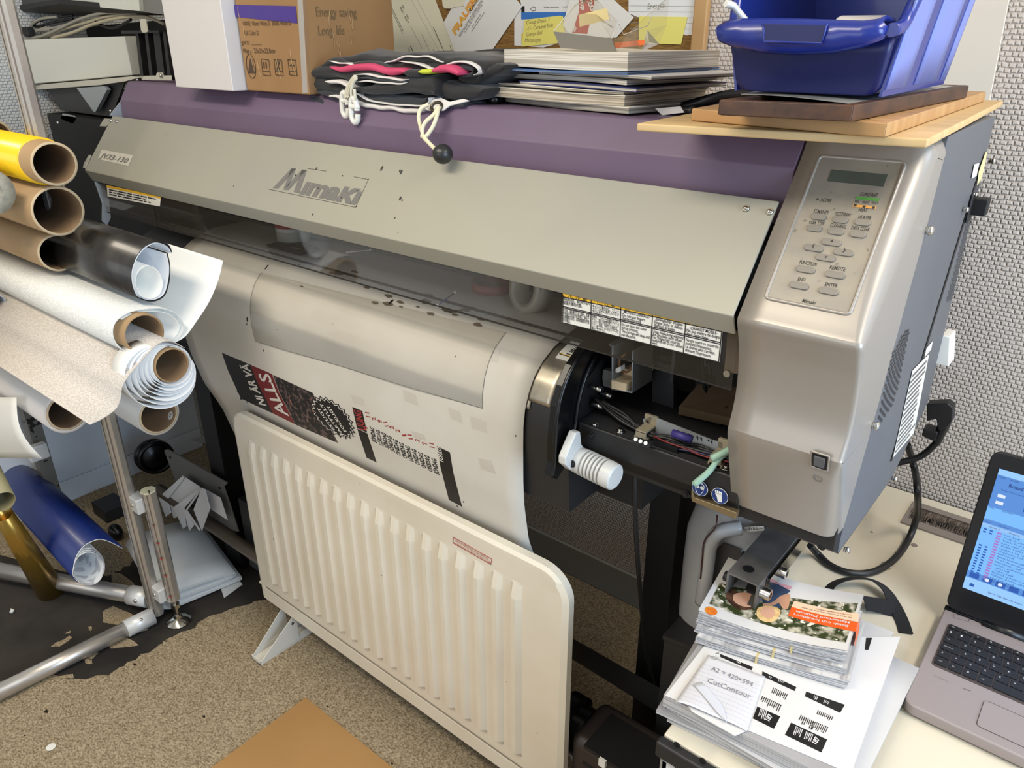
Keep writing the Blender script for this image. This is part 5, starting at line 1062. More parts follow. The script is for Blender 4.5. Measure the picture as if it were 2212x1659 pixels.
b = MB(); tpz_ = [kf(400, 190), kf(640, 110), kf(850, 58), kf(1000, 85), kf(1150, 130), kf(900, 235), kf(640, 235)]; pl = Pl(at(*kf(700, 210), 'y', 1.0), (1, 0, 0), (0, .85, .42)); b.prism(pl, [tuple(pl.uv(*p)) for p in tpz_], -.006, 0); obj('top_flap', b, mat('fabric_grey', (72, 70, 68), .8, sheen=.2), FB, bevel=.003)
b = MB(); p, q = ply(1.12).px(*kf(1560, 215)), ply(1.20).px(*kf(2330, 150)); b.tube([p, (p + q) / 2 + V((0, 0, .004)), q], .014, 14, sub=4); obj('rolled_edge', b, 'fabric_black', FB)
b = MB(); b.tube([ply(1.06).px(*kf(*p)) for p in ((1880, 560), (1960, 470), (2060, 400), (2200, 300))], .006, 8, sub=4); b.box(*sum(([p - .01, p + .01] for p in ply(1.05).px(*kf(2020, 590))), [])); b.tube([ply(1.045).px(*kf(*p)) for p in ((1920, 480), (1925, 560), (1900, 620))], .004, 8, sub=4); obj('strap', b, 'fabric_black', FB)
b = MB(); b.sphere(ply(1.03).px(*kf(2020, 590)), .011, (1, 1, 1.2), 16, 12); obj('cord_ball', b, 'gloss_black', FB)
# two white snap hooks on rope
mat('hook_white', (224, 224, 218), .35); mat('rope', (206, 202, 184), .8)
for cx, cy, yy in ((498, 640, .958), (592, 700, .948)):
    hpn = ply(yy); o = hpn.uv(*kf(cx, cy)); kx = .0026 / 20
    b = MB(); ol = [(o[0] + x * .0145, o[1] + y * .0265) for x, y in ((-.55, 1), (0, 1.15), (.5, .95), (.75, .5), (.98, -.1), (1, -.55), (.7, -1), (.1, -1.2), (-.5, -1.05), (-.9, -.6), (-.95, 0), (-.8, .6))]
    il = [(o[0] + x * .0145, o[1] + y * .0265) for x, y in ((.05, .12), (.25, .18), (.42, .1), (.5, -.1), (.5, -.35), (.42, -.52), (.2, -.62), (-.05, -.58), (-.2, -.45), (-.28, -.25), (-.25, 0), (-.12, .1))]
    for i in range(12): j = (i + 1) % 12; b.prism(hpn, [ol[i], ol[j], il[(11 - i + 2) % 12] if 0 else il[[10, 0, 2, 3, 4, 5, 5, 6, 7, 8, 9, 10][j] if 0 else j], il[i]], -.003, .003)
    b.b.free(); b = MB()
    path = [hpn.at(o[0] + x * .0105, o[1] + y * .0205, 0) for x, y in ((.72, .0), (.66, .5), (.3, .95), (-.35, .95), (-.72, .5), (-.82, -.1), (-.72, -.7), (-.1, -1.0), (.55, -.8), (.8, -.3))]
    b.tube(path, .0052, 10, sub=5); hk = obj('snap_hook', b, 'hook_white', FB)
    b = MB(); b.tube([hpn.at(o[0] + x * .0105, o[1] + y * .0205, .001) for x, y in ((.5, .35), (-.4, .3), (-.7, .35))], .0045, 8, sub=3); b.sphere(hpn.at(o[0] + .0085, o[1] + .0065, .0), .0055); obj('hook_gate', b, 'hook_white', hk)
b = MB()
for off in (0, 18, -10): b.tube([ply(.952).px(*kf(*p)) for p in ((600 + off * .5, 350), (545 + off, 430), (510 + off, 540), (520 + off, 570))], .0028, 8, sub=4)
b.tube([ply(.946).px(*kf(*p)) for p in ((610, 370), (575, 430), (560, 520), (575, 610), (600, 590), (590, 480))], .0028, 8, sub=4); obj('rope', b, 'rope', FB)
# eyelet flap, elastic cord and ball
b = MB(); pl = Pl(ply(.965).px(*kf(1440, 650)), (1, .1, 0), (0, .5, .8)); b.prism(pl, [tuple(pl.uv(*kf(*p))) for p in ((1390, 590), (1470, 570), (1560, 610), (1700, 580), (1760, 600), (1560, 650), (1490, 700), (1330, 700), (1300, 670))], -.002, 0); EF = obj('eyelet_flap', b, 'fabric_white', FB)
b = MB(); c = pl.px(*kf(1430, 665)); b.tube([c + pl.u * .0105 * math.cos(a) + pl.v * .008 * math.sin(a) + pl.n * .001 for a in [2 * PI * i / 20 for i in range(20)]], .0028, 8, closed=True); obj('eyelet', b, mat('eyelet_metal', (92, 84, 74), .3, metal=.8), EF)
mat('elastic', (222, 216, 186), .6)
b = MB(); cd_ = lambda P, r_: b.tube([ply(y_).px(*kf(x, y)) for x, y, y_ in P], r_, 10, sub=7)
cd_([(1345, 640, .955), (1270, 680, .945), (1245, 760, .935), (1260, 850, .930), (1280, 920, .925), (1290, 975, .922)], .0034)
cd_([(1440, 665, .955), (1400, 740, .940), (1320, 810, .930), (1285, 880, .925), (1290, 960, .920), (1340, 1020, .914), (1400, 1080, .908), (1445, 1110, .905)], .0034)
cd_([(1450, 665, .955), (1425, 770, .938), (1385, 870, .928), (1320, 960, .920), (1275, 960, .922)], .0034); obj('elastic_cord', b, 'elastic', FB)
b = MB(); b.sphere(ply(.900).px(*kf(1488, 1142)), .0165, (1, 1, .95), 24, 16); obj('toggle_ball', b, mat('ball_black', (38, 38, 38), .35), FB)
# paper stack
o0 = V((-.606, .987, 0)); ex = (V((-.87, 1.03, 0)) - o0).normalized(); ey = V((-ex.y, ex.x, 0)) * -1
if ey.y < 0: ey = -ey
mat('page_edges', (206, 196, 178), .8, c2=(150, 138, 120), scale=6, detail=3, lo=.42, hi=.6, stretch=(.6, .6, 90))
mat('page_edges_grey', (170, 166, 156), .8, c2=(112, 106, 98), scale=6, detail=3, stretch=(.6, .6, 110)); mat('page_edges_white', (226, 222, 212), .8, c2=(176, 168, 156), scale=6, detail=3, lo=.4, hi=.55, stretch=(.6, .6, 110))
mat('cover_navy', (26, 36, 96), .4); mat('cover_blue', (70, 110, 168), .4); mat('cover_black', (24, 24, 26), .4); mat('paper_cream', (226, 220, 204), .7)
def stackitem(name, label, cat, z0, z1, du, dv, w_, d_, ang, mats, group='papers stacked on the printer', warp=.002, seed=1):
    """a book or a pile of sheets; mats = (edges, top, bottom or spine)"""
    c, s = math.cos(ang), math.sin(ang); U = ex * c + ey * s; Vv = ey * c - ex * s; O = o0 + ex * du + ey * dv; r = random.Random(seed)
    t = thing(name, label, cat, tuple(O + V((0, 0, z0))), group); n = 10
    def pt(a, d, z): return O + U * (w_ * a) + Vv * (d_ * d) + V((0, 0, z + warp * math.sin(a * 5 + seed) * (1 if z > z0 else .6) * .5))
    b = MB(); N = 12
    def slab(b, za, zb, g):
        rings = []
        for i in range(N + 1):
            a = -g + (1 + 2 * g) * i / N; rings.append([pt(a, -g, za), pt(a, 1 + g, za), pt(a, 1 + g, zb), pt(a, -g, zb)])
        b.loft(rings)
    th = .0012
    slab(b, z0 + th, z1 - th, 0); obj('pages', b, mats[0], t)
    b = MB(); slab(b, z1 - th, z1, .006 if mats[2] else .001); obj('top_cover' if mats[2] else 'top_sheet', b, mats[1], t)
    if mats[2]:
        b = MB(); slab(b, z0, z0 + th, .006); obj('bottom_cover', b, mats[2], t)
    return t
zz_ = ZT + .001
stackitem('paper_pile', 'crumpled grey papers at the very bottom of the tall stack', 'papers', zz_, zz_ + .010, -.01, .0, .285, .23, .06, ('page_edges_grey', 'paper_cream', None), seed=2)
stackitem('magazine', 'thick beige magazine pile low in the tall stack', 'magazine', zz_ + .0105, zz_ + .0255, .004, .006, .275, .21, -.06, ('page_edges', 'paper_cream', 'page_edges_grey'), seed=3)
stackitem('magazine', 'thin worn magazines just under the navy folder', 'magazine', zz_ + .026, zz_ + .031, .008, .008, .265, .21, -.02, ('page_edges', 'paper_cream', 'cover_black'), seed=4)
stackitem('folder', 'navy blue folder in the middle of the tall paper stack', 'folder', zz_ + .0315, zz_ + .0375, -.03 + .012, .004, .245, .21, .01, ('page_edges_white', 'cover_navy', 'cover_navy'), seed=5)
stackitem('paper_pile', 'loose white and grey papers lying on the navy folder', 'papers', zz_ + .038, zz_ + .046, .005, .01, .265, .21, .08, ('page_edges_white', 'paper_cream', None), seed=6)
stackitem('magazine', 'white bound catalogue poking out over the navy folder', 'magazine', zz_ + .0465, zz_ + .0515, -.045, .002, .25, .20, .10, ('page_edges_white', 'paper_white', 'cover_black'), seed=7)
stackitem('folder', 'thin light blue folder under the thick white pad', 'folder', zz_ + .052, zz_ + .0555, .0, .004, .268, .235, -.05, ('page_edges_white', 'cover_blue', 'cover_blue'), seed=8)
stackitem('paper_pad', 'thick white paper pad on top of the tall stack', 'papers', zz_ + .056, zz_ + .0815, .0, .004, .262, .215, .0, ('page_edges_white', 'paper_cream', None), seed=9)
ztop = zz_ + .082
# crumpled clear packaging with a grey strip
CP_ = thing('clear_packaging', 'clear plastic packaging with a silver grey flap lying on the paper pad', 'packaging', tuple(at(1300, 108, 'z', ztop)), None)
y_ = 1.045
b = MB(); pl = ply(y_); b.pxprism(pl, [(1196, 68), (1321, 83), (1333, 115), (1211, 103)], -.0008, .0008); obj('grey_flap', b, mat('flap_grey', (136, 132, 122), .3, metal=.3), CP_)
clear('pack_clear', (226, 216, 180), .16, .06)
def pxsurf(b, P): b.poly([at(x, y, 'y', yy) for x, y, yy in P])
b = MB(); pxsurf(b, [(1196, 68, y_), (1240, 12, y_ + .06), (1262, -6, y_ + .07), (1325, 85, y_)]); pxsurf(b, [(1321, 83, y_), (1262, -6, y_ + .07), (1290, 0, y_ + .09), (1334, 45, y_ + .05)]); obj('side_wall', b, 'pack_clear', CP_)
b = MB(); pxsurf(b, [(1333, 115, y_ + .004), (1352, 76, y_ + .02), (1412, 20, y_ + .05), (1447, -8, y_ + .08), (1440, 55, y_ + .07), (1385, 112, y_ + .03)]); pxsurf(b, [(1352, 76, y_ + .02), (1321, 83, y_), (1333, 115, y_ + .004)]); pxsurf(b, [(1385, 112, y_ + .03), (1398, 64, y_ + .06), (1440, 55, y_ + .07), (1424, 95, y_ + .07)]); obj('end_wall', b, 'pack_clear', CP_)
b = MB(); b.tube([at(1321, 83, 'y', y_), at(1338, 52, 'y', y_ + .02), at(1347, 75, 'y', y_ + .02), at(1400, 55, 'y', y_ + .05), at(1412, 20, 'y', y_ + .05), at(1447, -8, 'y', y_ + .08)], .0006, 5); b.tube([at(1196, 68, 'y', y_), at(1240, 12, 'y', y_ + .06), at(1290, 0, 'y', y_ + .09), at(1325, 45, 'y', y_ + .03)], .0006, 5); obj('folded_edges', b, 'label_white', CP_)
b = MB(); pl = ply(y_ + .03); b.mark(pl, [(1327, 92), (1393, 86), (1392, 97), (1330, 104)], 0); obj('orange_print', b, mat('orange_print', (232, 110, 50), .5), CP_)
b = MB(); pl = ply(y_ + .04); b.mark(pl, [(1250, 32), (1311, 17), (1316, 42), (1252, 58)], 0); obj('tape_piece', b, mat('tape_yellowed', (226, 208, 150), .4), CP_)
# black sleeve beside the stack
b = MB(); b.tube([at(1400, 243, 'y', 1.12), at(1450, 238, 'y', 1.10), at(1510, 222, 'y', 1.10), at(1570, 207, 'y', 1.12), at(1640, 200, 'y', 1.14)], .008, 10, sub=5); b.tube([at(1380, 246, 'y', 1.06), at(1440, 241, 'y', 1.05), at(1500, 240, 'y', 1.05)], .007, 10, sub=5); tag(obj('plastic_sleeve', b, 'cover_black'), 'crumpled black plastic wrap between the paper stack and the wooden frames', 'plastic')
b = MB(); pl = ply(1.03); b.pxprism(pl, [(1415, 234), (1470, 230), (1478, 243), (1430, 249)], -.001, 0); tag(obj('paper_slip', b, 'paper_white'), 'small white paper slip on the black plastic wrap', 'paper')
# board and frames
mat('plywood', (208, 178, 128), .6, c2=(196, 164, 114), scale=4, detail=4, stretch=(1, 8, 1)); mat('pine', (188, 148, 98), .5, c2=(172, 130, 82), scale=5, stretch=(1.5, 10, 1)); mat('dark_wood', (84, 54, 34), .5, c2=(58, 38, 26), scale=9, stretch=(6, 3, 8))
zb_ = ZT + .001
fl_, fr_, br_ = at(1375, 266, 'z', zb_ + .010), at(2006, 300, 'z', zb_ + .010), at(2168, 217, 'z', zb_ + .010)
bl_ = fl_ + (br_ - fr_)
b = MB(); b.loft([[p + V((0, 0, -.009)) for p in (fl_, fr_, br_, bl_)], [V(p) for p in (fl_, fr_, br_, bl_)]]); tag(obj('plywood_board', b, 'plywood', bevel=.002), 'thin pale plywood board lying across the right end of the printer', 'board')
def frame4(name, label, pts, z0, z1, wd_, m, back=None):
    P = [V((p.x, p.y, 0)) for p in pts]; c = sum(P, V((0, 0, 0))) / 4; t = thing(name, label, 'picture frame', (c.x, c.y, z0))
    Q = []
    for i in range(4):
        a, d = (P[i - 1] - P[i]).normalized(), (P[(i + 1) % 4] - P[i]).normalized(); Q.append(P[i] + (a + d) * wd_)
    for i in range(4):
        j = (i + 1) % 4; b = MB(); b.loft([[V((p.x, p.y, z)) for p in (P[i], P[j], Q[j], Q[i])] for z in (z0, z1)]); obj('rail', b, m, t, bevel=.0015)
    if back: b = MB(); b.loft([[V((p.x, p.y, z)) for p in Q] for z in (z0 + .002, z0 + .006)]); obj('back_panel', b, back, t)
    return t
z0_, z1_ = zb_ + .0105, zb_ + .0245
a_, c_, d_ = at(1494, 234, 'z', z1_), at(1917, 266, 'z', z1_), at(2131, 198, 'z', z1_)
frame4('pine_frame', 'light pine picture frame lying on the plywood board', [a_, c_, d_, a_ + (d_ - c_)], z0_, z1_, .028, 'pine', 'plywood')
z2_, z3_ = z1_ + .0005, z1_ + .0165
a_, c_, d_ = at(1553, 215, 'z', z3_), at(1845, 227, 'z', z3_), at(2094, 184, 'z', z3_)
frame4('dark_frame', 'dark stained wooden frame lying on the pine frame under the blue bin', [a_, c_, d_, a_ + (d_ - c_)], z2_, z3_, .012, 'dark_wood', 'cover_black')
zs = z3_ + .0005
b = MB(); q = [at(1600, 203, 'z', zs), at(1850, 222, 'z', zs), at(2075, 184, 'z', zs), at(1760, 175, 'z', zs)]; b.grid(lambda a, c: (q[0] * (1 - a) + q[1] * a) * (1 - c) + (q[3] * (1 - a) + q[2] * a) * c + V((0, 0, .0015 * math.sin(a * 4))), 10, 6, .0006); tag(obj('plastic_sheet', b, mat('sheet_greygreen', (150, 152, 148), .3)), 'thin grey plastic sheet between the dark frame and the blue bin', 'plastic')
# blue storage bin
zB = z3_ + .004
BN2 = thing('storage_bin', 'open fronted blue plastic storage bin standing on the frames', 'bin', tuple(at(1740, 205, 'z', zB)))
mat('bin_blue', (26, 44, 128), .3, coat=.3); mat('bin_blue_shaded', (16, 25, 82), .42); mat('bin_haze', (120, 132, 196), .45)  # same plastic; forward faces painted darker, as little light falls on the front
yB = .985; fb = ply(yB)
bl, br = at(1584, 196, 'z', zB), at(1899, 208, 'z', zB)
yB = (bl.y + br.y) / 2; fb = ply(yB); dp_ = at(2028, 181, 'z', zB).y - yB
x0, x1 = bl.x, br.x
tl, tr = at(1573, 85, 'y', yB - .012), at(1905, 100, 'y', yB - .012)
zt_ = (tl.z + tr.z) / 2; fx = tl.x - x0, tr.x - x1
H_ = 1.78
def wallpt(side, yy, z):   # side walls flare outwards with height
    f_ = (z - zB) / (zt_ - zB); return (x0 + fx[0] * f_ if side < 0 else x1 + max(fx[1], .008) * f_)
b = MB(); b.sm = True; nr = 26
def front(a, c):   # a across, c up; rounded lower corners
    z = zB + (zt_ + .004 - zB) * c; xl, xr_ = wallpt(-1, yB, z), wallpt(1, yB, z); yy = yB - .012 * c
    r = .012; ins = (r - math.sqrt(max(r * r - max(r - (z - zB), 0) ** 2, 0))) * 1
    x = xl + ins + (xr_ - xl - 2 * ins) * a; e = min(x - xl - ins, xr_ - ins - x); cr_ = .006
    return V((x, yy + (cr_ - math.sqrt(max(cr_ ** 2 - max(cr_ - e, 0) ** 2, 0))), z))
aa = [0, .01, .03, .06, .1, .3, .5, .7, .9, .94, .97, .99, 1]
b.grid(lambda a, c: front(aa[int(round(a * 12))], [0, .03, .08, .15, .22, .3, .5, .75, 1][int(round(c * 8))]), 12, 8, .003); obj('front_wall', b, 'bin_blue_shaded', BN2)
lip = [(1548, 62), (1552, 95), (1575, 108), (1640, 118), (1720, 121), (1800, 117), (1865, 103), (1905, 82), (1912, 60)]
b = MB(); fl2 = ply(yB - .035); b.sm = True
up = [(1552, 52), (1570, 48), (1600, 45), (1660, 44), (1720, 45), (1800, 48), (1860, 50), (1890, 46), (1908, 38)]
lo = [(1548, 70), (1552, 88), (1578, 98), (1640, 111), (1720, 116), (1800, 112), (1860, 100), (1900, 84), (1911, 62)]
rows = []
for i in range(9):
    u_, l_ = fl2.px(*up[i]), fl2.px(*lo[i]); e_ = math.sin(PI * i / 8) ** .5 * .005
    rows.append([V((u_.x, yB + .01, u_.z - .002)), V((u_.x, u_.y + .012 - e_, u_.z + .001)), V((u_.x, u_.y - e_, u_.z - .004)), V((l_.x, l_.y - e_ + .002, l_.z + .003)), V((l_.x, l_.y - e_ + .008, l_.z)), V((l_.x, yB - .004, l_.z + .004))])
b.loft(rows, False, False); b.b.faces.ensure_lookup_table()
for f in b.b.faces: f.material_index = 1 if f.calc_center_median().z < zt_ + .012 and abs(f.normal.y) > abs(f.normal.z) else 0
LP = obj('front_lip', b, ['bin_blue', 'bin_blue_shaded'], BN2, solid=.003)
b = MB(); sl = [(1647, 52), (1650, 66), (1650, 90), (1775, 93), (1782, 68), (1786, 52)]; fl3 = ply(yB - .0435); b.tube([fl3.px(*p) for p in sl], .0012, 6); obj('label_slot_edge', b, 'bin_blue', LP)
b = MB(); b.pxprism(fl3, [(1650, 52), (1783, 54), (1774, 92), (1651, 89)], -.004, .0); obj('label_slot', b, 'bin_blue_shaded', LP)
# side walls: top edge rises from the lip to the high back
for sd in (-1, 1):
    b = MB(); n1, n2 = 18, 8; yk = yB + dp_
    def tope(yy): t_ = (yy - yB) / (yk - yB); return zt_ + .012 + (H_ - zt_) * min(1, max(0, (t_ / .42)) ** 1.25)
    b.grid(lambda a, c: V((wallpt(sd, 0, zB + (tope(yB + .004 + (yk - yB) * a) - zB) * c) + (0 if sd < 0 else 0), yB + .004 + (yk - yB) * a, zB + (tope(yB + .004 + (yk - yB) * a) - zB) * c)), n1, n2, .003 * (1 if sd < 0 else -1))
    SW_ = obj('side_wall', b, 'bin_blue', BN2)
for sd in (-1, 1):
    b = MB(); b.tube([V((wallpt(sd, 0, tope(yB + .004 + dp_ * t)), yB + .004 + dp_ * t, tope(yB + .004 + dp_ * t))) for t in (-.12, 0, .05, .1, .15, .2, .25, .3, .36, .42)], .0065, 10, sub=3); obj('side_rim', b, 'bin_blue', BN2)
sp2 = plx(x1)
for s0, s1 in ((0.03, .31), (.44, .80), (.90, 1.0)):
    b = MB(); b.grid(lambda a, c: V((wallpt(1, 0, zB + .006 + c * (H_ - .02 - zB) * min(1, .3 + 1.8 * (s0 + (s1 - s0) * a))) + .0042, yB + dp_ * (s0 + (s1 - s0) * a), zB + .006 + c * (H_ - .02 - zB) * min(1, .3 + 1.8 * (s0 + (s1 - s0) * a)))), 4, 6, .002); obj('side_rib', b, 'bin_haze', SW_, smooth=True)
b = MB(); b.grid(lambda a, c: V((wallpt(-1, 0, zB + (H_ - zB) * c) * (1 - a) + wallpt(1, 0, zB + (H_ - zB) * c) * a, yB + dp_, zB + (H_ - zB) * c)), 6, 4, .003); b.box(x0 + .015, x1 - .015, yB + .01, yB + dp_, zB, zB + .003); obj('back_wall', b, 'bin_blue', BN2)
b = MB()
q = at(1868, 46, 'y', yB + .06); b.lathe(q + V((-.03, .0, -.022)), (.97, .2, .0), [(.017, 0), (.026, 0), (.028, .004), (.028, .05), (.026, .054), (.017, .054)], 28); tag(obj('tape_roll', b, mat('roll_white', (220, 214, 208), .5), angle=40), 'white plastic roll lying inside the blue bin', 'tape')
b = MB(); p, q = at(1567, 8, 'y', yB - .02), at(1612, 46, 'y', yB + .005); m_ = at(1585, 13, 'y', yB - .01); b.tube([p, m_, q, q + V((.02, .02, -.03))], .0042, 4); tag(obj('plastic_strip', b, 'hook_white'), 'white plastic strip sticking out of the blue bin', 'plastic')
# ---------------------------------------------------------------- wall: notice board, papers, white panel
mat('burlap', (150, 112, 58), .9, c2=(116, 84, 40), scale=40, detail=3, lo=.4, hi=.62, stretch=(1.2, 1, 9), bump=.4, bscale=120)
WY = 1.587
bR = at(1530, 90, 'y', WY).x
b = MB(); b.box(-2.0, bR - .028, WY - .012, WY - .001, 1.40, 2.25); NB = obj('notice_board', b, 'burlap'); tag(NB, 'brown burlap notice board with pinned papers on the back wall', 'notice board')
b = MB(); b.box(bR - .03, bR, WY - .02, WY - .001, 1.38, 2.27); obj('frame_rail', b, 'pine', NB, bevel=.003)
b = MB(); b.box(-2.02, bR, WY - .0195, WY - .0012, 1.375, 1.40); obj('frame_rail', b, 'pine', NB, bevel=.003)
def paper(name, label, px, m, y, cat='paper', rough=None, skew=0.):
    pl = ply(y); b = MB(); b.pxprism(pl, px, -.0004, .0002); return tag(obj(name, b, m), label, cat, 'papers pinned on the notice board'), pl
mat('paper_creamy', (224, 220, 196), .7); mat('sheet_pale', (228, 228, 226), .6)
c8 = lambda x, y: (840 + x / 7.628, y / 7.628); cR = lambda x, y: (1060 + x / 3.687, y / 3.687)
P, pl = paper('letter_sheet', 'white letter sheet slanting behind the cardboard box on the notice board', [(820, -40), (925, -40), (992, 134), (970, 150), (852, 110)], 'paper_creamy', WY - .0135)
b = MB()
for t, p, q in (('DIN', (215, 100), (240, 150)), ('BILJETT', (185, 130), (240, 245)), ('DIN', (285, 260), (318, 315)), ('BILJETT', (258, 285), (315, 395)), ('TY663', (305, 800), (362, 893))): b.text(pl, t, c8(*p), c8(*q), .0055, z=.0006)
def pline(p, q, w_=.0004): 
    A, B_ = pl.uv(*c8(*p)), pl.uv(*c8(*q)); d = (B_ - A).normalized(); d = V((-d[1], d[0])) * w_; b.poly([pl.at(*(A + d), .0006), pl.at(*(B_ + d), .0006), pl.at(*(B_ - d), .0006), pl.at(*(A - d), .0006)])
for p, q, w_ in (((45, 115), (240, 515), .0007), ((60, 190), (230, 555), .0006), ((355, 755), (428, 905), .0011), ((375, 0), (900, 975), .0002), ((470, 0), (890, 800), .0002), ((732, 440), (950, 938), .0008), ((545, 565), (712, 920), .0004), ((730, 810), (805, 985), .0006), ((360, 430), (555, 805), .0003), ((1000, 740), (1055, 860), .0006)): pline(p, q, w_)
obj('print', b, 'print_dark', P)
P, pl = paper('letterhead_sheet', 'white letterhead sheet with orange heading hanging slanted on the notice board', [c8(1120, -120), c8(1030, 140), c8(905, 365), c8(1130, 960), c8(1180, 1070), c8(1540, 1070), c8(1610, 960), c8(2195, 110), c8(2060, -60)], 'sheet_pale', WY - .0150)
b = MB(); b.text(pl, 'FRAUSK', c8(1100, 585), c8(1465, -20), .0165, z=.0008, bold=.05); obj('heading', b, mat('head_orange', (232, 150, 60), .5, c2=(226, 180, 70), scale=60), P)
b = MB(); b.text(pl, 'Reklam', c8(1345, 225), c8(1520, -60), .010, z=.0008, shear=.3)
for p, q, t in (((1145, 620), (1540, 0), '- Textiltryck, Brodyr, Profilkläder, Skyltar'), ((1175, 612), (1555, 20), 'Reklam, Dekaler, Banderoller, Mässmaterial'), ((1255, 548), (1540, 85), 'Tryckning upp till A3, Laminering'), ((1385, 460), (1515, 250), '073 - 800 62 65')): b.text(pl, t, c8(*p), c8(*q), .0034, z=.0008)
pline((1365, 525), (1575, 205), .0005); obj('print', b, 'print_dark', P)
P, pl = paper('torn_note', 'small torn cream note above the slanted letterhead', [c8(870, -60), c8(890, 110), c8(930, 140), c8(1035, 145), c8(1065, 120), c8(1230, 100), c8(1250, -60)], 'paper_creamy', WY - .0165)
P, pl = paper('chart_sheet', 'white sheet with blue bar and black square behind the yellow note', [cR(228, -40), cR(245, 50), cR(188, 135), cR(188, 362), cR(420, 378), cR(700, 300), cR(700, -40)], 'sheet_pale', WY - .0128)
b = MB(); b.mark(pl, [cR(244, 98), cR(600, 95), cR(600, 140), cR(244, 155)], .0006); b.mi = 1; b.mark(pl, [cR(245, 50), cR(271, 48), cR(271, 98), cR(245, 99)], .0006); b.mi = 2; b.mark(pl, [cR(246, 270), cR(275, 262), cR(262, 350), cR(246, 352)], .0006); b.mi = 1
b.tube([pl.px(*cR(*p), h=.0005) for p in ((318, 70), (338, 50), (338, 60), (358, 60), (358, 85), (338, 85), (338, 92), (318, 70))], .0005, 5); b.text(pl, 'Dela upp i arbetsområden', cR(425, 63), cR(545, 61), .003, z=.0006); b.text(pl, '1 av 2', cR(575, 60), cR(610, 59), .003, z=.0006); obj('print', b, [mat('pr_cyan', (54, 116, 196), .5), 'pr_black', mat('pr_yellow', (226, 206, 60), .5)], P)
mat('note_yellow', (232, 222, 118), .7)
P, pl = paper('sticky_note', 'yellow handwritten sticky note left of the clear packaging', [cR(270, 158), cR(545, 125), cR(575, 130), cR(590, 250), cR(530, 345), cR(248, 372)], 'note_yellow', WY - .0145)
b = MB()
for t, p, q in (('Colup Desk 1', (285, 195), (470, 172)), ('-11- Caramel Bok', (285, 245), (500, 212)), ('Compa Bol', (285, 290), (415, 270)), ('Mecanogie', (272, 335), (400, 330))): b.text(pl, t, cR(*p), cR(*q), .0085, z=.0006, shear=.3)
obj('handwriting', b, mat('pencil', (150, 138, 90), .8), P)
P, pl = paper('ruled_sheet', 'white ruled sheet beside the wooden edge of the notice board', [cR(1098, -40), cR(1098, 105), cR(1180, 140), cR(1560, 282), cR(1642, 275), cR(1670, -40)], 'sheet_pale', WY - .0128)
b = MB()
for y in (45, 90, 135, 180, 225): b.poly([pl.px(*cR(1105, y), h=.0006), pl.px(*cR(1650, y + 5), h=.0006), pl.px(*cR(1650, y + 8), h=.0006), pl.px(*cR(1105, y + 3), h=.0006)])
b.text(pl, 'Energila', cR(1250, 75), cR(1385, 60), .011, z=.0006, shear=.2); obj('print', b, mat('pr_ruled', (150, 150, 140), .7), P)
P, pl = paper('sticky_note', 'plain yellow sticky note right of the clear packaging', [cR(1180, 130), cR(1568, 135), cR(1515, 355), cR(1180, 345)], 'note_yellow', WY - .0145)
P, pl = paper('flyer', 'white flyer with red printed band behind the clear packaging', [cR(640, -40), cR(575, 200), cR(650, 300), cR(1000, 300), cR(1140, 140), cR(960, -20), cR(900, -40)], mat('flyer_white', (230, 228, 222), .6), WY - .0158)
b = MB(); b.mark(pl, [cR(702, -40), cR(825, -40), cR(825, 40), cR(770, 270), cR(650, 262), cR(705, 90)], .0006); b.mi = 1
for t, p, q in (('20', (772, 8), (800, 95)), ('vup', (708, -10), (728, 85)), ('för', (668, 258), (690, 215))): b.text(pl, t, cR(*p), cR(*q), .011, z=.0009, bold=.03)
b.mi = 2; b.text(pl, 'ETT PRAO', cR(890, 175), cR(975, 225), .0035, z=.0009); b.disc(pl, *pl.uv(*cR(745, 2)), .004, .0009); obj('print', b, [mat('pr_crimson', (178, 36, 48), .5), 'label_white', 'print_dark'], P)
# white foam panel at the right behind the bin
b = MB(); pl = ply(WY - .012); b.pxprism(pl, [(1990, -60), (2190, -60), (2139, 206), (2135, 232), (1960, 232)], -.008, 0); FP2 = obj('wall_sign', b, mat('panel_offwhite', (226, 216, 200), .6)); tag(FP2, 'off white lettered board on the wall behind the blue bin', 'sign')
b = MB()
for q in ([(2057, 4), (2078, 5), (2077, 11), (2073, 7), (2057, 7)], [(2060, 5), (2065, 5), (2062, 27), (2057, 26)], [(2055, 24), (2076, 27), (2078, 20), (2080, 20), (2077, 30), (2055, 28)], [(2060, 14), (2071, 15), (2071, 18), (2060, 17)]): b.mark(pl, q, .0006)
b.tube([pl.px(*p, h=.0006) for p in ((2040, 115), (2046, 118), (2047, 123), (2043, 128), (2038, 129))], .0006, 5, sub=4); b.text(pl, 'SOMMARLOV', (1925, 20), (2052, 26), .022, z=.0006) if 0 else None
obj('lettering', b, 'pr_black', FP2)
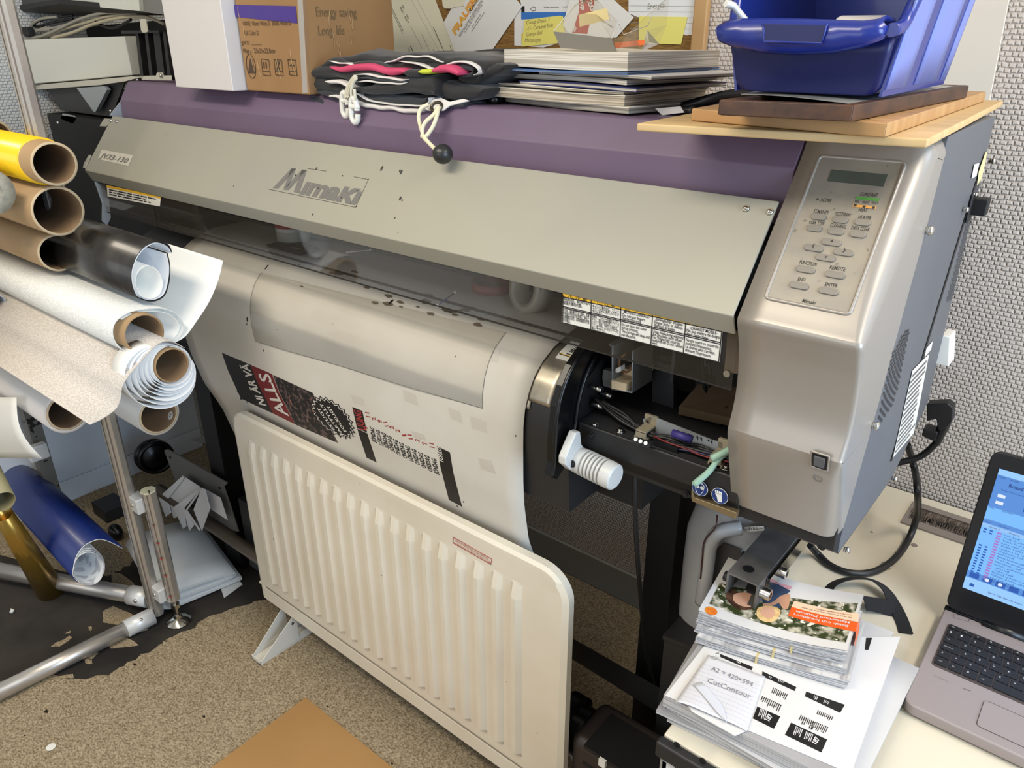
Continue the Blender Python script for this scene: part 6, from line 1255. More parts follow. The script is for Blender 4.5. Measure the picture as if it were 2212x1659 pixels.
# black shelf and cables over the left unit
SHF = thing('wall_shelf', 'dark shelf board beside a patch of lit white wall high over the left ink unit', 'shelf', tuple(at(180, 30, 'y', 1.2)))
b = MB(); P4 = [at(14, 26, 'y', 1.02), at(128, 8, 'y', 1.03), at(345, 29, 'y', 1.10), at(360, 33, 'y', 1.12), at(100, 37, 'y', 1.22), at(18, 32, 'y', 1.10)]
b.loft([[p for p in P4], [p + V((0, 0, .012)) for p in P4]]); obj('shelf_board', b, 'black_metal', SHF)
b = MB(); pl = ply(1.03); b.pxprism(pl, [(-20, -40), (128, -40), (128, 7), (14, 23), (-20, 24)], -.08, -.002); obj('dark_case', b, mat('case_grey', (62, 64, 66), .5), SHF)
b = MB(); pl = ply(1.06); b.pxprism(pl, [(130, -40), (297, -40), (302, 24), (131, 8)], -.05, 0); obj('woven_wall_patch', b, mat('wall_patch_white', (212, 214, 204), .7, bump=.4, bscale=90), SHF)  # stands for the lit woven left wall seen past the shelf
b = MB(); pl = ply(1.07); b.pxprism(pl, [(299, -40), (372, -40), (372, 34), (303, 25)], -.05, 0); obj('grey_case', b, 'grey_sheet', SHF)
kt = lambda x, y: (x / 5.72, y / 5.72)
CBN = thing('cable_bundle', 'bundle of black and grey cables lying on the left ink unit under the shelf', 'cables', tuple(at(180, 80, 'y', 1.0)))
def cab(P, r_, m, y=1.02):
    b = MB(); b.tube([at(*kt(a, c), 'y', y + .00006 * a) for a, c in P], r_, 8, sub=6); obj('cable', b, m, CBN)
cab([(160, 480), (300, 470), (480, 455), (700, 370), (950, 250), (1200, 175), (1450, 150), (1700, 165)], .0042, 'cable_grey', 1.0)
cab([(200, 470), (400, 480), (600, 430), (850, 340), (1100, 270), (1300, 210), (1550, 185), (1720, 190)], .0042, mat('cable_beige', (176, 166, 140), .5), 1.005)
cab([(640, 470), (900, 400), (1150, 300), (1450, 225), (1750, 205), (1900, 240), (2030, 300)], .0042, 'cable_beige', .995)
cab([(420, 440), (430, 400), (520, 360), (700, 340), (900, 280)], .004, 'cable_grey', 1.01)
cab([(700, 210), (520, 230), (410, 290), (400, 350), (470, 375), (620, 365)], .004, 'cable_grey', 1.01)
cab([(900, 190), (650, 220), (480, 260), (420, 310), (470, 330), (650, 280), (900, 230)], .0035, 'cable_black', 1.015)
cab([(1180, 270), (1300, 330), (1400, 345), (1520, 300), (1620, 240)], .0038, 'cable_black', 1.0)
b = MB(); q = at(*kt(350, 395), 'y', 1.02); b.box(q.x - .018, q.x + .018, q.y - .01, q.y + .01, q.z - .012, q.z + .014); obj('plug', b, 'black', CBN, bevel=.003)
b = MB(); pl = ply(1.02); b.pxprism(pl, [kt(*p) for p in ((1725, 235), (1800, 235), (1825, 385), (1805, 403), (1760, 402), (1742, 375))], -.002, 0); obj('cable_tab', b, 'plate_pale', CBN)
# ---------------------------------------------------------------- desk and what lies on it
mat('desk_top', (212, 203, 182), .45, c2=(204, 195, 174), scale=4, spots=((150, 138, 120), 30, .74)); mat('desk_white', (206, 206, 200), .45)
D1 = thing('desk', 'cream rear desk along the wall with a brush cable outlet', 'desk', (.4, 1.28, 0))
b = MB(); b.box(-.322, 1.5, .986, 1.573, T_ - .024, T_); obj('desk_top', b, 'desk_top', D1, bevel=.002)
b = MB(); b.box(-.30, -.26, 1.03, 1.07, 0, T_ - .024); obj('leg', b, 'desk_white', D1); b = MB(); b.box(1.40, 1.44, 1.03, 1.07, 0, T_ - .024); obj('leg', b, 'desk_white', D1); b = MB(); b.box(-.30, 1.45, 1.50, 1.52, .2, T_ - .024); obj('back_panel', b, 'desk_white', D1)
gz_ = plz(T_ + .0002); G = [(1975, 1083), (1947, 1131), (2092, 1177), (2110, 1126)]
b = MB(); g4 = [gz_.uv(*p) for p in G]
gx0, gx1, gy0, gy1 = -.204, .05, 1.444, 1.538
for (X0, X1, Y0, Y1) in ((gx0, gx1, gy0, gy0 + .022), (gx0, gx1, gy1 - .018, gy1), (gx0, gx0 + .006, gy0 + .022, gy1 - .018)): b.box(X0, X1, Y0, Y1, T_, T_ + .004)
b.box(gx0 + .006, gx1, gy0 + .022, gy1 - .018, T_ + .0002, T_ + .0006); GR = obj('brush_outlet', b, mat('outlet_grey', (128, 118, 110), .5), D1)
b = MB(); r = random.Random(3)
for sd in (0, 1):
    for i in range(230):
        x = gx0 + .008 + (gx1 - gx0 - .01) * r.random(); y = gy0 + .022 if sd == 0 else gy1 - .018; d = .034 * r.uniform(.7, 1.1) * (1 if sd == 0 else -1)
        b.tube([V((x, y, T_ + .003)), V((x + r.uniform(-.004, .004), y + d, T_ + .003 + r.uniform(0, .003)))], .0006, 3)
o = obj('bristles', b, mat('bristle', (120, 106, 92), .8, c2=(70, 60, 54), scale=40), GR); o['kind'] = 'stuff'
b = MB(); b.box(gx0 + .008, gx1, (gy0 + gy1) / 2 - .012, (gy0 + gy1) / 2 + .006, T_ + .0006, T_ + .001); obj('slot', b, 'black', GR)
b = MB(); q = at(1975, 1178, 'z', T_); b.cyl(q, q + V((0, 0, .001)), .0055, n=14); obj('desk_plug', b, 'outlet_grey', D1)
D2 = thing('desk', 'cream front desk with black edge strip and white steel front', 'desk', (.4, .85, 0))
b = MB(); b.box(-.318, 1.5, .712, .984, T_ - .024, T_); obj('desk_top', b, 'desk_top', D2, bevel=.002)
b = MB(); b.box(-.322, 1.5, .696, .712, T_ - .03, T_ - .002); obj('edge_strip', b, 'black_metal', D2, bevel=.004)
b = MB(); b.box(-.318, .2, .704, .72, .30, T_ - .034); b.box(-.318, -.30, .704, .96, .0, T_ - .034); sf = obj('steel_front', b, 'desk_white', D2, bevel=.006)
b = MB()
for px in ((1463, 1609), (1518, 1643)): q = at(*px, 'y', .7035); b.cyl(q, q + V((0, -.001, 0)), .005, n=14)
q = ply(.7035); b.poly([q.px(1459, 1635, .001), q.px(1462, 1650, .001), q.px(1461, 1672, .001), q.px(1458, 1660, .001)])
obj('screw_holes', b, 'black', sf)
b = MB(); q = at(1915, 1222, 'z', T_ + .003); b.pipe(q, q + V((0, 0, .0025)), .009, .0045, 20); tag(obj('steel_washer', b, 'screw_steel'), 'small steel washer lying on the desk beside the black cable', 'washer')
# laptop
LX, LY0, LY1, LZ = -.078, .955, 1.211, T_ + .004
LP_ = thing('laptop', 'silver laptop with black screen frame open on the desk', 'laptop', (.11, 1.08, T_))
mat('laptop_silver', (148, 137, 134), .45, metal=.1); mat('laptop_black', (20, 20, 22), .35); mat('key_black', (30, 28, 28), .5); mat('key_legend', (214, 210, 206), .5)
def rrect(x0, x1, y0, y1, r_, n=6): return [(cx + r_ * math.cos(a), cy + r_ * math.sin(a)) for cx, cy, a0 in ((x1 - r_, y1 - r_, 0), (x0 + r_, y1 - r_, PI / 2), (x0 + r_, y0 + r_, PI), (x1 - r_, y0 + r_, 1.5 * PI)) for a in [a0 + PI / 2 * i / n for i in range(n + 1)]]
zp = plz(0); LW = .378; kz = LZ + .018
b = MB(); b.prism(zp, rrect(LX, LX + LW, LY0, LY1, .016), LZ, kz); bs = obj('base', b, 'laptop_silver', LP_, bevel=.003)
for x, y in ((LX + .02, LY0 + .02), (LX + LW - .02, LY0 + .02), (LX + .02, LY1 - .02), (LX + LW - .02, LY1 - .02)):
    b = MB(); b.cyl((x, y, T_ + .0005), (x, y, LZ + .001), .006, n=12); obj('rubber_foot', b, 'black', bs)
kp_ = plz(kz); km = lambda x, y: (1930 + x / 4.496, 1290 + y / 4.496)
kx0 = kp_.uv(*km(540, 275))[0]; ky1 = kp_.uv(*km(540, 268))[1]; ky0 = kp_.uv(*km(420, 660))[1]; kx0 = min(kx0, kp_.uv(*km(385, 640))[0])
b = MB(); b.prism(kp_, rrect(kx0 - .002, LX + LW - .02, ky0 - .004, ky1 + .003, .006), -.001, .0006); kw = obj('key_well', b, mat('well_dark', (70, 62, 60), .5), bs)
rows_ = [(['esc'] + ['f%d' % i for i in range(1, 13)] + ['del'], .0175, 0), (['§', '1', '2', '3', '4', '5', '6', '7', '8', '9', '0', '+', '´', '<-'], .019, 0), (['tab', 'Q', 'W', 'E', 'R', 'T', 'Y', 'U', 'I', 'O', 'P', 'Å', '¨', 'en'], .019, 0), (['caps lock', 'A', 'S', 'D', 'F', 'G', 'H', 'J', 'K', 'L', 'Ö', 'Ä', "'", ''], .019, 0), (['⇧', '>', 'Z', 'X', 'C', 'V', 'B', 'N', 'M', ',', '.', '-', '⇧'], .019, 0), (['ctrl', 'fn', '⊞', 'alt', '', 'alt gr', 'ctrl'], .019, 0)]
rh_ = (ky1 - ky0) / 5.55; y = ky1
for ri, (ks, pt_, o_) in enumerate(rows_):
    hh = rh_ * (.55 if ri == 0 else 1); x = kx0
    for ki, k_ in enumerate(ks):
        w_ = pt_ * (1.0 if not (ki == 0 and ri) else {1: .78, 2: 1.25, 3: 1.45, 4: 1.0, 5: 1.0}[ri]) if k_ != '' or ri != 5 else .095
        if x + w_ > LX + LW - .02: break
        if True:
            b = MB(); b.prism(kp_, rrect(x + .001, x + w_ - .001, y - hh + .001, y - .001, .0016, 3), .0005, .0026); kk = obj('key', b, 'key_black', kw)
            if k_ and x < .2:
                b = MB(); s_ = .0040 if len(k_) == 1 else .0021; wt = s_ * (.62 if len(k_) == 1 else .62 * len(k_))
                b.text(kp_, k_, (x + .0045, y - hh * .55), (x + .0045 + min(wt, w_ - .006), y - hh * .55), s_, z=.0029, uvs=True); obj('lettering', b, 'key_legend', kk)
        x += w_
    y -= hh
b = MB(); tq = [kp_.uv(*km(*p)) for p in ((885, 1000), (795, 1265))]; tx0 = min(t_[0] for t_ in tq); b.prism(kp_, rrect(tx0, tx0 + .115, LY0 + .018, tq[0][1], .006), .0, .0007); tpd = obj('touch_pad', b, 'laptop_silver', bs)
b = MB(); tw = [kp_.at(x, y, .0008) for x, y in rrect(tx0, tx0 + .115, LY0 + .018, tq[0][1], .006)]; b.tube(tw, .0004, 4, closed=True); obj('pad_line', b, 'well_dark', tpd)
b = MB(); c4 = [kp_.uv(*km(*p)) for p in ((590, 165), (738, 210), (728, 242), (580, 195))]; b.tube([kp_.at(*p, .0003) for p in rquad([c4[3], c4[2], c4[1], c4[0]], .002, 3)], .0004, 4, closed=True); b.mark(kp_, [km(672, 884), km(748, 908), km(748, 916), km(675, 890)], .0005); obj('deck_marks', b, mat('laptop_line', (110, 100, 98), .5), bs)
b = MB(); q = [kp_.uv(*km(*p)) for p in ((850, 245), (1268, 385), (1268, 445), (838, 305))]; r = random.Random(1); x = q[0][0]
for i in range(46):
    for j in range(6): b.disc(kp_, q[0][0] + .002 + i * .0023, max(q[0][1], q[1][1]) - .002 - j * .0026, .0006, .0004, n=5)
obj('speaker_grille', b, 'laptop_line', bs)
b = MB(); b.text(kp_, 'ProBook', km(388, 768), km(538, 832), .005, z=.0004, shear=.1); obj('lettering', b, mat('laptop_mark', (156, 144, 140), .4), bs)
# lid
tilt = math.radians(6); hy = LY1 - .012; LO = V((LX, hy, kz + .004)); lv_ = V((0, math.sin(tilt), math.cos(tilt)))
ld = Pl(LO, (1, 0, 0), lv_)
b = MB(); b.prism(ld, rrect(0, LW, .0, .280, .014), -.008, 0); lid = obj('lid', b, 'laptop_black', LP_, bevel=.002)
b = MB(); b.cyl(LO + V((.055, .002, -.003)), LO + V((.115, .002, -.003)), .0075, n=16); b.cyl(LO + V((.0, .004, -.004)), LO + V((LW, .004, -.004)), .005, n=12); obj('hinge', b, 'laptop_black', lid)
sx0, sy0 = ld.uv(2079, 1268); sx0b, sy1 = ld.uv(2160, 1000); sx0 = (sx0 + sx0b) / 2 if 0 else sx0
sx0 = max(.012, min(sx0, .03)); sy0 = max(sy0, .018); sy1 = min(sy1, .255)
mat('screen_blue', (10, 20, 30), .3, emit=(120, 184, 250), es=.85)
def em(name, c, e=.85): return mat(name, (10, 12, 16), .4, emit=c, es=e)
b = MB(); b.poly([ld.at(sx0, sy0, .0006), ld.at(.362, sy0, .0006), ld.at(.362, sy1, .0006), ld.at(sx0, sy1, .0006)]); scr = obj('screen', b, 'screen_blue', lid)
def S(u, v): return (sx0 + u, sy0 + v)
HH = sy1 - sy0
b = MB()
def rect(u0, u1, v0, v1, h=.0010): b.poly([ld.at(*S(u0, v0), h), ld.at(*S(u1, v0), h), ld.at(*S(u1, v1), h), ld.at(*S(u0, v1), h)])
fr = lambda x: HH * x
rect(0, .345, fr(.815), fr(.955)); rect(0, .345, fr(.70), fr(.815)); rect(0, .345, fr(.565), fr(.60)); rect(0, .345, fr(.10), fr(.155)); obj('tool_band', b, em('scr_mid', (92, 152, 232), .7), scr)
b = MB(); rect(0, .345, fr(.955), HH); obj('title_bar', b, em('scr_pale', (150, 200, 250), .85), scr); b = MB(); rect(0, .345, 0, fr(.10)); obj('task_bar', b, em('scr_pale', (150, 200, 250), .85), scr)
b = MB(); rect(0, .345, fr(.535), fr(.562)); rect(.022, .05, fr(.535), fr(.565)); obj('tab_row', b, em('scr_tab', (150, 196, 246), .8), scr)
names = ['test_3.pdf', 'Truck_fit_power.pdf', 'Truck_fit_print.pdf', 'Katta_rakel_lorenslew.pdf', 'TOMMY T-SHIRT_2.pdf', 'Lyngby_3_blå_ny.pdf', 'Oberlandet_back.pdf', 'NYTT10.pdf', 'Rebel Student.pdf', 'Truck_fit_power.pdf', 'Newsletter_1.pdf', 'bulltrio_godkänd.pdf', '_skiss.pdf', '_plakat_2.pdf', 'PIZZERIA LJUNGBY2.pdf', 'PIZZERIA LJUNGBY_ADR3.pdf', 'Fest bull_4.pdf', 'Fest bull_11.pdf']
b = MB()
for i, n_ in enumerate(names):
    v = fr(.515 - i * .0225); b.text(ld, n_, (sx0 + .031, sy0 + v), (sx0 + .031 + .0021 * len(n_), sy0 + v), .0026, z=.0013, uvs=True)
    b.text(ld, '%02d/%02d 1%d:%02d' % (i % 9 + 1, (i * 7) % 28 + 1, i % 7, (i * 13) % 60), (sx0 + .092, sy0 + v), (sx0 + .112, sy0 + v), .0026, z=.0013, uvs=True)
for t, u, v, w_, h_ in (('RolandVW', .018, .885, .030, .0055), ('Status: Not Connected', .010, .845, .038, .0026), ('File(F)', .002, .935, .010, .0026), ('Edit(E)', .018, .935, .011, .0026), ('View(V)', .035, .935, .011, .0026), ('Status', .002, .69, .008, .0024), ('Job Name', .020, .69, .014, .0024), ('Status', .002, .575, .008, .0024), ('Job Name', .020, .575, .014, .0024), ('Queue A', .010, .542, .014, .0026), ('Queue B', .036, .542, .014, .0026), ('Skriv här för att söka', .034, .030, .046, .0034)):
    b.text(ld, t, (sx0 + u, sy0 + fr(v)), (sx0 + u + w_, sy0 + fr(v)), h_, z=.0013, uvs=True, bold=.02 if t[0] == 'R' else 0)
obj('screen_text', b, em('scr_ink', (34, 62, 150), .5), scr)
b = MB()
for i in range(18): rect(.022, .028, fr(.513 - i * .0225), fr(.527 - i * .0225), .0013)
obj('file_icons', b, em('scr_mauve', (176, 130, 214), .7), scr)
b = MB()
for i in [0, 1] + list(range(6, 18)):
    for u in (.004, .012): rect(u, u + .004, fr(.513 - i * .0225), fr(.525 - i * .0225), .0013)
for i in range(8): rect(.004 + i * .018, .017 + i * .018, fr(.108), fr(.150), .0013)
rect(.008, .014, fr(.035), fr(.06), .0013); rect(.044, .068, fr(.735), fr(.80), .0013); obj('tool_icons', b, em('scr_dark', (40, 96, 190), .7), scr)
b = MB(); rect(.008, .018, fr(.79), fr(.815), .0016); rect(.008, .018, fr(.735), fr(.76), .0016); b.disc(ld, *S(.056, fr(.77)), .0045, .0016)
for i in (1, 2, 5): b.disc(ld, *S(.010 + i * .018, fr(.129)), .003, .0016)
obj('screen_icons', b, em('scr_white', (226, 236, 250), .8), scr)
# stack of sheets on the front desk
def sheets(name, label, pts, z0, z1, m, cat='paper stack', grp=None):
    b = MB(); b.loft([[V((p.x, p.y, z)) for p in pts] for z in (z0, z1)]); o = obj(name, b, m); tag(o, label, cat, grp); return o
mat('sheet_edges', (200, 198, 196), .7, c2=(150, 148, 148), scale=5, detail=2, lo=.4, hi=.58, stretch=(.5, .5, 220))
z = T_ + .0006
def quad(px, zz): return [at(*p, 'z', zz) for p in px]
def rect4(a, l_, w_, ang):
    c, s = math.cos(ang), math.sin(ang); U = V((c, s, 0)); Q = V((-s, c, 0)); return [a, a + U * l_, a + U * l_ + Q * w_, a + Q * w_]
GP = 'paper stacks on the front desk'
sheets('paper_stack', 'lowest cream paper stack on the front desk over the black edge strip', rect4(V((-.325, .733, 0)), .225, .30, .10), z, z + .010, 'sheet_edges', grp=GP); z += .0106
sheets('paper_stack', 'thin white sheets sticking out to the left low in the desk pile', rect4(V((-.340, .727, 0)), .24, .31, .13), z, z + .005, 'sheet_edges', grp=GP); z += .0056
sheets('paper_stack', 'white sheets turned to the right under the printed sheets', rect4(V((-.330, .738, 0)), .248, .30, -.02), z, z + .007, 'sheet_edges', grp=GP); z += .0076
sheets('paper_stack', 'thick pile of white sheets directly under the printed top sheet', rect4(V((-.334, .733, 0)), .230, .315, .06), z, z + .0205, 'sheet_edges', grp=GP); z += .021
zt1 = z
ptp = [at(1437, 1503, 'z', z), at(1838, 1672, 'z', z), at(1945, 1376, 'z', z), at(1535, 1378, 'z', z)]
PSH = sheets('printed_sheet', 'white sheet printed with black address boxes on top of the desk pile', ptp, z, z + .0006, 'paper_white', 'printed sheet'); z += .0007
pc = plz(z); k7 = lambda x, y: (1410 + x / 4.916, 1380 + y / 4.916)
b = MB(); r = random.Random(8)
blk = [[(715, 160), (1065, 300), (1048, 335), (720, 195)], [(1165, 345), (1525, 512), (1508, 555), (1160, 395)], [(1630, 560), (2040, 700), (1990, 787), (1615, 610)], [(1110, 720), (1355, 825), (1287, 957), (1062, 845)], [(1470, 890), (1852, 1070), (1790, 1208), (1403, 1020)]]
for q in blk: b.mark(pc, [k7(*p) for p in q], .0002); obj('address_box', b, 'pr_black', PSH); b = MB()
q = [(2055, 560), (2080, 500), (2120, 395), (2090, 400)]
b.mark(pc, [(1871, 1378), (1884, 1378), (1876, 1404), (1868, 1404)], .0002)
cols = [([(1275, 515), (1440, 590), (1410, 655), (1255, 575)], 9), ([(1160, 605), (1375, 705), (1340, 785), (1130, 675)], 11), ([(1750, 755), (1925, 830), (1895, 885), (1735, 800)], 9), ([(1570, 805), (1720, 880), (1690, 975), (1530, 885)], 8), ([(1700, 870), (1870, 940), (1830, 1025), (1665, 950)], 9)]
def vcols(b, q, n, zz, seed):   # text rows running across, turned a quarter
    c = [pc.uv(*k7(*p)) for p in q]; r = random.Random(seed)
    for i in range(n):
        u0 = (i + .2) / n; u1 = (i + .72) / n; e = r.uniform(.6, 1.0)
        A = c[0] * (1 - u0) + c[1] * u0; B_ = c[0] * (1 - u1) + c[1] * u1; D = c[3] * (1 - u0) + c[2] * u0; E = c[3] * (1 - u1) + c[2] * u1
        x = 0
        while x < e - .03:
            w_ = min(r.uniform(.08, .25), e - x); b.poly([pc.at(*(A + (D - A) * x), zz), pc.at(*(B_ + (E - B_) * x), zz), pc.at(*(B_ + (E - B_) * (x + w_)), zz), pc.at(*(A + (D - A) * (x + w_)), zz)]); x += w_ + .03
for i, (q, n) in enumerate(cols): vcols(b, q, n, .0002, i)
obj('lettering', b, 'pr_black', PSH)
b = MB()
for i, (q, n) in enumerate([([(1140, 740), (1220, 770), (1190, 880), (1110, 840)], 5), ([(1215, 820), (1235, 828), (1222, 860), (1203, 850)], 2), ([(1515, 930), (1600, 965), (1565, 1055), (1485, 1020)], 5), ([(1625, 985), (1710, 1020), (1675, 1110), (1595, 1075)], 5), ([(1715, 1060), (1735, 1068), (1722, 1105), (1702, 1096)], 2), ([(1710, 600), (1760, 620), (1740, 660), (1700, 640)], 3), ([(1820, 650), (1880, 672), (1860, 705), (1805, 685)], 4), ([(1235, 395), (1270, 410), (1255, 435), (1225, 420)], 2), ([(1335, 430), (1400, 458), (1385, 480), (1325, 455)], 4), ([(890, 235), (940, 255), (930, 270), (880, 250)], 3)]): vcols(b, q, n, .0005, 50 + i)
for p, q in (((1235, 880), (1275, 820)), ((1735, 1125), (1775, 1065))): b.text(pc, '187', k7(*p), k7(*q), .0058, z=.0006, bold=.03)
obj('lettering', b, 'paper_white', PSH)
# note pad
NT = thing('notepad', 'small ruled spiral note page with pencil writing on the printed sheet', 'note', tuple(at(1560, 1495, 'z', z)))
zn = z + .0006; pn = plz(zn + .0035); n4 = [k7(590, 160), k7(1195, 390), k7(1000, 975), k7(245, 660)]
q4 = [pn.uv(*p) for p in n4]
def note(a, c):
    q = (q4[0] * (1 - a) + q4[1] * a) * (1 - c) + (q4[3] * (1 - a) + q4[2] * a) * c
    return pn.at(q[0], q[1], -.002 + .0045 * c * math.sin(a * PI * .9 + .2) + .001 * math.sin(a * 9) * c)
b = MB(); b.sm = True; b.grid(note, 16, 16, .0004); obj('page', b, mat('note_paper', (204, 203, 206), .7), NT)
b = MB(); zq = plz(zn); b.prism(zq, [tuple(zq.uv(*k7(*p))) for p in ((560, 190), (1160, 420), (985, 985), (870, 1035), (420, 780), (310, 640))], .0, .0012); obj('under_pages', b, 'paper_white', NT)
b = MB()
for i in range(11):
    c = .20 + i * .075; P = [note(a / 16, c) + V((0, 0, .0004)) for a in range(17)]; b.tube(P, .00022, 4)
obj('ruling', b, mat('rule_blue', (150, 160, 190), .7), NT)
def scrib(t, p, q, h_):
    b = MB(); b.text(pn, t, k7(*p), k7(*q), h_, z=.0)
    # lay each vertex on the curled page
    A, Bx, Cx = q4[0], q4[1] - q4[0], q4[3] - q4[0]; det = Bx[0] * Cx[1] - Bx[1] * Cx[0]
    for v in b.b.verts:
        d = v.co - pn.at(A[0], A[1]); a = (d.x * Cx[1] - d.y * Cx[0]) / det; c = (Bx[0] * d.y - Bx[1] * d.x) / det; v.co.z = note(a, c).z + .0014
    return b
obj('handwriting', scrib('A2 = 420×594', (615, 330), (1055, 505), .0085), mat('pencil_grey', (128, 126, 130), .8), NT); obj('handwriting', scrib('CutContour', (575, 465), (1035, 640), .0095), 'pencil_grey', NT)
b = MB(); zf = lambda p, h: at(*k7(*p), 'z', zn + h)
b.grid(lambda a, c: (zf((430, 480), .006) * (1 - a) + zf((515, 455), .009) * a) * (1 - c) + (zf((700, 800), .007) * (1 - a) + zf((785, 885), .007) * a) * c + (zf((690, 620), .008) - zf((560, 600), .008)) * (.55 * a * math.sin(PI * c)), 6, 8, .0004); obj('curled_corner', b, mat('note_back', (196, 198, 206), .7), NT, smooth=True)
b = MB()
for px in ((665, 190), (685, 185)): 
    c_ = at(*k7(*px), 'z', zn + .005); b.tube([c_ + V((0, .005 * math.cos(a), .006 * math.sin(a))) for a in [2 * PI * i / 14 for i in range(13)]], .0006, 5)
obj('spiral_wire', b, 'screw_steel', NT)
# three banded bundles of brochures
k5 = lambda x, y: (1490 + x / 5.351, 1210 + y / 5.351)
zb0 = zt1 + .001; za = zb0 + .013; zc = za + .013; zd = zc + .020
PT = [at(*k5(*p), 'z', zd) for p in ((95, 625), (1800, 1120), (1985, 470), (440, 15))]
def bundle(label, px, z0, z1, lift, bandpx, cover, seed):
    P = [p + V((px[0], px[1], 0)) for p in PT]; P[1] = P[1] + V((px[2], 0, 0)); P[2] = P[2] + V((px[2], 0, 0)); c = sum(P, V((0, 0, 0))) / 4; t = thing('brochure_bundle', label, 'brochures', (c.x, c.y, z0), 'banded brochure bundles'); r = random.Random(seed)
    n = max(6, int((z1 - z0) / .0016)); N = 8
    def top(a, cc, z): # sag in the middle where the band pulls, ends fan up on the right
        q = (P[0] * (1 - a) + P[1] * a) * (1 - cc) + (P[3] * (1 - a) + P[2] * a) * cc
        return V((q.x, q.y, z + lift * (a - .45) ** 2 * ((z - z0) / (z1 - z0) * .8 + .2) * 4))
    b = MB()
    for i in range(n):
        o = V((r.uniform(-.0012, .0012), r.uniform(-.0012, .0012), 0)); za_ = z0 + (z1 - z0) * i / n; zb_ = z0 + (z1 - z0) * (i + .8) / n; sh = .003 * (i / n - .5)
        rings = [[top(j / N, 0, za_) + o + V((sh, 0, 0)), top(j / N, 1, za_) + o + V((sh, 0, 0)), top(j / N, 1, zb_) + o + V((sh, 0, 0)), top(j / N, 0, zb_) + o + V((sh, 0, 0))] for j in range(N + 1)]; b.loft(rings)
    o = obj('brochures', b, 'sheet_edges', t); o['kind'] = 'stuff'
    b = MB(); a_, w_ = bandpx; rb = []; zt_b = z0 + (z1 - z0) * .55 if cover else z1 - .0005
    for a2 in (a_ - w_, a_ + w_): rb.append([top(a2, -.012, z0 - .0003), top(a2, 1.012, z0 - .0003), top(a2, 1.012, zt_b), top(a2, -.012, zt_b)])
    b.loft([[p for p in rb[0]], [p for p in rb[1]]], True, False); obj('rubber_band', b, mat('rubber', (196, 178, 128), .6), t, solid=.0008)
    return t, top
bundle('lowest banded brochure bundle resting on the printed sheet', (.006, -.010, .006), zb0, za - .0005, .006, (.42, .008), None, 1)
bundle('middle banded brochure bundle between the two others', (.001, -.004, .004), za, zc - .0005, .006, (.54, .008), None, 2)
TB, top = bundle('top banded brochure bundle showing the orange card and photo cover', (.0, .0, .0), zc, zd - .0008, .010, (.66, .008), 1, 3)
ct = [at(*k5(*p), 'z', zd) for p in ((95, 625), (1800, 1120), (1985, 470), (440, 15))]
class Cov:   # chart of the curved cover: a along its long side, c across
    def __init__(s): s.f = top
    def uv(s, px, py):
        z_ = zd
        for _ in range(5):
            p = at(px, py, 'z', z_); O = ct[0]; A = ct[1] - ct[0]; Cc = ct[3] - ct[0]
            d = p - O; det = A.x * Cc.y - A.y * Cc.x; a = (d.x * Cc.y - d.y * Cc.x) / det; c = (A.x * d.y - A.y * d.x) / det
            q = s.at2(a, c); z_ = q.z
        return V((a * s.la(), c * s.lc()))
    def la(s): return (ct[1] - ct[0]).length
    def lc(s): return (ct[3] - ct[0]).length
    def at2(s, a, c): return top(a, c, zd - .0008)
    def at(s, u, v, h=0.): return s.at2(u / s.la(), v / s.lc()) + V((0, 0, h + .0012))
CV_ = Cov(); LA, LC = CV_.la(), CV_.lc()
b = MB(); b.grid(lambda a, c: CV_.at(a * LA, c * LC, 0), 16, 6, .0006); cov = obj('front_cover', b, 'paper_white', TB)
def cpatch(b, px, h, n=8):
    q = [CV_.uv(*p) for p in px]; b.grid(lambda a, c: CV_.at(*((q[0] * (1 - a) + q[1] * a) * (1 - c) + (q[3] * (1 - a) + q[2] * a) * c), h), n, n)
b = MB(); cpatch(b, [k5(345, 270), k5(1960, 465), k5(1805, 955), k5(225, 515)], .0004, 14); obj('cover_photo', b, mat('foliage', (52, 60, 30), .45, c2=(196, 190, 170), scale=75, detail=2.5, lo=.46, hi=.66, spots=((226, 220, 206), 110, .62)), cov)
def blob(name, pts, h, m):
    b = MB(); c = sum((CV_.uv(*k5(*p)) for p in pts), V((0, 0))) / len(pts); q = smooth_path([V((*CV_.uv(*k5(*p)), 0)) for p in pts], 4, True)
    vs_ = [b.b.verts.new(CV_.at(p.x, p.y, h)) for p in q]; cc = b.b.verts.new(CV_.at(c[0], c[1], h))
    for i in range(len(vs_)): b.face([cc, vs_[i], vs_[(i + 1) % len(vs_)]])
    obj(name, b, m, cov)
mat('ph_skin', (206, 158, 132), .5); mat('ph_hair', (52, 32, 24), .5, c2=(96, 66, 48), scale=90); mat('ph_blond', (206, 168, 110), .5, c2=(226, 196, 140), scale=120); mat('ph_denim', (58, 78, 104), .5, c2=(44, 60, 86), scale=60); mat('ph_arm', (196, 146, 116), .5)
blob('photo_hair', [(440, 330), (415, 400), (430, 470), (500, 540), (570, 575), (660, 585), (740, 560), (770, 520), (760, 470), (700, 440), (560, 380)], .0007, 'ph_hair')
blob('photo_face', [(520, 400), (500, 460), (540, 510), (620, 545), (700, 550), (740, 510), (750, 460), (740, 410), (640, 380)], .0010, 'ph_skin')
blob('photo_shirt', [(880, 270), (960, 250), (1140, 330), (1160, 360), (1080, 420), (1060, 540), (960, 560), (860, 480), (815, 440), (830, 340)], .0007, 'ph_denim')
blob('photo_arm', [(1150, 385), (1165, 430), (1140, 555), (1075, 555), (1090, 470), (960, 530), (870, 545), (850, 505), (950, 490), (1060, 410)], .0010, 'ph_arm')
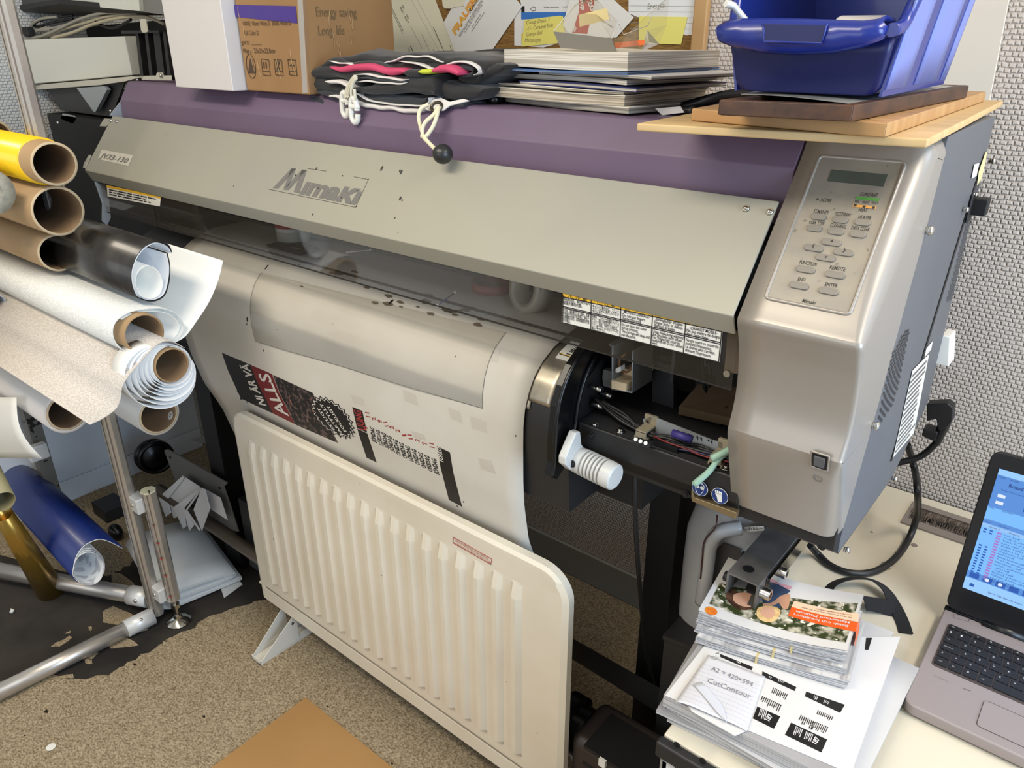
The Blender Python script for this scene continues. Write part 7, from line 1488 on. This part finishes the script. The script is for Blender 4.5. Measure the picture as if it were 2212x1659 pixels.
blob('photo_blond_hair', [(790, 560), (850, 540), (960, 535), (1040, 570), (1045, 630), (1000, 700), (940, 725), (860, 720), (790, 680), (770, 620)], .0011, 'ph_blond')
blob('photo_child_face', [(830, 570), (920, 550), (975, 580), (985, 640), (930, 680), (860, 665), (820, 620)], .0014, 'ph_skin')
blob('photo_pink', [(1000, 255), (1180, 295), (1150, 330), (1040, 280)], .0010, mat('ph_pink', (206, 150, 160), .5))
b = MB(); cpatch(b, [k5(1180, 535), k5(1955, 705), k5(1920, 820), k5(1140, 645)], .0008); obj('orange_band', b, mat('orange_card', (232, 92, 30), .5), cov)
b = MB(); cpatch(b, [k5(1215, 465), k5(1965, 600), k5(1950, 700), k5(1180, 535)], .0008); obj('peach_band', b, mat('peach', (238, 200, 170), .5), cov)
b = MB()
for t, p, q in (('Betal- och kreditkort', (1840, 745), (1205, 615)), ('Mastercard Platinum', (1858, 700), (1235, 580))): b.text(CV_, t, k5(*p), k5(*q), .0052, z=.0012, bold=.02)
b.mi = 1
for t, p, q in (('En liten broschyr om dina fördelar', (1875, 645), (1300, 535)), ('och försäkringsförmåner', (1885, 615), (1460, 548))): b.text(CV_, t, k5(*p), k5(*q), .0033, z=.0012)
obj('cover_text', b, ['paper_white', mat('txt_brown', (112, 92, 80), .6)], cov)
b = MB(); u, v = CV_.uv(*k5(245, 597)); ru_ = (CV_.uv(*k5(318, 610)) - V((u, v))).length
c0 = b.b.verts.new(CV_.at(u, v, .0006)); vs_ = [b.b.verts.new(CV_.at(u + ru_ * math.cos(2 * PI * i / 28), v + ru_ * math.sin(2 * PI * i / 28), .0006)) for i in range(28)]
for i in range(28): b.face([c0, vs_[i], vs_[(i + 1) % 28]])
obj('round_emblem', b, mat('emblem', (214, 96, 30), .5, c2=(232, 176, 60), scale=60), cov)
b = MB(); e1, e2 = top(1.0, .28, zc), top(1.0, .62, zc)
for (tp_, z0, z1, c0, c1) in ((top, zc + .002, zd - .001, .33, .60),): b.poly([tp_(1.004, c0, z0) + V((.0065, 0, 0)), tp_(1.004, c1, z0) + V((.0065, 0, 0)), tp_(1.004, c1, z1) + V((.0035, 0, 0)), tp_(1.004, c0, z1) + V((.0035, 0, 0))])
obj('orange_spine', b, 'orange_card', TB)
# velcro strap
b = MB(); zs_ = T_ + .002
P = [at(1785, 1283, 'z', zs_), at(1800, 1262, 'z', zs_ + .012), at(1835, 1250, 'z', zs_ + .018), at(1880, 1252, 'z', zs_ + .018), at(1912, 1272, 'z', zs_ + .014), at(1932, 1305, 'z', zs_ + .004), at(1948, 1340, 'z', zs_), at(1957, 1368, 'z', zs_)]
b.strip(P, .021, lambda t: V((-.25, .35, .75)), .0014, 6); ST = obj('velcro_strap', b, mat('velcro', (26, 26, 28), .9, bump=.4, bscale=300)); tag(ST, 'black velcro strap looped on the desk beside the brochures', 'strap')
b = MB(); P = [at(1868, 1303, 'z', zs_ + .012), at(1900, 1308, 'z', zs_ + .008), at(1932, 1318, 'z', zs_ + .003)]; b.strip(P, .026, (-.1, -.5, .85), .0016, 4); obj('strap_end', b, 'velcro', ST)
# steel arm and waste jug under the printer
za_ = .782; tl_, tr_ = at(1569, 1238, 'z', za_), at(1641, 1262, 'z', za_)
xa, xb, ya = tl_.x, tr_.x, (tl_.y + tr_.y) / 2
b = MB()
for (X0, X1, Z0, Z1) in ((xa, xb, za_ - .003, za_), (xa, xb, za_ - .045, za_ - .042), (xa, xa + .003, za_ - .042, za_ - .003), (xb - .003, xb, za_ - .042, za_ - .003)): b.box(X0, X1, ya, 1.2, Z0, Z1)
b.box(xa + .003, xb - .003, ya + .05, ya + .055, za_ - .042, za_ - .003)
AR = obj('support_arm', b, mat('arm_steel', (92, 88, 84), .45, metal=.3, c2=(120, 116, 110), scale=18, detail=6), PR)
b = MB(); q = at(1617, 1229, 'z', za_ + .0005); b.cyl(q, q + V((0, 0, .0003)), .0085, n=24); obj('arm_hole', b, 'black', AR)
for yy in (ya + .012, ya + .075):
    b = MB(); c = V((xb, yy, za_ - .018)); b.cyl(c, c + V((.016, 0, 0)), .009, n=20); bt = obj('socket_bolt', b, 'screw_steel', AR, bevel=.001); b = MB(); b.cyl(c + V((.0155, 0, 0)), c + V((.0163, 0, 0)), .0045, n=6); obj('hex_socket', b, 'black', bt)
    b = MB(); c = V((xa, yy, za_ - .018)); b.cyl(c - V((.008, 0, 0)), c, .008, n=6); obj('nut', b, 'black_metal', AR)
b = MB(); b.box(xb + .001, xb + .006, ya + .03, 1.16, za_ - .036, za_ - .004); obj('slide_plate', b, 'chrome', AR)
JG = thing('waste_jug', 'translucent white plastic waste jug with handle hanging under the printer', 'jug', (-.455, 1.12, .50))
mat('jug_plastic', (186, 184, 180), .35, c2=(170, 168, 166), scale=7, trans=.0, coat=.1)
jc = at(1585, 1180, 'y', 1.13); b = MB(); b.sm = True
rings = []
for z_, rx, ry in ((.47, .05, .05), (.475, .075, .06), (.50, .085, .068), (.62, .087, .07), (.70, .086, .07), (.75, .075, .06), (.775, .05, .045), (.785, .03, .03), (.80, .03, .03)):
    rings.append([V((jc.x + rx * (abs(math.cos(a)) ** .7) * (1 if math.cos(a) > 0 else -1), 1.14 + ry * (abs(math.sin(a)) ** .7) * (1 if math.sin(a) > 0 else -1), z_)) for a in [2 * PI * i / 32 for i in range(32)]])
b.loft(rings); obj('body', b, 'jug_plastic', JG)
b = MB(); jy = 1.04; b.tube([at(1600, 1140, 'y', jy + .02), at(1555, 1148, 'y', jy), at(1535, 1175, 'y', jy), at(1528, 1215, 'y', jy), at(1522, 1260, 'y', jy), at(1516, 1300, 'y', jy + .01)], .0125, 14, sub=5); obj('handle', b, 'jug_plastic', JG)
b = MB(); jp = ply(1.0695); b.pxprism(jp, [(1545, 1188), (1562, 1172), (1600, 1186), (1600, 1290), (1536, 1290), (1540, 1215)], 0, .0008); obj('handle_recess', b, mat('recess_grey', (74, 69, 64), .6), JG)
b = MB(); jp = ply(1.068); q = [(1608, 1138), (1650, 1136), (1652, 1146), (1608, 1149)]; b.mark(jp, q, .0005); fl_ = obj('level_label', b, 'label_white', JG); b = MB(); b.text(jp, '—FULL—', (1609, 1146), (1650, 1143), .0055, z=.001); obj('lettering', b, 'pr_black', fl_)
b = MB(); b.tube([at(1549, 1112, 'y', jy - .002), at(1546, 1138, 'y', jy - .014), at(1522, 1168, 'y', jy - .014), at(1517, 1205, 'y', jy - .014), at(1513, 1250, 'y', jy - .014)], .0012, 6, sub=4); obj('ink_drip', b, mat('drip', (70, 28, 24), .4), JG)
tz = at(1432, 1372, 'y', 1.02).z; q = [at(*p, 'z', tz) for p in ((1432, 1372), (1600, 1438), (1660, 1330), (1500, 1297))]
b = MB(); b.loft([[p + V((0, 0, -.01)) for p in q], [V(p) for p in q]]); b.loft([[q[0] + V((.002, .004, 0 - tz + .0)), q[1] + V((0, .004, -tz)), q[1] + V((0, .03, -tz)), q[0] + V((.002, .03, -tz))], [q[0] + V((.002, .004, -.012)), q[1] + V((0, .004, -.012)), q[1] + V((0, .03, -.012)), q[0] + V((.002, .03, -.012))]]); obj('jug_tray', b, 'black_metal', PR)
# mint green cable tie
b = MB(); b.tube([at(1575, 975, 'y', .90), at(1552, 993, 'y', .885), at(1530, 1020, 'y', .878), at(1500, 1046, 'y', .872)], lambda t: .0032 + .0018 * t, 8, sub=4); b.tube([at(1582, 968, 'y', .90), at(1555, 982, 'y', .885), at(1538, 990, 'y', .88)], .005, 8, sub=3); tag(obj('plastic_stick', b, mat('mint', (160, 196, 176), .4)), 'mint green plastic stick hanging over the front rail by the silver unit', 'plastic')
